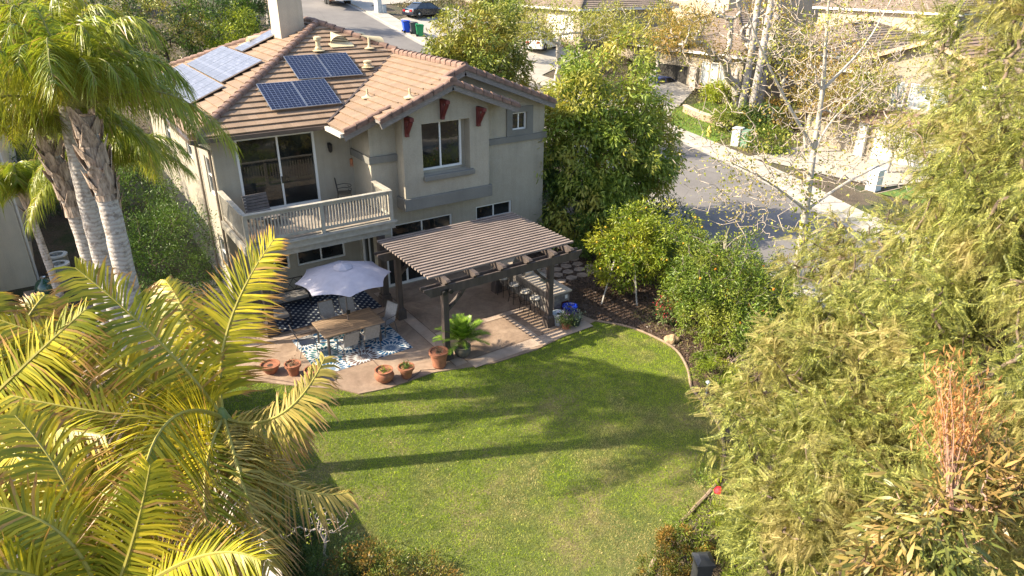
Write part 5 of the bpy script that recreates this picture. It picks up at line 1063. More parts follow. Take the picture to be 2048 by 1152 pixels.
# vehicles
def car(name, label, cat, loc, rz, paint, L_=4.6, Wd=1.82, suv=False):
    t = thing(name, label, cat, loc, rz); h = Wd/2; H = 1.68 if suv else 1.44; bl_ = .95 if suv else .84
    prof = [(-L_/2, .38), (-L_/2+.02, .62), (-L_/2+.1, bl_), (-L_/2+.75 if not suv else -L_/2+.15, bl_+.1), (-.2, bl_+.06), (.9, bl_+.04), (L_/2-.55, bl_-.10), (L_/2-.08, bl_-.3), (L_/2, .5), (L_/2-.02, .3)]
    if suv: prof = [(-L_/2, .42), (-L_/2, .7), (-L_/2+.1, bl_), (-L_/2+.2, bl_+.06), (0, bl_+.06), (.9, bl_+.05), (L_/2-.5, bl_-.02), (L_/2-.08, bl_-.22), (L_/2, .55), (L_/2-.02, .34)]
    sec = []
    for x, z in prof: sec.append((x, z))
    n = len(sec); vs = []; rows = [(-h, .22, .97), (-h*1.0, .0, 1.0), (-h*.86, 0, 1)]
    mb = MB(); poly = [(L_/2-.05, .22)]+[(-L_/2+.05, .22)]+sec
    outer = [(x, -h+.0, z) for x, z in poly]; inner = [(x*.985, -h-.0, z) for x, z in poly]
    ring_y = [(-h+.06, .96), (-h, 1.0), (h, 1.0), (h-.06, .96)]
    vs = []
    for y, s in ((-h+.09, 1.), (-h, .93), (h, .93), (h-.09, 1.)):
        pass
    cols = [(-h+.14, 1.0), (-h+.02, .965), (-h, .90)] 
    # body as lofted slices across width
    ys = [-h, -h+.05, -h+.16, h-.16, h-.05, h]; zs = [.86, .95, 1., 1., .95, .86]
    for y, s in zip(ys, zs):
        for x, z in poly: vs.append((x*(1 if abs(y) < h-.1 else .985), y, .3+(z-.3)*(s if z > .6 else 1)))
    m_ = len(poly); fs = []
    for i in range(len(ys)-1):
        for j in range(m_): fs.append((i*m_+j, i*m_+(j+1) % m_, (i+1)*m_+(j+1) % m_, (i+1)*m_+j))
    fs += [tuple(range(m_)), tuple(range((len(ys)-1)*m_, len(ys)*m_))]; mb.add(vs, fs); mb.build('body', paint, t, smooth=True)
    if suv: g = [(-L_/2+.12, bl_+.02), (-L_/2+.45, H-.06), (.35, H-.06), (1.15, bl_+.02)]; rf = [(-L_/2+.32, H-.09), (-L_/2+.48, H), (.2, H+.0), (.42, H-.09)]
    else: g = [(-L_/2+.55, bl_+.04), (-L_/2+1.35, H-.06), (.35, H-.06), (1.2, bl_)]; rf = [(-L_/2+1.2, H-.09), (-L_/2+1.45, H), (.15, H), (.42, H-.09)]
    mb = MB(); a, b = h-.1, h-.26
    mb.add([(x, -(a if k in (0, 3) else b), z) for k, (x, z) in enumerate(g)]+[(x, (a if k in (0, 3) else b), z) for k, (x, z) in enumerate(g)], [(0, 1, 2, 3), (7, 6, 5, 4), (0, 1, 5, 4), (1, 2, 6, 5), (2, 3, 7, 6)]); gh = mb.build('glasshouse', glass_mat('car_glass', (.015, .017, .02), .05, .8), t)
    mb = MB(); mb.add([(x, -b-.01, z) for x, z in rf]+[(x, b+.01, z) for x, z in rf], [(0, 1, 2, 3), (7, 6, 5, 4), (0, 1, 5, 4), (1, 2, 6, 5), (2, 3, 7, 6), (3, 0, 4, 7)])
    for s in (-1, 1):
        for k, (x0, x1) in enumerate(((g[0][0], g[1][0]), (-.35, -.3), (g[3][0], g[2][0]))): mb.bar((x0, s*(a+.005), g[0][1]), (x1, s*(b+.005), H-.07), .07, .02)
    mb.build('roof_and_pillars', paint, t)
    for x in (-L_/2+.85, L_/2-.88):
        for s in (-1, 1):
            mb = MB(); r_ = .36 if suv else .33; mb.lathe([(r_*.6, -.1), (r_, -.1), (r_, .1), (r_*.6, .1)], (0, 0, 0), 18, lambda p, q, c, x=x, s=s: (x+p, s*(h-.07)+c, r_+q)); wv_ = mb.build('wheel', mat('tyre_rubber', (.02, .02, .02), .8), t)
            mb = MB(); mb.lathe([(r_*.62, -.08), (r_*.62, .08), (.06, .115), (0, .115)], (0, 0, 0), 10, lambda p, q, c, x=x, s=s: (x+p, s*(h-.07)+c*s, r_+q)); mb.build('rim', steel, wv_)
    for s in (-1, 1): mb = MB(); mb.box(-L_/2-.01, -L_/2+.14, s*h*.62-.16, s*h*.62+.16 if True else 0, bl_-.26, bl_-.08); mb.build('tail_light', mat('tail_light_red', (.35, .01, .01), .3), t)
    for s in (-1, 1): mb = MB(); mb.box(L_/2-.16, L_/2-.0, s*h*.68-.15, s*h*.68+.15, .58, .7); mb.build('headlight', mat('headlight_clear', (.6, .6, .62), .15), t)
    mb = MB(); mb.box(-L_/2-.015, -L_/2+.01, -.26, .26, .52, .66); mb.build('number_plate', white_t, t); return t
p = GP(1086, 99); car('white_suv', 'white suv parked on the driveway in front of the garage behind the trees', 'car', (p[0], p[1], p[2]+.05), R(28), mat('white_paint', (.72, .72, .71), .25, .02, 2, coat=.6), suv=True)
p = GP(851, 34); car('dark_sedan', 'dark navy sedan parked on a driveway at the top edge', 'car', (p[0], p[1], p[2]+.05), R(12), mat('navy_paint', (.012, .016, .03), .22, .05, 2, coat=.8), L_=4.8)
p = GP(655, 8); car('silver_pickup', 'silver car at the top edge ahead of the white trailer', 'car', (22.6, 60.5, tt(22.6, 60.5)+.03), R(88), mat('silver_paint', (.45, .46, .48), .25, .04, 2, metal=.5), suv=True)
t = thing('cargo_trailer', 'white box trailer with its rear ramp door open, on the street at the top edge', 'trailer', (25.1, 53.2, tt(25.1, 53.2)+.04), R(90)); wp_ = MATS['white_paint']
mb = MB(); mb.box(-2.2, 2.2, -1.05, 1.05, .45, .55); mb.box(-2.2, 2.2, -1.05, -1.0, .55, 2.6); mb.box(-2.2, 2.2, 1.0, 1.05, .55, 2.6); mb.box(2.15, 2.2, -1.0, 1.0, .55, 2.6); mb.box(-2.2, 2.2, -1.05, 1.05, 2.6, 2.66); mb.build('box_body', wp_, t)
mb = MB(); mb.box(-2.15, 2.1, -.98, .98, .56, .6); mb.build('dark_interior', dark_in, t); mb = MB(); mb.bar((-2.2, 1.1, 1.5), (-2.9, 1.9, 1.5), .06, 2.1); mb.build('door', mat('brown_ply', (.28, .12, .06), .7), t)
mb = MB(); mb.box(-2.0, -1.3, -.5, .2, .61, 1.5); mb.tube([(-2.0, .5, .62), (-1.9, .5, 1.3), (-1.5, .5, 1.3)], .09, 6); mb.build('red_cargo', mat('cargo_red', (.5, .02, .02), .5), t)
for x in (-.5, .4):
    for s in (-1, 1): mb = MB(); mb.lathe([(.2, -.1), (.36, -.1), (.36, .1), (.2, .1)], (0, 0, 0), 14, lambda p, q, c, x=x, s=s: (x+p, s*1.12+c, .36+q)); mb.build('wheel', MATS['tyre_rubber'], t)
for s in (-1, 1): mb = MB(); mb.box(-2.22, -2.2, s*.95-.07, s*.95+.07, .6, .75); mb.build('tail_light', MATS['tail_light_red'], t)
car('garage_car', 'blue car inside the open garage of the stone column house', 'car', (xb-1.2, ya+6.2, 1.15), R(0), mat('blue_paint', (.03, .06, .2), .3, coat=.5))
# ================= NEIGHBOUR ON THE LEFT =================
nst = stucco('warm_neighbour_stucco', (.58, .52, .41)); NZ = 6.4
NB = thing('neighbour_house', 'cream stucco house at the left edge beyond the queen palms', 'house', (-11, 12, 0)); mb = MB()
wall_panel(mb, MY(6.0), -16, -6.1, -.5, lambda a: NZ, [(-7.75, -7.05, 1.2, 2.6)]); mb.add([(-6.1, 6, -.5), (-6.1, 22, -.5), (-6.1, 22, NZ), (-6.1, 6, NZ)], [(0, 1, 2, 3)])
wall_panel(mb, MY(3.2), -16, -7.9, -.5, lambda a: NZ, [(-9.7, -8.25, 1.0, 3.9)]); mb.add([(-7.9, 3.2, -.5), (-7.9, 6, -.5), (-7.9, 6, NZ), (-7.9, 3.2, NZ)], [(0, 1, 2, 3)]); mb.build('wall', nst, NB, world=True, recalc=False)
window(MY(3.2), -9.7, -8.25, 1.0, 3.9, NB, fw=.1); window(MY(6.0), -7.75, -7.05, 1.2, 2.6, NB, mull=(), fw=.06)
mb = MB(); mb.box(-10.0, -9.72, 3.08, 3.195, .8, 4.1); mb.box(-8.22, -7.98, 3.08, 3.195, .8, 4.1); mb.box(-9.72, -8.22, 3.08, 3.195, 3.92, 4.1); mb.build('window_trim', cream, NB, world=True)
RB = MB(); rp((-17, 5.3, NZ), (1, 0), (0, 1), .4, [(-17, 5.3), (-5.4, 5.3), (-11, 11)], e=.4); rp((-5.4, 5.3, NZ), (0, 1), (-1, 0), .4, [(-5.4, 5.3), (-5.4, 22), (-11, 16), (-11, 11)], e=.4); rp((-17, 22, NZ), (0, -1), (1, 0), .4, [(-17, 22), (-17, 5.3), (-11, 11), (-11, 16)], e=.4); RB.build('roof', tile2, NB, world=True, recalc=False)
mb = MB(); mb.box(-5.45, -5.35, 5.3, 22, NZ-.2, NZ); mb.box(-17, -5.45, 5.25, 5.35, NZ-.2, NZ); mb.build('gutter', white_t, NB, world=True)
mb = MB(); mb.tube([(-6.05, 6.35, NZ-.2), (-6.04, 6.2, NZ-.6), (-6.04, 6.2, .1)], .05, 8); mb.build('downspout', MATS['white_trim'], NB, world=True)
mb = MB(); mb.box(-6.09, -5.95, 7.2, 7.5, 1.5, 2.0); mb.build('meter_box', mat('meter_grey', (.2, .2, .2), .6), NB, world=True)
npm = mat('neighbour_patio_concrete', (.33, .25, .19), .8, .2, 1.2, .2, 40); mb = MB(); mb.sheet([(-16, 5.2), (-4.7, 5.2), (-4.2, 2.5), (-4.0, -3), (-16, -3)], .03); tag(mb.build('neighbour_patio', npm), kind='structure')
acm = mat('ac_grey_enamel', (.28, .28, .25), .6)
def ac(loc, label):
    t = thing('ac_condenser', label, 'air conditioner', loc, 0, 'air conditioning units in the side yard'); mb = MB(); mb.lathe([(.36, 0), (.36, .78)], (0, 0, 0), 20)
    for k in range(12): mb.lathe([(.372, .06+k*.055), (.372, .085+k*.055)], (0, 0, 0), 20)
    mb.build('louvred_shell', acm, t); mb = MB(); mb.lathe([(.25, .80), (.39, .78), (.39, .84), (.24, .85), (.25, .80)], (0, 0, 0), 24); mb.build('top_ring', mat('ac_pale_ring', (.6, .58, .52), .5), t)
    mb = MB(); mb.lathe([(.24, .79), (0, .79)], (0, 0, 0), 20); mb.build('fan_well', dark_in, t); mb = MB()
    for k in range(5): a = k*1.256; mb.bar((0, 0, .82), (.22*math.cos(a), .22*math.sin(a), .82), .08, .008)
    mb.lathe([(.06, .82), (.06, .86), (0, .87)], (0, 0, 0), 8); mb.build('fan', acm, t)
ac((-5.25, 6.9, .05), 'farther of the two round topped air conditioners beside the neighbouring house'); ac((-5.25, 5.75, .05), 'nearer of the two round topped air conditioners beside the neighbouring house')
t = thing('kamado_grill', 'dark green egg shaped ceramic grill with domed lid on the neighbouring patio', 'grill', (-5.75, 3.3, .03)); gk = mat('dark_green_ceramic', (.008, .05, .03), .25, .3, 20, spec=.7, coat=.4)
mb = MB(); mb.lathe([(.1, .45), (.26, .52), (.33, .72), (.34, .85)], (0, 0, 0), 18); mb.build('firebowl', gk, t, smooth=True); mb = MB(); mb.lathe([(.345, .86), (.33, 1.02), (.24, 1.17), (.09, 1.25), (.08, 1.27)], (0, 0, 0), 18); ld = mb.build('lid', gk, t, smooth=True); mb = MB(); mb.lathe([(.08, 1.271), (.09, 1.33), (0, 1.35)], (0, 0, 0), 10); mb.build('chimney_cap', steel, ld)
mb = MB(); mb.box(-.7, -.36, -.25, .25, .78, .82); mb.box(.36, .7, -.25, .25, .78, .82); mb.build('side_shelf', teak, t)
for k in range(4): a = k*1.571+.78; mb = MB(); mb.bar((.25*math.cos(a), .25*math.sin(a), .5), (.3*math.cos(a), .3*math.sin(a), 0), .04); mb.build('leg', blk, t)
# ================= VEGETATION =================
bark_g = mat('grey_brown_bark', (.20, .165, .13), .9, .35, 6, .8, 18, stretch=(1, 1, .3)); bark_w = mat('pale_smooth_bark', (.46, .42, .36), .8, .2, 5, .4, 20, col2=(.30, .26, .21)); bark_d = mat('dark_bark', (.10, .075, .055), .95, .35, 8, .8, 20)
LFB = [(0, 0, 0), (.30, .15, .05), (.72, .10, .02), (1, 0, -.08), (.72, -.10, .02), (.30, -.15, .05)]
def tubes_np(A, B, ra, rb, n=5):
    A = np.asarray(A, float); B = np.asarray(B, float); d = B-A; L_ = np.linalg.norm(d, axis=1, keepdims=True); d = d/np.maximum(L_, 1e-9); h = np.where(np.abs(d[:, 2:3]) > .9, [[1., 0, 0]], [[0, 0, 1.]]); u = np.cross(d, h); u /= np.linalg.norm(u, axis=1, keepdims=True); v = np.cross(d, u)
    an = np.arange(n)*2*np.pi/n; ring = u[:, None]*np.cos(an)[None, :, None]+v[:, None]*np.sin(an)[None, :, None]
    V = np.concatenate([A[:, None]+ring*np.asarray(ra)[:, None, None], B[:, None]+ring*np.asarray(rb)[:, None, None]], 1); k = 2*n
    F = np.array([[j, (j+1) % n, n+(j+1) % n, n+j] for j in range(n)]); Fa = (F[None]+(np.arange(len(A))*k)[:, None, None]).reshape(-1, 4); return V.reshape(-1, 3), Fa
def blob_pts(ells, n, rg, shell=.55, lump=.28):
    """points in a union of ellipsoids, biased to the shell, with lumpy radius"""
    vol = np.array([e[3]*e[4]*e[5] for e in ells]); vol = vol/vol.sum(); out = []
    for e, f in zip(ells, vol):
        k = max(3, int(round(n*f))); d = rg.normal(size=(k, 3)); d /= np.linalg.norm(d, axis=1, keepdims=True)
        r_ = (shell**3+(1-shell**3)*rg.random(k))**(1/3.); lum = 1+lump*np.sin(d[:, 0]*4.1+e[0])*np.cos(d[:, 1]*3.7+e[1])+lump*.6*np.sin(d[:, 2]*7+d[:, 0]*5)
        out.append(np.array(e[:3])+d*(r_*lum)[:, None]*np.array(e[3:6]))
    return np.concatenate(out)
def grow(base, top, tips, rg, r0=.14, rtip=.008, wig=.06, k_=3):
    nodes = [np.array(base, float)]; par = [-1]; nt_ = 6; base = nodes[0]; top = np.array(top, float)
    for i in range(1, nt_+1): nodes.append(base+(top-base)*i/nt_+rg.normal(size=3)*[.05, .05, 0]*(i < nt_)); par.append(i-1)
    order = np.argsort(np.linalg.norm(tips-top, axis=1)); tipid = []
    N = np.zeros((len(nodes)+len(tips)*(k_+1), 3)); N[:len(nodes)] = nodes; cnt = len(nodes); depth = [0.]*cnt
    for i in range(1, cnt): depth[i] = depth[i-1]+np.linalg.norm(N[i]-N[i-1])
    depth = np.concatenate([depth, np.zeros(len(N)-cnt)])
    for ti in order:
        p = tips[ti]; M_ = N[2:cnt]; dd = np.linalg.norm(M_-p, axis=1); cost = dd+.28*depth[2:cnt]+np.maximum(0, M_[:, 2]-p[2])*.8; j = int(np.argmin(cost))+2; q = N[j].copy(); prev = j
        for s in range(1, k_+1):
            f = s/k_; c = q+(p-q)*f; c[2] -= .12*np.linalg.norm(p-q)*math.sin(math.pi*f); c = c+(rg.normal(size=3)*wig*np.linalg.norm(p-q) if s < k_ else 0)
            N[cnt] = c; par.append(prev); depth[cnt] = depth[prev]+np.linalg.norm(c-N[prev]); prev = cnt; cnt += 1
        tipid.append(prev)
    N = N[:cnt]; par = np.array(par); w_ = np.zeros(cnt); w_[tipid] = 1
    for i in range(cnt-1, 0, -1): w_[par[i]] += w_[i]
    rad = np.maximum(rtip, r0*(w_/w_[0])**.47); i = np.arange(1, cnt); return tubes_np(N[par[i]], N[i], np.minimum(rad[par[i]], rad[i]*1.35), rad[i])
def tree(name, label, cat, base, top, ells, ntips, nleaf, lsize, lm, bm_=None, tmpl=LF2, cr=.3, r0=.14, droop=.3, seed=1, shell=.55, group=None, out=.6, leafup=.6, lump=.28, extra=None, lower=0, k_=3, wig=.06):
    rg = np.random.default_rng(seed); t = thing(name, label, cat, base, 0, group); tips = blob_pts(ells, ntips, rg, shell, lump); gz_ = TER(tips[:, 0], tips[:, 1])+.1; tips[:, 2] = np.maximum(tips[:, 2], gz_)
    V, F = grow(base, top, tips, rg, r0, wig=wig, k_=k_); npmesh('trunk', V, F, bm_ or bark_g, t)
    cen = np.array([e[:3] for e in ells]).mean(0); n = nleaf; ti = rg.integers(0, len(tips), n); off = rg.normal(size=(n, 3)); off /= np.linalg.norm(off, axis=1, keepdims=True); off *= (rg.random(n)**.5)[:, None]*cr
    P = tips[ti]+off; P[:, 2] = np.maximum(P[:, 2], TER(P[:, 0], P[:, 1])+.03); D = off/cr*.7+(tips[ti]-cen)/np.linalg.norm(tips[ti]-cen, axis=1, keepdims=True)*out*.6+rg.normal(size=(n, 3))*.4; D[:, 2] -= droop
    Nn = rg.normal(size=(n, 3))*.6; Nn[:, 2] += leafup; F_ = [(0, 1, 2, 3)] if len(tmpl) == 4 else ([(0, 1, 4, 5), (1, 2, 3, 4)] if len(tmpl) == 6 else extra)
    scatter('crown', P, D, Nn, lsize*rg.uniform(.65, 1.25, n), tmpl, F_, lm, t); return t, tips
def fruit(t, tips, n, r_, m, rg, nm='fruit', cap=60):
    ids = rg.choice(len(tips), n, replace=False)
    bmx = bmesh.new(); bmesh.ops.create_icosphere(bmx, subdivisions=2, radius=r_); me = bpy.data.meshes.new(nm); bmx.to_mesh(me); bmx.free(); me.materials.append(m); me.polygons.foreach_set('use_smooth', [True]*len(me.polygons))
    for i in ids:
        o = bpy.data.objects.new(nm, me); COL.objects.link(o); o.parent = t; o.location = Vector(tips[i])+Vector((rg.normal()*.1, rg.normal()*.1-.12, rg.normal()*.1))-t.location
# leaf materials
L_A = leafmat('long_leaf_yellow_green', (.09, .155, .022), (.27, .34, .055), (.52, .42, .09), trans=.36, clump=.75, cs=.5)
L_B = leafmat('olive_gold_leaf', (.08, .13, .02), (.25, .28, .045), (.46, .33, .06), trans=.25, clump=.7, cs=.35)
L_lem = leafmat('lemon_leaf', (.08, .14, .01), (.22, .27, .02), (.42, .40, .03), trans=.3, clump=.8, cs=.7)
L_or = leafmat('orange_tree_leaf', (.05, .10, .012), (.15, .21, .025), (.30, .30, .04), trans=.25, clump=.6, cs=.8)
L_dk = leafmat('dark_green_leaf', (.02, .05, .01), (.06, .11, .02), (.10, .15, .03), trans=.2, clump=.5)
L_fic = leafmat('ficus_leaf', (.03, .075, .01), (.09, .16, .02), (.16, .24, .03), trans=.25, clump=.6, cs=1.)
L_pep = leafmat('pepper_leaflet', (.06, .09, .022), (.35, .36, .085), (.42, .34, .13), trans=.38, clump=.85, cs=.9, rough=.5)
L_syc = leafmat('sycamore_leaf', (.14, .17, .03), (.38, .38, .07), (.34, .20, .07), trans=.35, clump=.6, cs=.5)
L_cor = leafmat('rusty_leaf', (.18, .13, .03), (.34, .20, .04), (.20, .20, .04), trans=.3, clump=.7, cs=.3)
L_pho = leafmat('red_tip_leaf', (.09, .11, .02), (.30, .16, .03), (.10, .16, .02), trans=.25, clump=.9, cs=2.2)
L_yel = leafmat('lime_leaf', (.16, .22, .015), (.34, .38, .03), trans=.3)
L_brz = leafmat('bronze_leaf', (.12, .13, .03), (.36, .23, .08), (.17, .21, .045), trans=.3, clump=.8, cs=.9, rough=.35)
L_orp = leafmat('copper_shoot', (.40, .17, .06), (.58, .32, .12), trans=.35)
L_sil = leafmat('grey_green_leaf', (.12, .14, .08), (.26, .27, .15), trans=.2)
# --- queen palms ---
def palm_bark():
    m, t, b = NT('ringed_palm_bark'); L = t.links; tc = nd(t, 'ShaderNodeTexCoord'); src = tc.outputs['Object']
    w_ = nd(t, 'ShaderNodeTexWave', i_Scale=3.2, i_Distortion=5., i_Detail=3, i_Detail_Scale=2.); w_.bands_direction = 'Z'; L.new(src, w_.inputs[0])
    n = nd(t, 'ShaderNodeTexNoise', i_Scale=7, i_Detail=7, i_Roughness=.7); L.new(src, n.inputs[0])
    c = ramp(t, w_.outputs['Fac'], ((0, (.31, .27, .24)), (.15, (.37, .33, .30)), (1, (.42, .385, .35))))
    c = mixc(t, .85, c, ramp(t, n.outputs[0], ((.38, (.45, .40, .36)), (.5, (1., 1., 1.)))), 'MULTIPLY'); L.new(c, b.inputs['Base Color']); b.inputs['Roughness'].default_value = .9
    bp = nd(t, 'ShaderNodeBump', i_Strength=.35, i_Distance=.02); L.new(w_.outputs['Fac'], bp.inputs['Height']); L.new(bp.outputs[0], b.inputs['Normal']); return m
pbark = palm_bark(); boot_m = mat('torn_palm_boot', (.36, .28, .22), .9, .5, 5, .9, 16, col2=(.07, .045, .03), stretch=(3, 3, .5))
q_leaf = leafmat('queen_palm_leaflet', (.10, .16, .016), (.29, .33, .04), (.48, .43, .06), trans=.35, clump=.55, cs=.7, rough=.35, dead=(.35, .24, .09)); q_r = mat('palm_rachis', (.22, .21, .06), .6)
WIND = np.array([AR[0], AR[1], 0])
def queen_palm(name, label, pts, r0, nf, Lf, seed, boots=(.60, .96), L0=.62, lm=q_leaf, wind=.25, group='queen palms beyond the garden wall', nl=104, droop=.85, rmul=1.0, azr=None):
    rg = np.random.default_rng(seed); pts = [np.array(p, float) for p in pts]; line = smooth_line(pts, 6); line = [np.array(p) for p in line]; k = len(line); t = thing(name, label, 'palm tree', line[0], 0, group)
    rad = [r0*(1.12-.30*i/k)*(1+.03*math.sin(i*2.1)) for i in range(k)]
    mb = MB(); mb.tube([tuple(p) for p in line], rad, 14); tr = mb.build('trunk', pbark, t, smooth=True, world=True)
    b0, b1 = int(k*boots[0]), int(k*boots[1]); bb = MB(); nb = 22
    for i in range(nb):
        f = boots[0]+(boots[1]-boots[0])*i/nb; j = min(k-2, int(f*k)); c = line[j]+(line[j+1]-line[j])*(f*k-j); a = i*2.4+rg.normal()*.2; d = np.array([math.cos(a), math.sin(a), 0]); s = np.array([-d[1], d[0], 0]); h_ = .42*rg.uniform(.7, 1.25); rr = rad[j]*1.02; wd_ = rr*1.0; up_ = np.array([0, 0, 1.])
        o_ = rg.uniform(.02, .13)
        vs = [c+d*rr*.75+s*wd_, c+d*rr*.75-s*wd_, c+d*(rr*1.18)+s*wd_*.3, c+d*(rr*1.18)-s*wd_*.3, c+d*(rr+o_)+s*wd_*.55+up_*h_*.6, c+d*(rr+o_)-s*wd_*.55+up_*h_*.6, c+d*(rr+o_*1.6)+s*wd_*.18*rg.uniform(.2, 1.5)+up_*h_, c+d*(rr+o_*1.6)-s*wd_*.3+up_*h_*rg.uniform(.8, 1.1)]
        bb.add(vs, [(0, 2, 4), (2, 3, 5, 4), (3, 1, 5), (4, 5, 7, 6), (0, 4, 6), (1, 7, 5)])
    cc = [line[j] for j in range(b0, k)]; bb.tube([tuple(p) for p in cc], [rad[j]*1.12+.03*math.sin(j*1.9) for j in range(b0, k)], 12); bb.build('leaf_bases', boot_m, t, world=True)
    top = line[-1]
    for i in range(nf):
        a = i*2.39996+rg.normal()*.15
        if azr: a = azr[0]+(azr[1]-azr[0])*((i*.618) % 1)
        el = R(80-66*(i/nf)**.9)
        if math.cos(a-math.atan2(CP[1]-top[1], CP[0]-top[0])) > .55 and el < R(45): el = R(48+rg.random()*15)
        L_ = Lf*rg.uniform(.85, 1.1)*(.74 if (math.cos(a)*AR[0]+math.sin(a)*AR[1]) > .35 and el < R(62) and Lf > 3.2 else 1); d = np.array([math.cos(a)*math.cos(el), math.sin(a)*math.cos(el), math.sin(el)]); b_ = top+np.array([0, 0, .1])+d*.12; m1 = b_+d*L_*.55+WIND*wind*.5+np.array([0, 0, .25]); tp = b_+d*L_*.85+WIND*wind*L_*.5; tp[2] -= L_*(.36+.22*math.cos(el))
        frond(t, bez(b_, m1, tp, 14), nl, L0, .030*rmul, droop, lm, q_r, .028, seed=seed*50+i, plum=.28, rag=.18, segs=3, start=.16, fold=.2, tipcut=.5)
    return t
def colpts(pix, Y): return [PY(u, v, Y) for u, v in pix]
def withbase(pp): b = pp[0].copy(); s = (pp[0]-pp[1]); s = s/abs(s[2]); b = pp[0]+s*(pp[0][2])*.55; b[2] = 0; return [b]+pp
queen_palm('queen_palm', 'queen palm with the thickest peeling trunk, right one of the trio at left', withbase(colpts([(262, 600), (228, 450), (200, 350), (166, 232)], -9.04)), .20, 30, 3.6, 1, wind=.15)
queen_palm('queen_palm', 'queen palm with a smooth ringed trunk, middle one of the trio at left', withbase(colpts([(213, 540), (180, 420), (150, 290), (128, 170)], -7.0)), .21, 28, 3.6, 2, wind=.1, boots=(.9, .99))
queen_palm('queen_palm', 'queen palm with big torn brown leaf bases, left one of the trio', withbase(colpts([(192, 560), (163, 460), (128, 370), (92, 285)], -5.6)), .20, 30, 3.6, 3, wind=.05, boots=(.58, .96))
queen_palm('queen_palm', 'shorter bright green queen palm in the side yard beside the house wall', [(-3.3, -1.9, 0), (-3.3, -1.85, 2.8), (-3.2, -1.8, 5.9)], .13, 26, 2.9, 4, boots=(.8, .97), wind=.1)
queen_palm('queen_palm', 'low queen palm with fronds brushing the neighbouring house wall', [(-5.3, 1.6, 0), (-5.4, 1.6, 2.4), (-5.5, 1.6, 4.6)], .12, 18, 2.2, 5, boots=(.8, .97), wind=.0)
# --- golden palms in front ---
g_leaf = leafmat('golden_palm_leaflet', (.16, .175, .012), (.58, .47, .035), (.17, .22, .02), trans=.35, clump=.55, cs=1.1, rough=.42, dead=(.42, .26, .08), tip=(.36, .20, .07)); g_r = mat('golden_rachis', (.30, .26, .05), .5)
g_dead = leafmat('straw_palm_leaflet', (.24, .19, .04), (.50, .38, .10), (.20, .19, .03), trans=.3, clump=.5, cs=1.4, rough=.5, tip=(.38, .24, .12))
def golden_palm(label, cu, cv, D, fr, seed, name='king_palm'):
    c = AT(cu, cv, D); t = thing(name, label, 'palm tree', (c[0], c[1], 0), 0, 'yellow green palms in the foreground'); mb = MB(); mb.tube([(c[0], c[1], -1.5), (c[0], c[1], c[2]*.5), (c[0], c[1], c[2]-1.0)], [.17, .14, .12], 12); mb.build('trunk', pbark, t, smooth=True, world=True)
    mb = MB(); mb.tube([(c[0], c[1], c[2]-1.05), (c[0], c[1], c[2]-.8), (c[0], c[1], c[2]-.1), (c[0], c[1], c[2]+.1)], [.13, .17, .11, .04], 12); mb.build('crownshaft', mat('green_crownshaft', (.14, .19, .06), .4), t, smooth=True, world=True)
    for i, f in enumerate(fr):
        (u1, v1, d1), (u2, v2, d2), opt = f; a = c+np.array([0, 0, -.05]); tp = AT(u2, v2, d2); mid = AT(u1, v1, d1); ctrl = 2*mid-.5*(a+tp)
        k = dict(nl=80, L0=.82, wd=.043, droop=.5, tw=.6, m=g_leaf, fold=.1, plum=0.); k.update(opt); k['nl'] = int(k['nl']*1.15)
        tc_ = CP-mid; tc_ /= np.linalg.norm(tc_); up = np.array([0, 0, 1.])*(1-k['tw'])+tc_*k['tw']; up /= np.linalg.norm(up)
        frond(t, bez(a, ctrl, tp, 16), k['nl'], k['L0'], k['wd'], k['droop'], k['m'], g_r, .03, seed=seed*40+i, up=up, fold=k['fold'], plum=k['plum'], rag=.12, segs=3, start=.1)
    return t
golden_palm('large golden king palm with an arching crown in front of the garden wall', 445, 830, 9.0, [
 ((325, 690, 8.6), (150, 535, 8.4), dict(L0=.95, nl=74)), ((455, 660, 9.0), (548, 478, 8.8), dict(L0=.72, droop=.2, tw=.5)), ((560, 830, 8.8), (650, 715, 8.8), dict(L0=.55, m=g_dead, droop=.6, nl=54)),
 ((560, 960, 8.4), (695, 985, 8.4), dict(L0=.55, m=g_dead, droop=.7, nl=50)), ((330, 850, 7.6), (275, 1060, 7.2), dict(L0=.95, droop=.5, nl=80, tw=.8)), ((230, 730, 8.6), (0, 640, 8.4), dict(L0=.8, nl=70)),
 ((250, 830, 8.2), (20, 790, 8.0), dict(L0=.8, nl=66)), ((480, 950, 8.0), (540, 1140, 7.8), dict(L0=.7, m=g_dead, droop=.8)), ((410, 960, 7.8), (430, 1150, 7.4), dict(L0=.8)), ((380, 650, 9.6), (330, 560, 10.2), dict(L0=.7)),
 ((300, 760, 9.4), (120, 650, 9.8), dict(L0=.8)), ((520, 870, 9.8), (600, 850, 10.4), dict(L0=.6, droop=.6)), ((350, 900, 8.2), (150, 960, 7.8), dict(L0=.85, nl=70))], 21)
golden_palm('golden king palm whose crown fills the bottom left corner', 205, 1230, 7.2, [
 ((130, 1075, 6.9), (-40, 1010, 6.7), dict(L0=.85, nl=80, tw=.75)), ((150, 1010, 7.2), (30, 830, 7.2), dict(L0=.85, nl=74, tw=.7)), ((260, 1100, 7.0), (300, 930, 6.8), dict(L0=.8, tw=.6)), ((60, 1150, 6.6), (-90, 1160, 6.2), dict(L0=.8)), ((380, 1120, 6.8), (520, 1120, 6.6), dict(L0=.75, droop=.5))], 22)
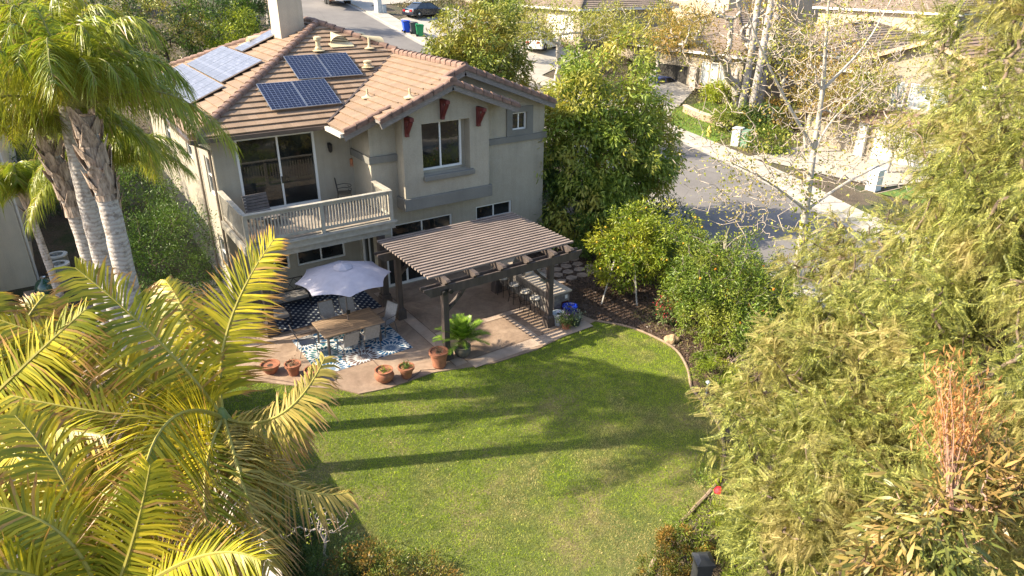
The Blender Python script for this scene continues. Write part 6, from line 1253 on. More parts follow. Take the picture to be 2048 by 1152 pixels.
golden_palm('golden king palm at the left edge with fronds reaching over the neighbouring patio', -60, 830, 8.4, [
 ((60, 720, 8.2), (170, 620, 8.2), dict(L0=.8, nl=70)), ((40, 660, 8.8), (90, 590, 9.2), dict(L0=.6)), ((70, 850, 8.0), (210, 870, 7.8), dict(L0=.85, nl=70)), ((20, 900, 7.8), (110, 990, 7.4), dict(L0=.8)), ((-60, 700, 8.4), (-20, 590, 8.6), dict(L0=.8)), ((10, 760, 8.6), (120, 720, 9.0), dict(L0=.8)), ((-20, 940, 7.8), (30, 1050, 7.4), dict(L0=.8)), ((60, 640, 9.2), (130, 610, 9.8), dict(L0=.5, m=g_dead, droop=.5))], 23)
# --- pepper trees on the right (feathery pinnate sprays) ---
def spray_tmpl(n=15, droop=.75, lw=.016, ll=.19):
    V = []; F = []
    for i in range(n):
        f = (i+1)/n; x = f; z = -droop*f*f
        for s in (-1, 1):
            k = len(V); l = ll*(1-.45*f); V += [(x, 0, z), (x+l*.45, s*l*.45, z-.05*l-.02), (x+l*.75+.0, s*l*.95, z-.25*l), (x+l*.30, s*l*.55, z-.08*l+lw*.2)]; F.append((k, k+1, k+2, k+3))
            V[k+1] = (x+l*.5+lw*.5, s*l*.42, z-.04*l); V[k+3] = (x+l*.28-lw*.5, s*l*.56, z-.1*l)
    k = len(V); V += [(0, -.008, 0), (.5, -.006, -droop*.25), (.5, .006, -droop*.25), (0, .008, 0), (1, 0, -droop), (1, .004, -droop)]; F += [(k, k+1, k+2, k+3), (k+1, k+4, k+5, k+2)]
    return V, F
SPV, SPF = spray_tmpl(); bark_p = mat('pepper_bark', (.17, .125, .09), .95, .4, 7, .9, 15)
def pepper(label, base, top, ells, ntips, nspray, size, seed, droop=.5, shell=.6, cr=.38, r0=.2, lm=None, lump=.3, group='feathery pepper trees'):
    return tree('pepper_tree', label, 'tree', base, top, ells, ntips, nspray, size, lm or L_pep, bark_p, SPV, cr, r0, droop, seed, shell, group, .8, .5, lump, SPF)
def E_(u, v, D, rx, ry, rz): p = AT(u, v, D); return (p[0], p[1], p[2], rx, ry, rz)
def gb(p): return (p[0], p[1], tt(p[0], p[1]))
e1 = E_(1740, 800, 14.5, 2.6, 2.8, 1.9); e2 = E_(1620, 960, 12.5, 1.5, 1.5, 1.4); e3 = E_(1790, 1000, 11.5, 2.0, 2.0, 1.7); e4 = E_(1650, 700, 16.5, 1.3, 1.5, 1.1)
pepper('broad pepper tree with pale olive feathery crown filling the lower right', gb(e1), (e1[0], e1[1], 1.2), [e1, e2, e3, e4], 560, 21000, .30, 31)
e1 = E_(2085, 160, 12.5, 1.6, 1.8, 2.6); e2 = E_(2015, 440, 12.5, 1.4, 1.6, 1.6); e3 = E_(2080, 420, 11, 1.3, 1.5, 2.6)
pepper('tall pepper tree along the upper right edge in front of the gabled house', gb(e3), (e3[0], e3[1], 5.5), [e1, e2, e3], 400, 15000, .29, 32)
e1 = E_(1720, 520, 17.5, 1.9, 1.9, .9); e2 = E_(1850, 480, 16.5, 1.6, 1.6, 1.2); e3 = E_(1790, 640, 16, 1.8, 1.8, 1.0)
pepper('thin wispy pepper tree in front of the street, right of the speckled sycamore trunk', gb(e3), (e3[0], e3[1], 2.2), [e1, e2, e3], 150, 2900, .36, 33, shell=.3)
e1 = E_(2000, 720, 11.5, 1.9, 1.9, 2.0); e2 = E_(2060, 950, 10, 1.5, 1.5, 1.6)
pepper('dense pepper tree against the right edge below the tall one', gb(e1), (e1[0], e1[1], 2.5), [e1, e2], 300, 11000, .28, 34)
e1 = E_(1730, 1120, 10.5, 1.4, 1.3, 1.1); e2 = E_(1600, 1060, 11.5, .9, .9, .9)
pepper('low pepper sapling at the bottom edge beside the charcoal post', gb(e1), (e1[0], e1[1], .8), [e1, e2], 150, 5200, .27, 35)
# bronze leaved tree bottom right
e1 = E_(1880, 1060, 8.2, .75, .65, .45); e2 = E_(1985, 960, 8.6, .55, .5, .45); e3 = E_(1780, 1130, 8.0, .55, .45, .3)
t, tips = tree('bronze_leaf_tree', 'young tree with long bronze green leaves and coppery feathery shoot at lower right', 'tree', gb(e1), (e1[0], e1[1], e1[2]-.7), [e1, e2, e3], 80, 2300, .22, L_brz, mat('rosy_stem', (.34, .20, .14), .7), [(a_, b_*.62, c_) for a_, b_, c_ in LFB], .24, .05, .4, 41, .35, None, .8, .9)
p0 = AT(1900, 1000, 8.6); rg = np.random.default_rng(5); mb = MB(); PP = []
for k in range(22):
    tp = AT(1915+rg.normal()*48, 800+rg.normal()*42, 8.7+rg.normal()*.2); mb.tube([tuple(p0+rg.normal(size=3)*.04), tuple((p0+tp)/2+rg.normal(size=3)*.05), tuple(tp)], [.009, .006, .003], 5); PP += [p0+(tp-p0)*f+rg.normal(size=3)*.09 for f in rg.uniform(.45, 1.1, 60)]
mb.build('shoot_stems', MATS['rosy_stem'], t, world=True); PP = np.array(PP); D = rg.normal(size=PP.shape)*.6; D[:, 2] += 1.0; scatter('shoot_leaves', PP, D, rdir(len(PP)), rg.uniform(.07, .15, len(PP)), [(a_, b_*.55, c_) for a_, b_, c_ in LF2], [(0, 1, 2, 3)], L_orp, t)
# --- yard and street trees ---
cb = (15.9, -1.2, 0); zt = PY(1235, 88, -1.0)[2]
t, tips = tree('broadleaf_tree', 'large dense broadleaf tree with drooping yellow green leaves beside the house', 'tree', cb, (15.8, -1.2, 3.2), [(16.0, -1.0, zt-2.2, 2.7, 2.4, 2.3), (16.2, -1.3, zt-4.8, 3.2, 2.8, 2.5), (15.2, -1.8, zt-6.9, 2.5, 2.2, 1.8), (18.2, -2.0, zt-4.6, 2.0, 1.8, 2.2), (14.3, -1.2, zt-3.6, 1.5, 1.5, 1.5), (17.2, -1.4, zt-6.6, 1.7, 1.6, 1.5)], 760, 42000, .24, L_A, bark_d, LFB, .42, .22, .55, 51, .6)
p = (18.2, 12.6, tt(18.2, 12.6)); zt = PY(950, 12, 12.6)[2]
tree('street_tree', 'round olive gold tree beyond the roof ridge with the bins to its left', 'tree', p, (18.2, 12.6, p[2]+2), [(18.2, 12.6, zt-2.0, 2.6, 2.6, 2.0), (18.8, 12.4, zt-4.0, 2.9, 2.8, 1.9), (17.4, 12.8, zt-3.6, 2.0, 2.0, 1.6)], 440, 27000, .26, L_B, bark_g, LFB, .42, .16, .35, 52, .6)
t, tips = tree('lemon_tree', 'bright yellow green lemon tree in the mulch bed between patio and street', 'tree', (13.0, -7.3, 0), (13.0, -7.2, 1.3), [(13.1, -6.9, 2.1, 1.5, 1.4, 1.0), (12.2, -6.8, 1.6, 1.1, 1.1, .9), (13.9, -7.6, 2.1, 1.2, 1.2, 1.1), (13.3, -6.7, 2.9, .9, .9, .7), (13.4, -8.0, 1.4, .9, .9, .8), (12.3, -7.3, 1.0, .9, .8, .6)], 330, 17000, .125, L_lem, bark_g, LFB, .26, .07, .2, 53, .5); fruit(t, tips, 46, .042, mat('lemon_skin', (.62, .36, .03), .45, .1), np.random.default_rng(3))
t, tips = tree('orange_tree', 'large rounded orange tree bush at the right side of the lawn', 'tree', (13.2, -10.9, 0), (13.2, -10.9, .8), [(13.2, -10.7, 1.6, 1.6, 1.6, 1.2), (12.3, -11.6, 1.2, 1.2, 1.3, 1.0), (14.3, -10.3, 1.9, 1.4, 1.4, 1.1), (13.0, -12.5, 1.1, 1.3, 1.2, .95), (12.1, -12.9, .8, .9, .9, .7), (14.6, -11.6, 1.4, 1.3, 1.3, 1.1)], 420, 24000, .12, L_or, bark_g, LFB, .27, .07, .2, 54, .55); fruit(t, tips, 34, .045, mat('orange_skin', (.65, .22, .015), .45, .1), np.random.default_rng(4))
for k, (a, b) in enumerate((((12.35, -8.1, 0), (12.7, -7.4, 1.5)), ((11.3, -7.3, 0), (12.2, -6.9, 1.5)))):
    mb = MB(); mb.bar(a, b, .05, .05); tag(mb.build('tree_stake', mat('pale_stake_wood', (.34, .32, .28), .8, .2)), ('leaning pale wooden stake nearer the lawn under the lemon tree', 'leaning pale wooden stake nearer the bar under the lemon tree')[k], 'stake', 'wooden stakes propping the lemon tree')
def bush(name, label, c, r_, h, n, ls, lm, seed, cat='shrub', tm=LF2, group=None, dr=.0, ntips=None, shell=.5, cr=None, lump=.2, stretch=1., extra=None):
    z = tt(c[0], c[1]); return tree(name, label, cat, (c[0], c[1], z), (c[0], c[1], z+h*.25), [(c[0], c[1], z+h*.5, r_*stretch, r_, h*.52)], ntips or max(30, int(60*r_*r_)), n, ls, lm, bark_d, tm, cr or .22*max(.6, r_), .03, dr, seed, shell, group, .8, .6, lump, extra)
bush('hedge_shrub', 'dense dark green shrub hedge between house side and broadleaf tree', (13.75, -1.6), 1.1, 4.2, 9000, .10, L_dk, 61, stretch=.9)
bush('hedge_shrub', 'leafy green shrub filling the bed between lemon and orange trees', (13.9, -9.2), 1.1, 1.7, 9000, .10, L_or, 161); bush('hedge_shrub', 'round green shrub at the foot of the broadleaf tree by the lemon tree', (14.6, -5.6), 1.2, 2.3, 9000, .10, L_fic, 162); bush('hedge_shrub', 'yellow green shrub on the kerb side of the orange tree', (15.4, -11.2), 1.3, 1.9, 9000, .11, L_or, 163); bush('hedge_shrub', 'glossy dark shrub beside the flagstones under the broadleaf tree', (14.2, -3.9), 1.2, 2.2, 8000, .10, L_fic, 62)
bush('hedge_shrub', 'leafy green shrub between lemon tree and street kerb', (15.7, -7.3), 1.3, 2.0, 8000, .10, L_or, 63)
bush('hedge_shrub', 'low dark shrub along the kerb behind the orange tree', (16.6, -9.4), 1.2, 1.4, 6000, .10, L_fic, 64)
bush('hedge_shrub', 'tangle of green shrub filling the kerb side behind the broadleaf tree', (17.3, -4.6), 1.4, 2.2, 7000, .12, L_dk, 65)
bush('ground_cover_shrub', 'low golden green shrub beside the garden path light', (10.7, -13.3), .75, .7, 5000, .06, L_lem, 66); bush('ground_cover_shrub', 'low olive shrub between path light and pepper tree', (10.6, -14.7), .8, .6, 4500, .06, L_or, 67); bush('ground_cover_shrub', 'low leafy shrub at the edging below the orange tree', (11.4, -12.4), .6, .7, 3500, .07, L_or, 68)
t = thing('twiggy_shrub', 'bare tangle of pale twigs under the front of the orange tree', 'shrub', (11.6, -13.2, 0)); V = []; rg = np.random.default_rng(9)
tips = np.array([11.9, -13.0, .55])+rg.normal(size=(120, 3))*[.5, .5, .28]; tips[:, 2] = np.abs(tips[:, 2])+.05; V, F = grow((11.8, -13.1, 0), (11.8, -13.1, .2), tips, rg, .03, .004, .15); npmesh('branches', V, F, mat('pale_twig', (.34, .25, .20), .9), t)
# phormium
t = thing('flax_plant', 'clump of dark purple green strap leaves by the street kerb', 'plant', (17.4, -6.8, 0)); rg = np.random.default_rng(12); L_ph = leafmat('flax_blade', (.05, .055, .035), (.13, .12, .06), trans=.1)
n = 110; D = rg.normal(size=(n, 3))*[.55, .55, .1]; D[:, 2] += 1.; P = np.c_[17.4+rg.normal(size=n)*.45, -7.1+rg.normal(size=n)*.6, np.full(n, .05)]; scatter('blades', P, D, rdir(n), rg.uniform(.9, 1.7, n), [(0, -.03, 0), (0, .03, 0), (.6, .035, .02), (.6, -.035, .02), (1, .002, -.06), (1, -.002, -.06)], [(0, 1, 2, 3), (3, 2, 4, 5)], L_ph, t)
t, tips = bush('red_flower_plant', 'bright red flowering plant beside the orange tree and mulch', (12.2, -9.7), .38, .95, 900, .12, grn3, 69); rg = np.random.default_rng(2); P = tips[rg.integers(0, len(tips), 160)]+rg.normal(size=(160, 3))*.08+[0, 0, .15]; scatter('red_flowers', P, rdir(160, .5), rdir(160), rg.uniform(.05, .1, 160), LF2, [(0, 1, 2, 3)], leafmat('red_petal', (.40, .02, .03), (.60, .06, .07), trans=.2), t)
# sycamore, sparse
sp = [PZ(1588, 600), None]; bx, by = 18.7, -10.6; f_ = lambda u, v: PY(u, v, by)
trk = [f_(1588, 610), f_(1600, 500), f_(1612, 420), f_(1628, 300), f_(1645, 180)]; t = thing('sycamore_tree', 'sparse sycamore with pale mottled trunk and bare twigs in front of the street', 'tree', (trk[0][0], by, 0)); rg = np.random.default_rng(71)
mb = MB(); ln = smooth_line([(trk[0][0], by, -.1)]+trk[1:], 6); ln2 = smooth_line([(trk[0][0], by, -.1)]+trk[1:]+[f_(1652, 80), f_(1660, -30)], 6); mb.tube([tuple(p) for p in ln2], list(np.linspace(.17, .025, len(ln2))), 10)
for lim, r_ in (([trk[3], f_(1590, 200)+[0, .4, 0], f_(1555, 90)+[0, .7, 0], f_(1530, 0)+[0, .8, 0]], .07), ([trk[2], f_(1680, 360)+[0, -.3, 0], f_(1760, 310)+[0, -.6, 0], f_(1830, 270)+[0, -.8, 0]], .06), ([trk[2], f_(1560, 370)+[0, .5, 0], f_(1490, 330)+[0, .8, 0]], .05), ([trk[4], f_(1700, 90)+[0, -.5, 0], f_(1740, -10)+[0, -.8, 0]], .06), ([trk[3], f_(1700, 240)+[0, .6, 0], f_(1790, 170)+[0, .9, 0]], .05)):
    q_ = smooth_line(lim, 4); mb.tube([tuple(p) for p in q_], list(np.linspace(r_, .015, len(q_))), 6)
mb.build('trunk', bark_w, t, smooth=True, world=True)
T_ = [f_(u, v)+np.array([0, d, 0]) for u, v, d in ((1650, 60, 0), (1560, 130, .6), (1740, 120, -.6), (1500, 260, -.8), (1790, 230, .8), (1470, 330, .4), (1830, 330, -.8), (1700, 20, .8), (1600, 20, -.8), (1480, 400, -.4), (1720, 330, 1.0), (1860, 120, .4), (1780, 20, 0), (1540, 40, .5), (1680, 220, -1.4), (1560, 380, 1.2), (1540, 300, -1.4))]
tips = np.concatenate([p+rg.normal(size=(54, 3))*[.85, 1.0, .8] for p in T_]); mid = trk[3]
V, F = grow(trk[2], trk[4], tips, rg, .07, .010, .1, 4); npmesh('branches', V, F, mat('sycamore_twig_bark', (.42, .35, .28), .85, .25, 5), t)
n = 5200; ti = rg.integers(0, len(tips), n); P = tips[ti]+rg.normal(size=(n, 3))*.2; SYL = [(0, 0, 0), (.25, .42, .03), (.6, .2, .0), (1, 0, -.1), (.6, -.2, 0), (.25, -.42, .03)]; D = rdir(n, -.4); scatter('crown', P, D, rdir(n, .8), rg.uniform(.05, .115, n), SYL, [(0, 1, 2, 3), (0, 3, 4, 5)], L_syc, t)
P = np.array(ln[6:16])[rg.integers(0, 10, 260)]+rg.normal(size=(260, 3))*[.22, .2, .2]; scatter('trunk_sprouts', P, rdir(260), rdir(260, .8), rg.uniform(.1, .18, 260), SYL, [(0, 1, 2, 3), (0, 3, 4, 5)], L_lem, t)
# white branched coral tree across the street
pb_ = GP(1472, 212); by2 = pb_[1]; g_ = lambda u, v, d=0: PY(u, v, by2)+np.array([0, d, 0]); t = thing('white_branched_tree', 'white barked tree with forking branches and rusty leaf clumps across the street', 'tree', pb_); rg = np.random.default_rng(72)
T_ = [g_(*a) for a in ((1395, 60, 1), (1350, 80, 0), (1370, 30, -1), (1430, 10, .5), (1470, -20, 0), (1500, 10, -.6), (1540, 20, .8), (1420, 100, -1.2), (1450, -10, 1.2), (1560, 60, 0), (1490, 60, .9), (1530, -30, -1))]
tips = np.concatenate([p+rg.normal(size=(9, 3))*[.8, .9, .6] for p in T_]); V, F = grow(pb_, g_(1470, 165), tips, rg, .42, .03, .05, 4); npmesh('trunk', V, F, bark_w, t)
n = 5200; ti = rg.integers(0, len(tips), n); sel = [i for i in range(len(tips)) if (i//9) in (0, 1, 2, 6, 7, 9)]; ti = np.array(sel)[rg.integers(0, len(sel), n)]; P = tips[ti]+rg.normal(size=(n, 3))*[.7, .7, .35]; scatter('crown', P, rdir(n, -.2), rdir(n, .8), rg.uniform(.16, .3, n), LF2, [(0, 1, 2, 3)], L_cor, t)
for i, (u0, v0, u1, v1, u2, v2, lb) in enumerate(((1481, 228, 1502, 110, 1520, -20, 'tall leaning pale palm trunk nearest the white branched tree'), (1497, 252, 1522, 120, 1545, -10, 'middle tall palm trunk standing in the bushes across the street'), (1517, 212, 1540, 100, 1566, -30, 'right hand tall palm trunk in front of the tan house'))):
    b_ = GP(u0, v0); pts_ = [b_, PY(u1, v1, b_[1]), PY(u2, v2, b_[1])]; queen_palm('tall_palm', lb, pts_, .27, 9, 2.6, 80+i, boots=(.97, .995), group='tall palms across the street', nl=26, rmul=2., wind=.1)
p = GP(1112, 178); t, tips = tree('sparse_street_tree', 'sparse light green tree with slim white trunk near the white suv', 'tree', p, PY(1116, 90, p[1]), [tuple(PY(1110, 45, p[1]))+(3.0, 2.6, 1.6), tuple(PY(1200, 50, p[1]))+(2.6, 2.4, 1.6), tuple(PY(1040, 60, p[1]))+(2.0, 2.0, 1.5)], 150, 5200, .26, L_syc, bark_w, LF2, .7, .17, .2, 73, .35)
p = GP(1052, 125); tree('sparse_street_tree', 'thin airy tree left of the white suv', 'tree', p, PY(1048, 90, p[1]), [tuple(PY(1040, 40, p[1]))+(2.2, 2.2, 2.2)], 80, 2600, .26, L_B, bark_g, LF2, .6, .12, .2, 74, .35)
# ficus and side yard
bush('ficus_tree', 'dense dark green ficus screening the left wall of the house', (-1.95, -.3), 1.5, 4.3, 18000, .09, L_fic, 81, cat='tree', ntips=300, shell=.7, lump=.12)
bush('ficus_tree', 'second ficus farther along the left side of the house', (-2.2, 4.2), 1.5, 4.8, 9000, .11, L_fic, 82, cat='tree', ntips=200, shell=.7); bush('ficus_tree', 'third ficus beyond the roof corner on the left side', (-2.5, 8.5), 1.7, 4.6, 7000, .13, L_dk, 83, cat='tree', ntips=160, shell=.6)
bush('ficus_tree', 'dark shrub behind the neighbouring house gutter', (-4.2, 13), 2.0, 4.6, 6000, .15, L_dk, 84, cat='tree', ntips=160)
# hedges at the bottom
for k, (u, v, lb) in enumerate(((640, 1150, 'dark leafy end of the photinia hedge beside the garden wall'), (735, 1160, 'photinia hedge plant with orange red tips, middle of the bottom hedge'), (825, 1175, 'photinia hedge plant with orange red tips, right end of the bottom hedge'))):
    c = PZ(u, v, .5); bush('photinia_hedge', lb, (c[0], c[1]), .95, .8, 7500, .06, L_pho if k else L_dk, 90+k, group='photinia plants along the bottom edge of the lawn', shell=.7, lump=.1)
c = PZ(560, 1090, .4); bush('hedge_shrub', 'shaded green shrub at the foot of the garden wall', (c[0], c[1]), .7, .9, 3500, .08, L_dk, 93)
for k, (u, v, lb) in enumerate(((1365, 1105, 'orange tipped photinia right of the dark bed edging at the bottom'), (1330, 1165, 'orange tipped photinia on the bottom edge left of the charcoal post'))):
    c = PZ(u, v, .5); bush('photinia_shrub', lb, (c[0], c[1]), .6, 1.05, 5200, .06, L_pho, 94+k, group='photinia shrubs beside the charcoal post', shell=.7, lump=.1)
c = PZ(1415, 1050, .6); t, tips = bush('rose_bush', 'tall loose rose bush with a single red bloom at the lawn corner', (c[0], c[1]), .8, 1.6, 4200, .07, L_or, 96, shell=.3)
def rose(p, m, r_=.06):
    bmx = bmesh.new(); bmesh.ops.create_icosphere(bmx, subdivisions=2, radius=r_)
    for vv in bmx.verts: vv.co *= 1+.2*math.sin(vv.co.x*160)*math.cos(vv.co.y*150+vv.co.z*90)
    me = bpy.data.meshes.new('bloom'); bmx.to_mesh(me); bmx.free(); me.materials.append(m); return me
rm_ = mat('rose_red', (.55, .01, .02), .6, .3, 30); o = bpy.data.objects.new('bloom', rose(None, rm_, .085)); COL.objects.link(o); o.parent = t; o.location = Vector(tuple(PY(1437, 982, c[1]-.5)))-t.location
c = PZ(1490, 1040, .6); bush('fern_shrub', 'light green ferny shrub behind the charcoal post', (c[0]+.3, c[1]), .8, 1.3, 2600, .12, L_yel, 97, group=None); c = PZ(1540, 1170, .6); bush('fern_shrub', 'bright green shrub at the bottom edge right of the charcoal post', (c[0], c[1]), .9, 1.5, 6000, .09, L_or, 98)
# small bare standard tree bottom left
c = PZ(650, 1152, 0); rg = np.random.default_rng(14); hd = PY(642, 1040, c[1]); t = thing('bare_sapling', 'thin pale sapling with twiggy top above the bottom hedge', 'tree', c); tips = hd+rg.normal(size=(60, 3))*[.28, .28, .13]; V, F = grow(c, hd-np.array([0, 0, .15]), tips, rg, .03, .005, .15); npmesh('trunk', V, F, mat('whitewashed_twig', (.33, .28, .24), .8), t); P = tips[:30]+rg.normal(size=(30, 3))*.05; P = np.repeat(P, 3, 0)+rg.normal(size=(90, 3))*.05; scatter('crown', P, rdir(90), rdir(90, .8), rg.uniform(.04, .08, 90), LF2, [(0, 1, 2, 3)], L_yel, t)
# --- far shrubs: prototypes copied along the slope ---
def proto(nm, lm, seed, r_=1., h=1.3, n=2600, ls=.17):
    x0, y0 = 40., -70.; t, _ = bush(nm, 'x', (x0, y0), r_, h, n, ls, lm, seed, ntips=70, shell=.6, cr=.3, lump=.25); return t
PR = [proto('garden_shrub', L_dk, 101), proto('garden_shrub', L_B, 102), proto('garden_shrub', L_or, 103), proto('garden_shrub', L_pho, 104), proto('garden_shrub', L_sil, 105), proto('garden_shrub', L_yel, 106)]
FS = [(1462, 262, 1, 1.5, 'round olive shrub at the foot of the palm trunks, left of the utility boxes'), (1505, 268, 0, 1.5, 'dark shrub just behind the green utility box'), (1545, 255, 3, 1.5, 'red leaved shrub right of the tall palm trunks'), (1580, 240, 0, 1.9, 'dark tall shrub against the tan house wall'), (1530, 305, 2, 1.3, 'green ground shrub right of the green utility box'), (1575, 300, 1, 1.5, 'olive shrub on the verge left of the bright driveway'), (1615, 275, 3, 1.5, 'rusty shrub behind the sycamore trunk'), (1640, 235, 2, 2.2, 'large green shrub left of the gabled house garage'), (1600, 215, 0, 2.2, 'dark hedge below the tan house roof'), (1440, 300, 2, .8, 'small shrub on the verge beside the fire hydrant'),
 (1430, 205, 5, 1.3, 'bright lime shrub on the front lawn across the street'), (1385, 190, 1, 1.0, 'clipped hedge below the stone column windows'), (1415, 198, 1, 1.0, 'clipped hedge in front of the right stone column'), (1550, 195, 0, 1.2, 'dark shrub at the tan house entrance path'), (1350, 190, 2, 1.6, 'shrub beside the open garage driveway'),
 (1015, 60, 4, 1.8, 'grey shrub left of the white suv'), (1065, 140, 1, 1.6, 'olive hedge below the white suv'), (1100, 150, 3, 1.4, 'reddish hedge below the white garage door'), (1140, 140, 2, 1.7, 'green shrub below the white garage house'), (1190, 120, 4, 1.8, 'grey green shrub right of the white garage'), (1230, 105, 1, 2.2, 'large olive shrub left of the stone column house roof'), (1250, 60, 0, 2.6, 'dark tree like shrub behind the open garage roof'), (1285, 75, 1, 2.4, 'golden shrub at the open garage house roof edge'), (1330, 30, 0, 2.4, 'dark shrub below the upslope house'),
 (800, 25, 1, 1.3, 'low shrub behind the pale utility boxes'), (830, 45, 2, .9, 'small shrub at the driveway edge by the bins'), (775, 12, 0, 1.8, 'dark shrub at the top edge left of the sedan'), (800, 8, 2, 1.9, 'tall shrub at the top edge above the utility boxes'), (880, 60, 4, 1.5, 'grey shrub between sedan and street tree'), (905, 25, 3, 1.8, 'reddish shrub right of the dark sedan'), (960, 40, 1, 2.2, 'golden shrub below the far cream house'), (1040, 25, 0, 2.6, 'dark shrub left of the airy street tree'), (735, 5, 1, 1.2, 'shrub right of the cargo trailer'),
 (560, 5, 3, 1.6, 'shrub by the chimney top'), (60, 300, 2, 1.6, 'green shrub deep in the side yard'), (330, 25, 1, 3.2, 'broad olive shrub behind the left roof slope'), (400, 45, 2, 2.4, 'green shrub just beyond the solar panels'),
 (1690, 15, 0, 2.8, 'dark shrub on the hillside above the tan house'), (1760, 25, 2, 2.6, 'green hillside shrub above the gabled house'), (1820, 40, 4, 2.2, 'agave grey hillside shrub above the gabled roof'), (1870, 15, 1, 2.8, 'olive hillside shrub at the top right'), (1620, 20, 1, 2.6, 'olive shrub above the tan house roof'), (1550, 15, 0, 2.8, 'dark shrub behind the stone column house roof'), (1950, 60, 0, 2.8, 'dark shrub behind the tall pepper tree'),
 (1900, 380, 4, 1.4, 'grey shrub in front of the gabled house garage'), (1830, 370, 1, 1.0, 'olive shrub at the right end of the bright driveway'), (1680, 215, 0, 1.8, 'dark shrub at the gabled house corner'), (1790, 255, 3, .9, 'small rusty shrub by the garage pillar'), (1980, 330, 2, 1.8, 'green shrub right of the gabled house garage')]
used = set()
for (u, v, k, s, lb) in FS:
    p = GP(u, v)
    if k in used: dup(PR[k], p, random.uniform(0, 6.28), lb, 'shrubs in the gardens beyond the house', s)
    else:
        used.add(k); r_ = PR[k]; r_.location = tuple(p); r_['label'] = lb; r_['group'] = 'shrubs in the gardens beyond the house'; r_.scale = (s,)*3
# shaggy palms & cypress behind chimney, hillside
for i, (u, v, lb) in enumerate(((512, 50, 'shaggy palm trunk left of the chimney top'), (541, 48, 'shaggy palm trunk nearest the chimney'))):
    b_ = GP(u, v); queen_palm('shaggy_palm', lb, [b_, b_+np.array([0, 0, 2.2]), b_+np.array([-.1, 0, 6.5])], .3, 9, 2.4, 110+i, boots=(.35, .98), group='shaggy palms behind the roof', nl=26, rmul=2., wind=.1)
def ptree(u, vt, Y, rx, lm, lb, seed, cat='tree', nm='garden_tree', n=7000, ls=.2, rz=None):
    tp = PY(u, vt, Y); x = tp[0]; z = tt(x, Y); h = tp[2]-z; rz = rz or h*.42
    return tree(nm, lb, cat, (x, Y, z), (x, Y, z+h*.4), [(x, Y, tp[2]-rz, rx, rx, rz)], 130, n, ls, lm, bark_d, LF2, .4, .12, .2, seed, .6, 'garden trees behind the roof at the left')
ptree(462, 18, 27, 1.5, L_yel, 'bright lime yellow tree showing above the roof left of the chimney', 130); ptree(425, -60, 33, 2.6, L_dk, 'tall dark tree behind the lime yellow one', 131); ptree(385, -40, 29, 2.2, L_fic, 'green tree just beyond the left solar panels', 132); ptree(300, -60, 30, 3.2, L_B, 'golden tree behind the queen palm crowns', 133); ptree(180, -60, 30, 3.2, L_dk, 'dark tree behind the left queen palm crown', 134); ptree(60, -60, 32, 3.4, L_B, 'olive tree at the top left corner', 135); ptree(480, -50, 36, 2.0, L_dk, 'dark green tree behind the cypress', 136); ptree(20, 240, 24, 2.0, L_fic, 'green tree behind the neighbouring house', 137)
b_ = np.array([PY(494, 50, 29)[0], 29, tt(6, 29)]); tree('cypress_tree', 'narrow dark green cypress beside the shaggy palm trunks', 'tree', b_, b_+np.array([0, 0, 2.]), [(b_[0], b_[1], b_[2]+3.4, .7, .7, 3.4)], 120, 7000, .16, L_fic, bark_d, LF2, .3, .12, -.8, 112, .6)
for i, (u, v, s, lm, lb) in enumerate(((250, -20, 3.6, L_B, 'large golden green tree beyond the left roof edge'), (620, -60, 4.0, L_dk, 'dark tree beyond the street above the frame'), (1130, -15, 4.5, L_B, 'tall olive tree on the slope behind the white garage house'), (1480, -40, 4.5, L_B, 'olive tree on the slope behind the upslope house'), (1700, -10, 4.0, L_dk, 'dark hillside tree at the top right'), (1000, -10, 3.2, L_or, 'green tree behind the far cream house'))):
    p = GP(u, v+40); tree('hill_tree', lb, 'tree', p, p+np.array([0, 0, s*.6]), [(p[0], p[1], p[2]+s*1.1, s*.8, s*.8, s*.7), (p[0]+s*.5, p[1], p[2]+s*.8, s*.5, s*.5, s*.5)], 160, 7000, .5, lm, bark_g, LF2, .8, .25, .1, 120+i, .6, 'trees on the far slope')
for (u, vt, Y, rx, lm, lb, sd, n_, ls_) in ((1700, 40, 4.0, 2.6, L_cor, 'rusty twiggy tree in front of the gabled house', 141, 2600, .22), (1325, 10, 22.0, 2.6, L_B, 'golden tree left of the stone column house', 142, 6000, .24), (1225, 15, 27.0, 3.0, L_syc, 'pale green tree between the white garage house and the stone column house', 143, 5200, .24), (1590, 30, 12.0, 2.2, L_B, 'olive tree in front of the tan house roof', 144, 3600, .22), (1735, 95, 1.5, 2.2, L_B, 'olive tree at the corner of the gabled house', 146, 4200, .2), (1640, 120, 3.0, 1.9, L_cor, 'rust brown tree between the tall palms and gabled house', 147, 3200, .2), (1800, 235, -3.0, 1.6, L_syc, 'small loose tree at the gabled house garage', 145, 2600, .18)):
    tp = PY(u, vt, Y); x = tp[0]; z = tt(x, Y); h = tp[2]-z; tree('garden_tree', lb, 'tree', (x, Y, z), (x, Y, z+h*.45), [(x, Y, tp[2]-h*.3, rx, rx, h*.32), (x+rx*.5, Y-.5, tp[2]-h*.45, rx*.7, rx*.7, h*.25)], 120, n_, ls_, lm, bark_w, LF2, .5, .15, .2, sd, .4, 'garden trees across the street')
rg = np.random.default_rng(77); n = 1500; P = np.c_[rg.uniform(18, 34, n), rg.uniform(-16, 14, n)]; sdv = rg.random(n); P = P[(np.array([np.min(np.hypot(np.array(ROAD)[:, 0]-p[0], np.array(ROAD)[:, 1]-p[1])) for p in P]) > 2.4)]; P = P[(np.array([np.min(np.hypot(np.array(ROAD)[:, 0]-p[0], np.array(ROAD)[:, 1]-p[1])) for p in P]) < 4.0)]; n = len(P)
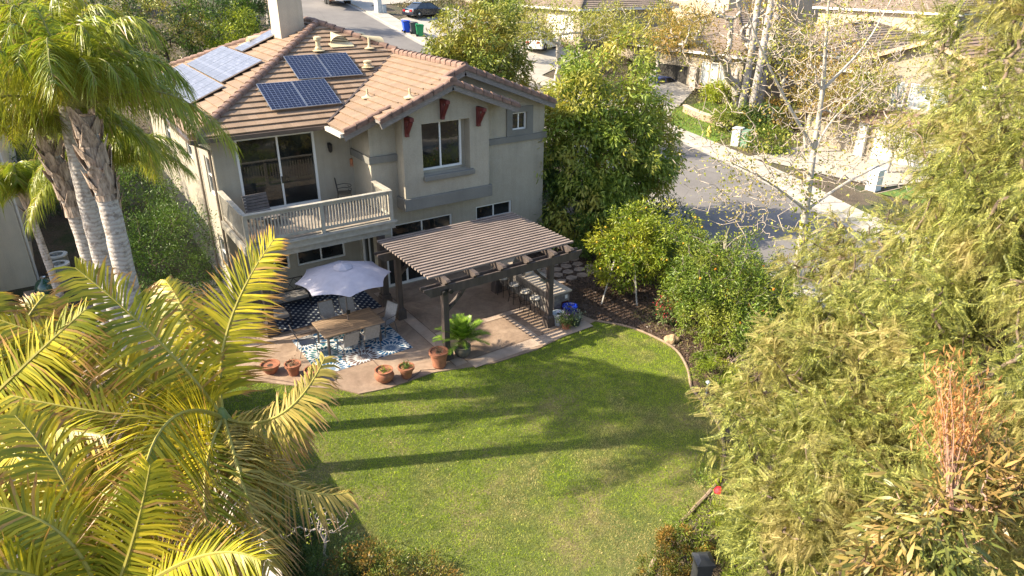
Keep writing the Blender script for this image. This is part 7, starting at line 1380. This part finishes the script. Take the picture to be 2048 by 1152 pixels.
tag(scatter('fallen_leaves', np.c_[P, TER(P[:, 0], P[:, 1])+.045], rdir(n)*[1, 1, .1], rdir(n, 3), rg.uniform(.06, .13, n), LF2, [(0, 1, 2, 3)], L_syc), kind='stuff')
n = 420; P = np.c_[rg.uniform(-2, 10, n), rg.uniform(-17, -7.5, n)]; P = P[inpoly(P, lawn_poly)]; n = len(P); tag(scatter('fallen_leaves', np.c_[P, np.full(n, .045)], rdir(n)*[1, 1, .2], rdir(n, 2), rg.uniform(.035, .07, n), LF2, [(0, 1, 2, 3)], leafmat('dry_fallen_leaf', (.20, .12, .05), (.46, .34, .16), trans=.1)), kind='stuff')
# street fallen leaves/ far verge grass
grass('verge_grass', [(35.0, 5.0), (35.3, 12.5), (38.4, 15.5), (43.6, 16), (42.5, 11), (38, 7)], 26000, .09, 5, GM, .05)
cov = leafmat('mixed_ground_cover', (.05, .07, .02), (.16, .15, .05), (.24, .16, .08), trans=.15, clump=.7, cs=.25)
def cover(name, poly, N, s, seed, m=cov):
    rg = np.random.default_rng(seed); xs = [p[0] for p in poly]; ys = [p[1] for p in poly]; P = np.stack([rg.uniform(min(xs), max(xs), N), rg.uniform(min(ys), max(ys), N)], -1); P = P[inpoly(P, poly)]
    for h_ in HARD: P = P[~inpoly(P, h_)]
    rl = np.array(ROAD); dr_ = np.array([np.min(np.hypot(rl[:, 0]-p[0], rl[:, 1]-p[1])) for p in P]); P = P[dr_ > 6.6]; n = len(P)
    z = TER(P[:, 0], P[:, 1])+rg.random(n)**2*s*1.6*(.4+np.clip(np.sin(P[:, 0]*1.3+seed)*np.cos(P[:, 1]*1.1), 0, 1)); scatter_o = scatter(name, np.c_[P, z], rdir(n, .4), rdir(n, 1.), rg.uniform(.6, 1.3, n)*s, LF2, [(0, 1, 2, 3)], m); return tag(scatter_o, kind='stuff')
cover('ground_cover', [(34.6, 12), (34.6, -3.8), (43, -3.8), (44, 9), (50, 24), (44, 31), (36, 24)], 26000, .2, 1); cover('ground_cover', [(31, 31), (44, 31), (60, 45), (60, 70), (31, 60)], 30000, .3, 2); cover('ground_cover', [(11.6, -8.5), (17.8, -8.2), (18.2, -22), (6, -22), (5, -17.6), (9.5, -14.6), (11.2, -11.8)], 42000, .1, 3); cover('ground_cover', [(13, 6), (24, 10), (21, 20), (18, 40), (-6, 60), (-6, 16), (13, 16)], 30000, .25, 4)
cover('ground_cover', [(28.5, -45), (28.5, -6), (34, -6), (42, -8), (58, -8), (70, -45)], 26000, .22, 6, cov); cover('ground_cover', [(8, -22), (17.5, -22), (17.5, -50), (8, -50)], 14000, .16, 7)
cover('ground_cover', [(-6, -19), (-6, -30), (12, -30), (12, -21), (4, -19.2)], 26000, .16, 5)
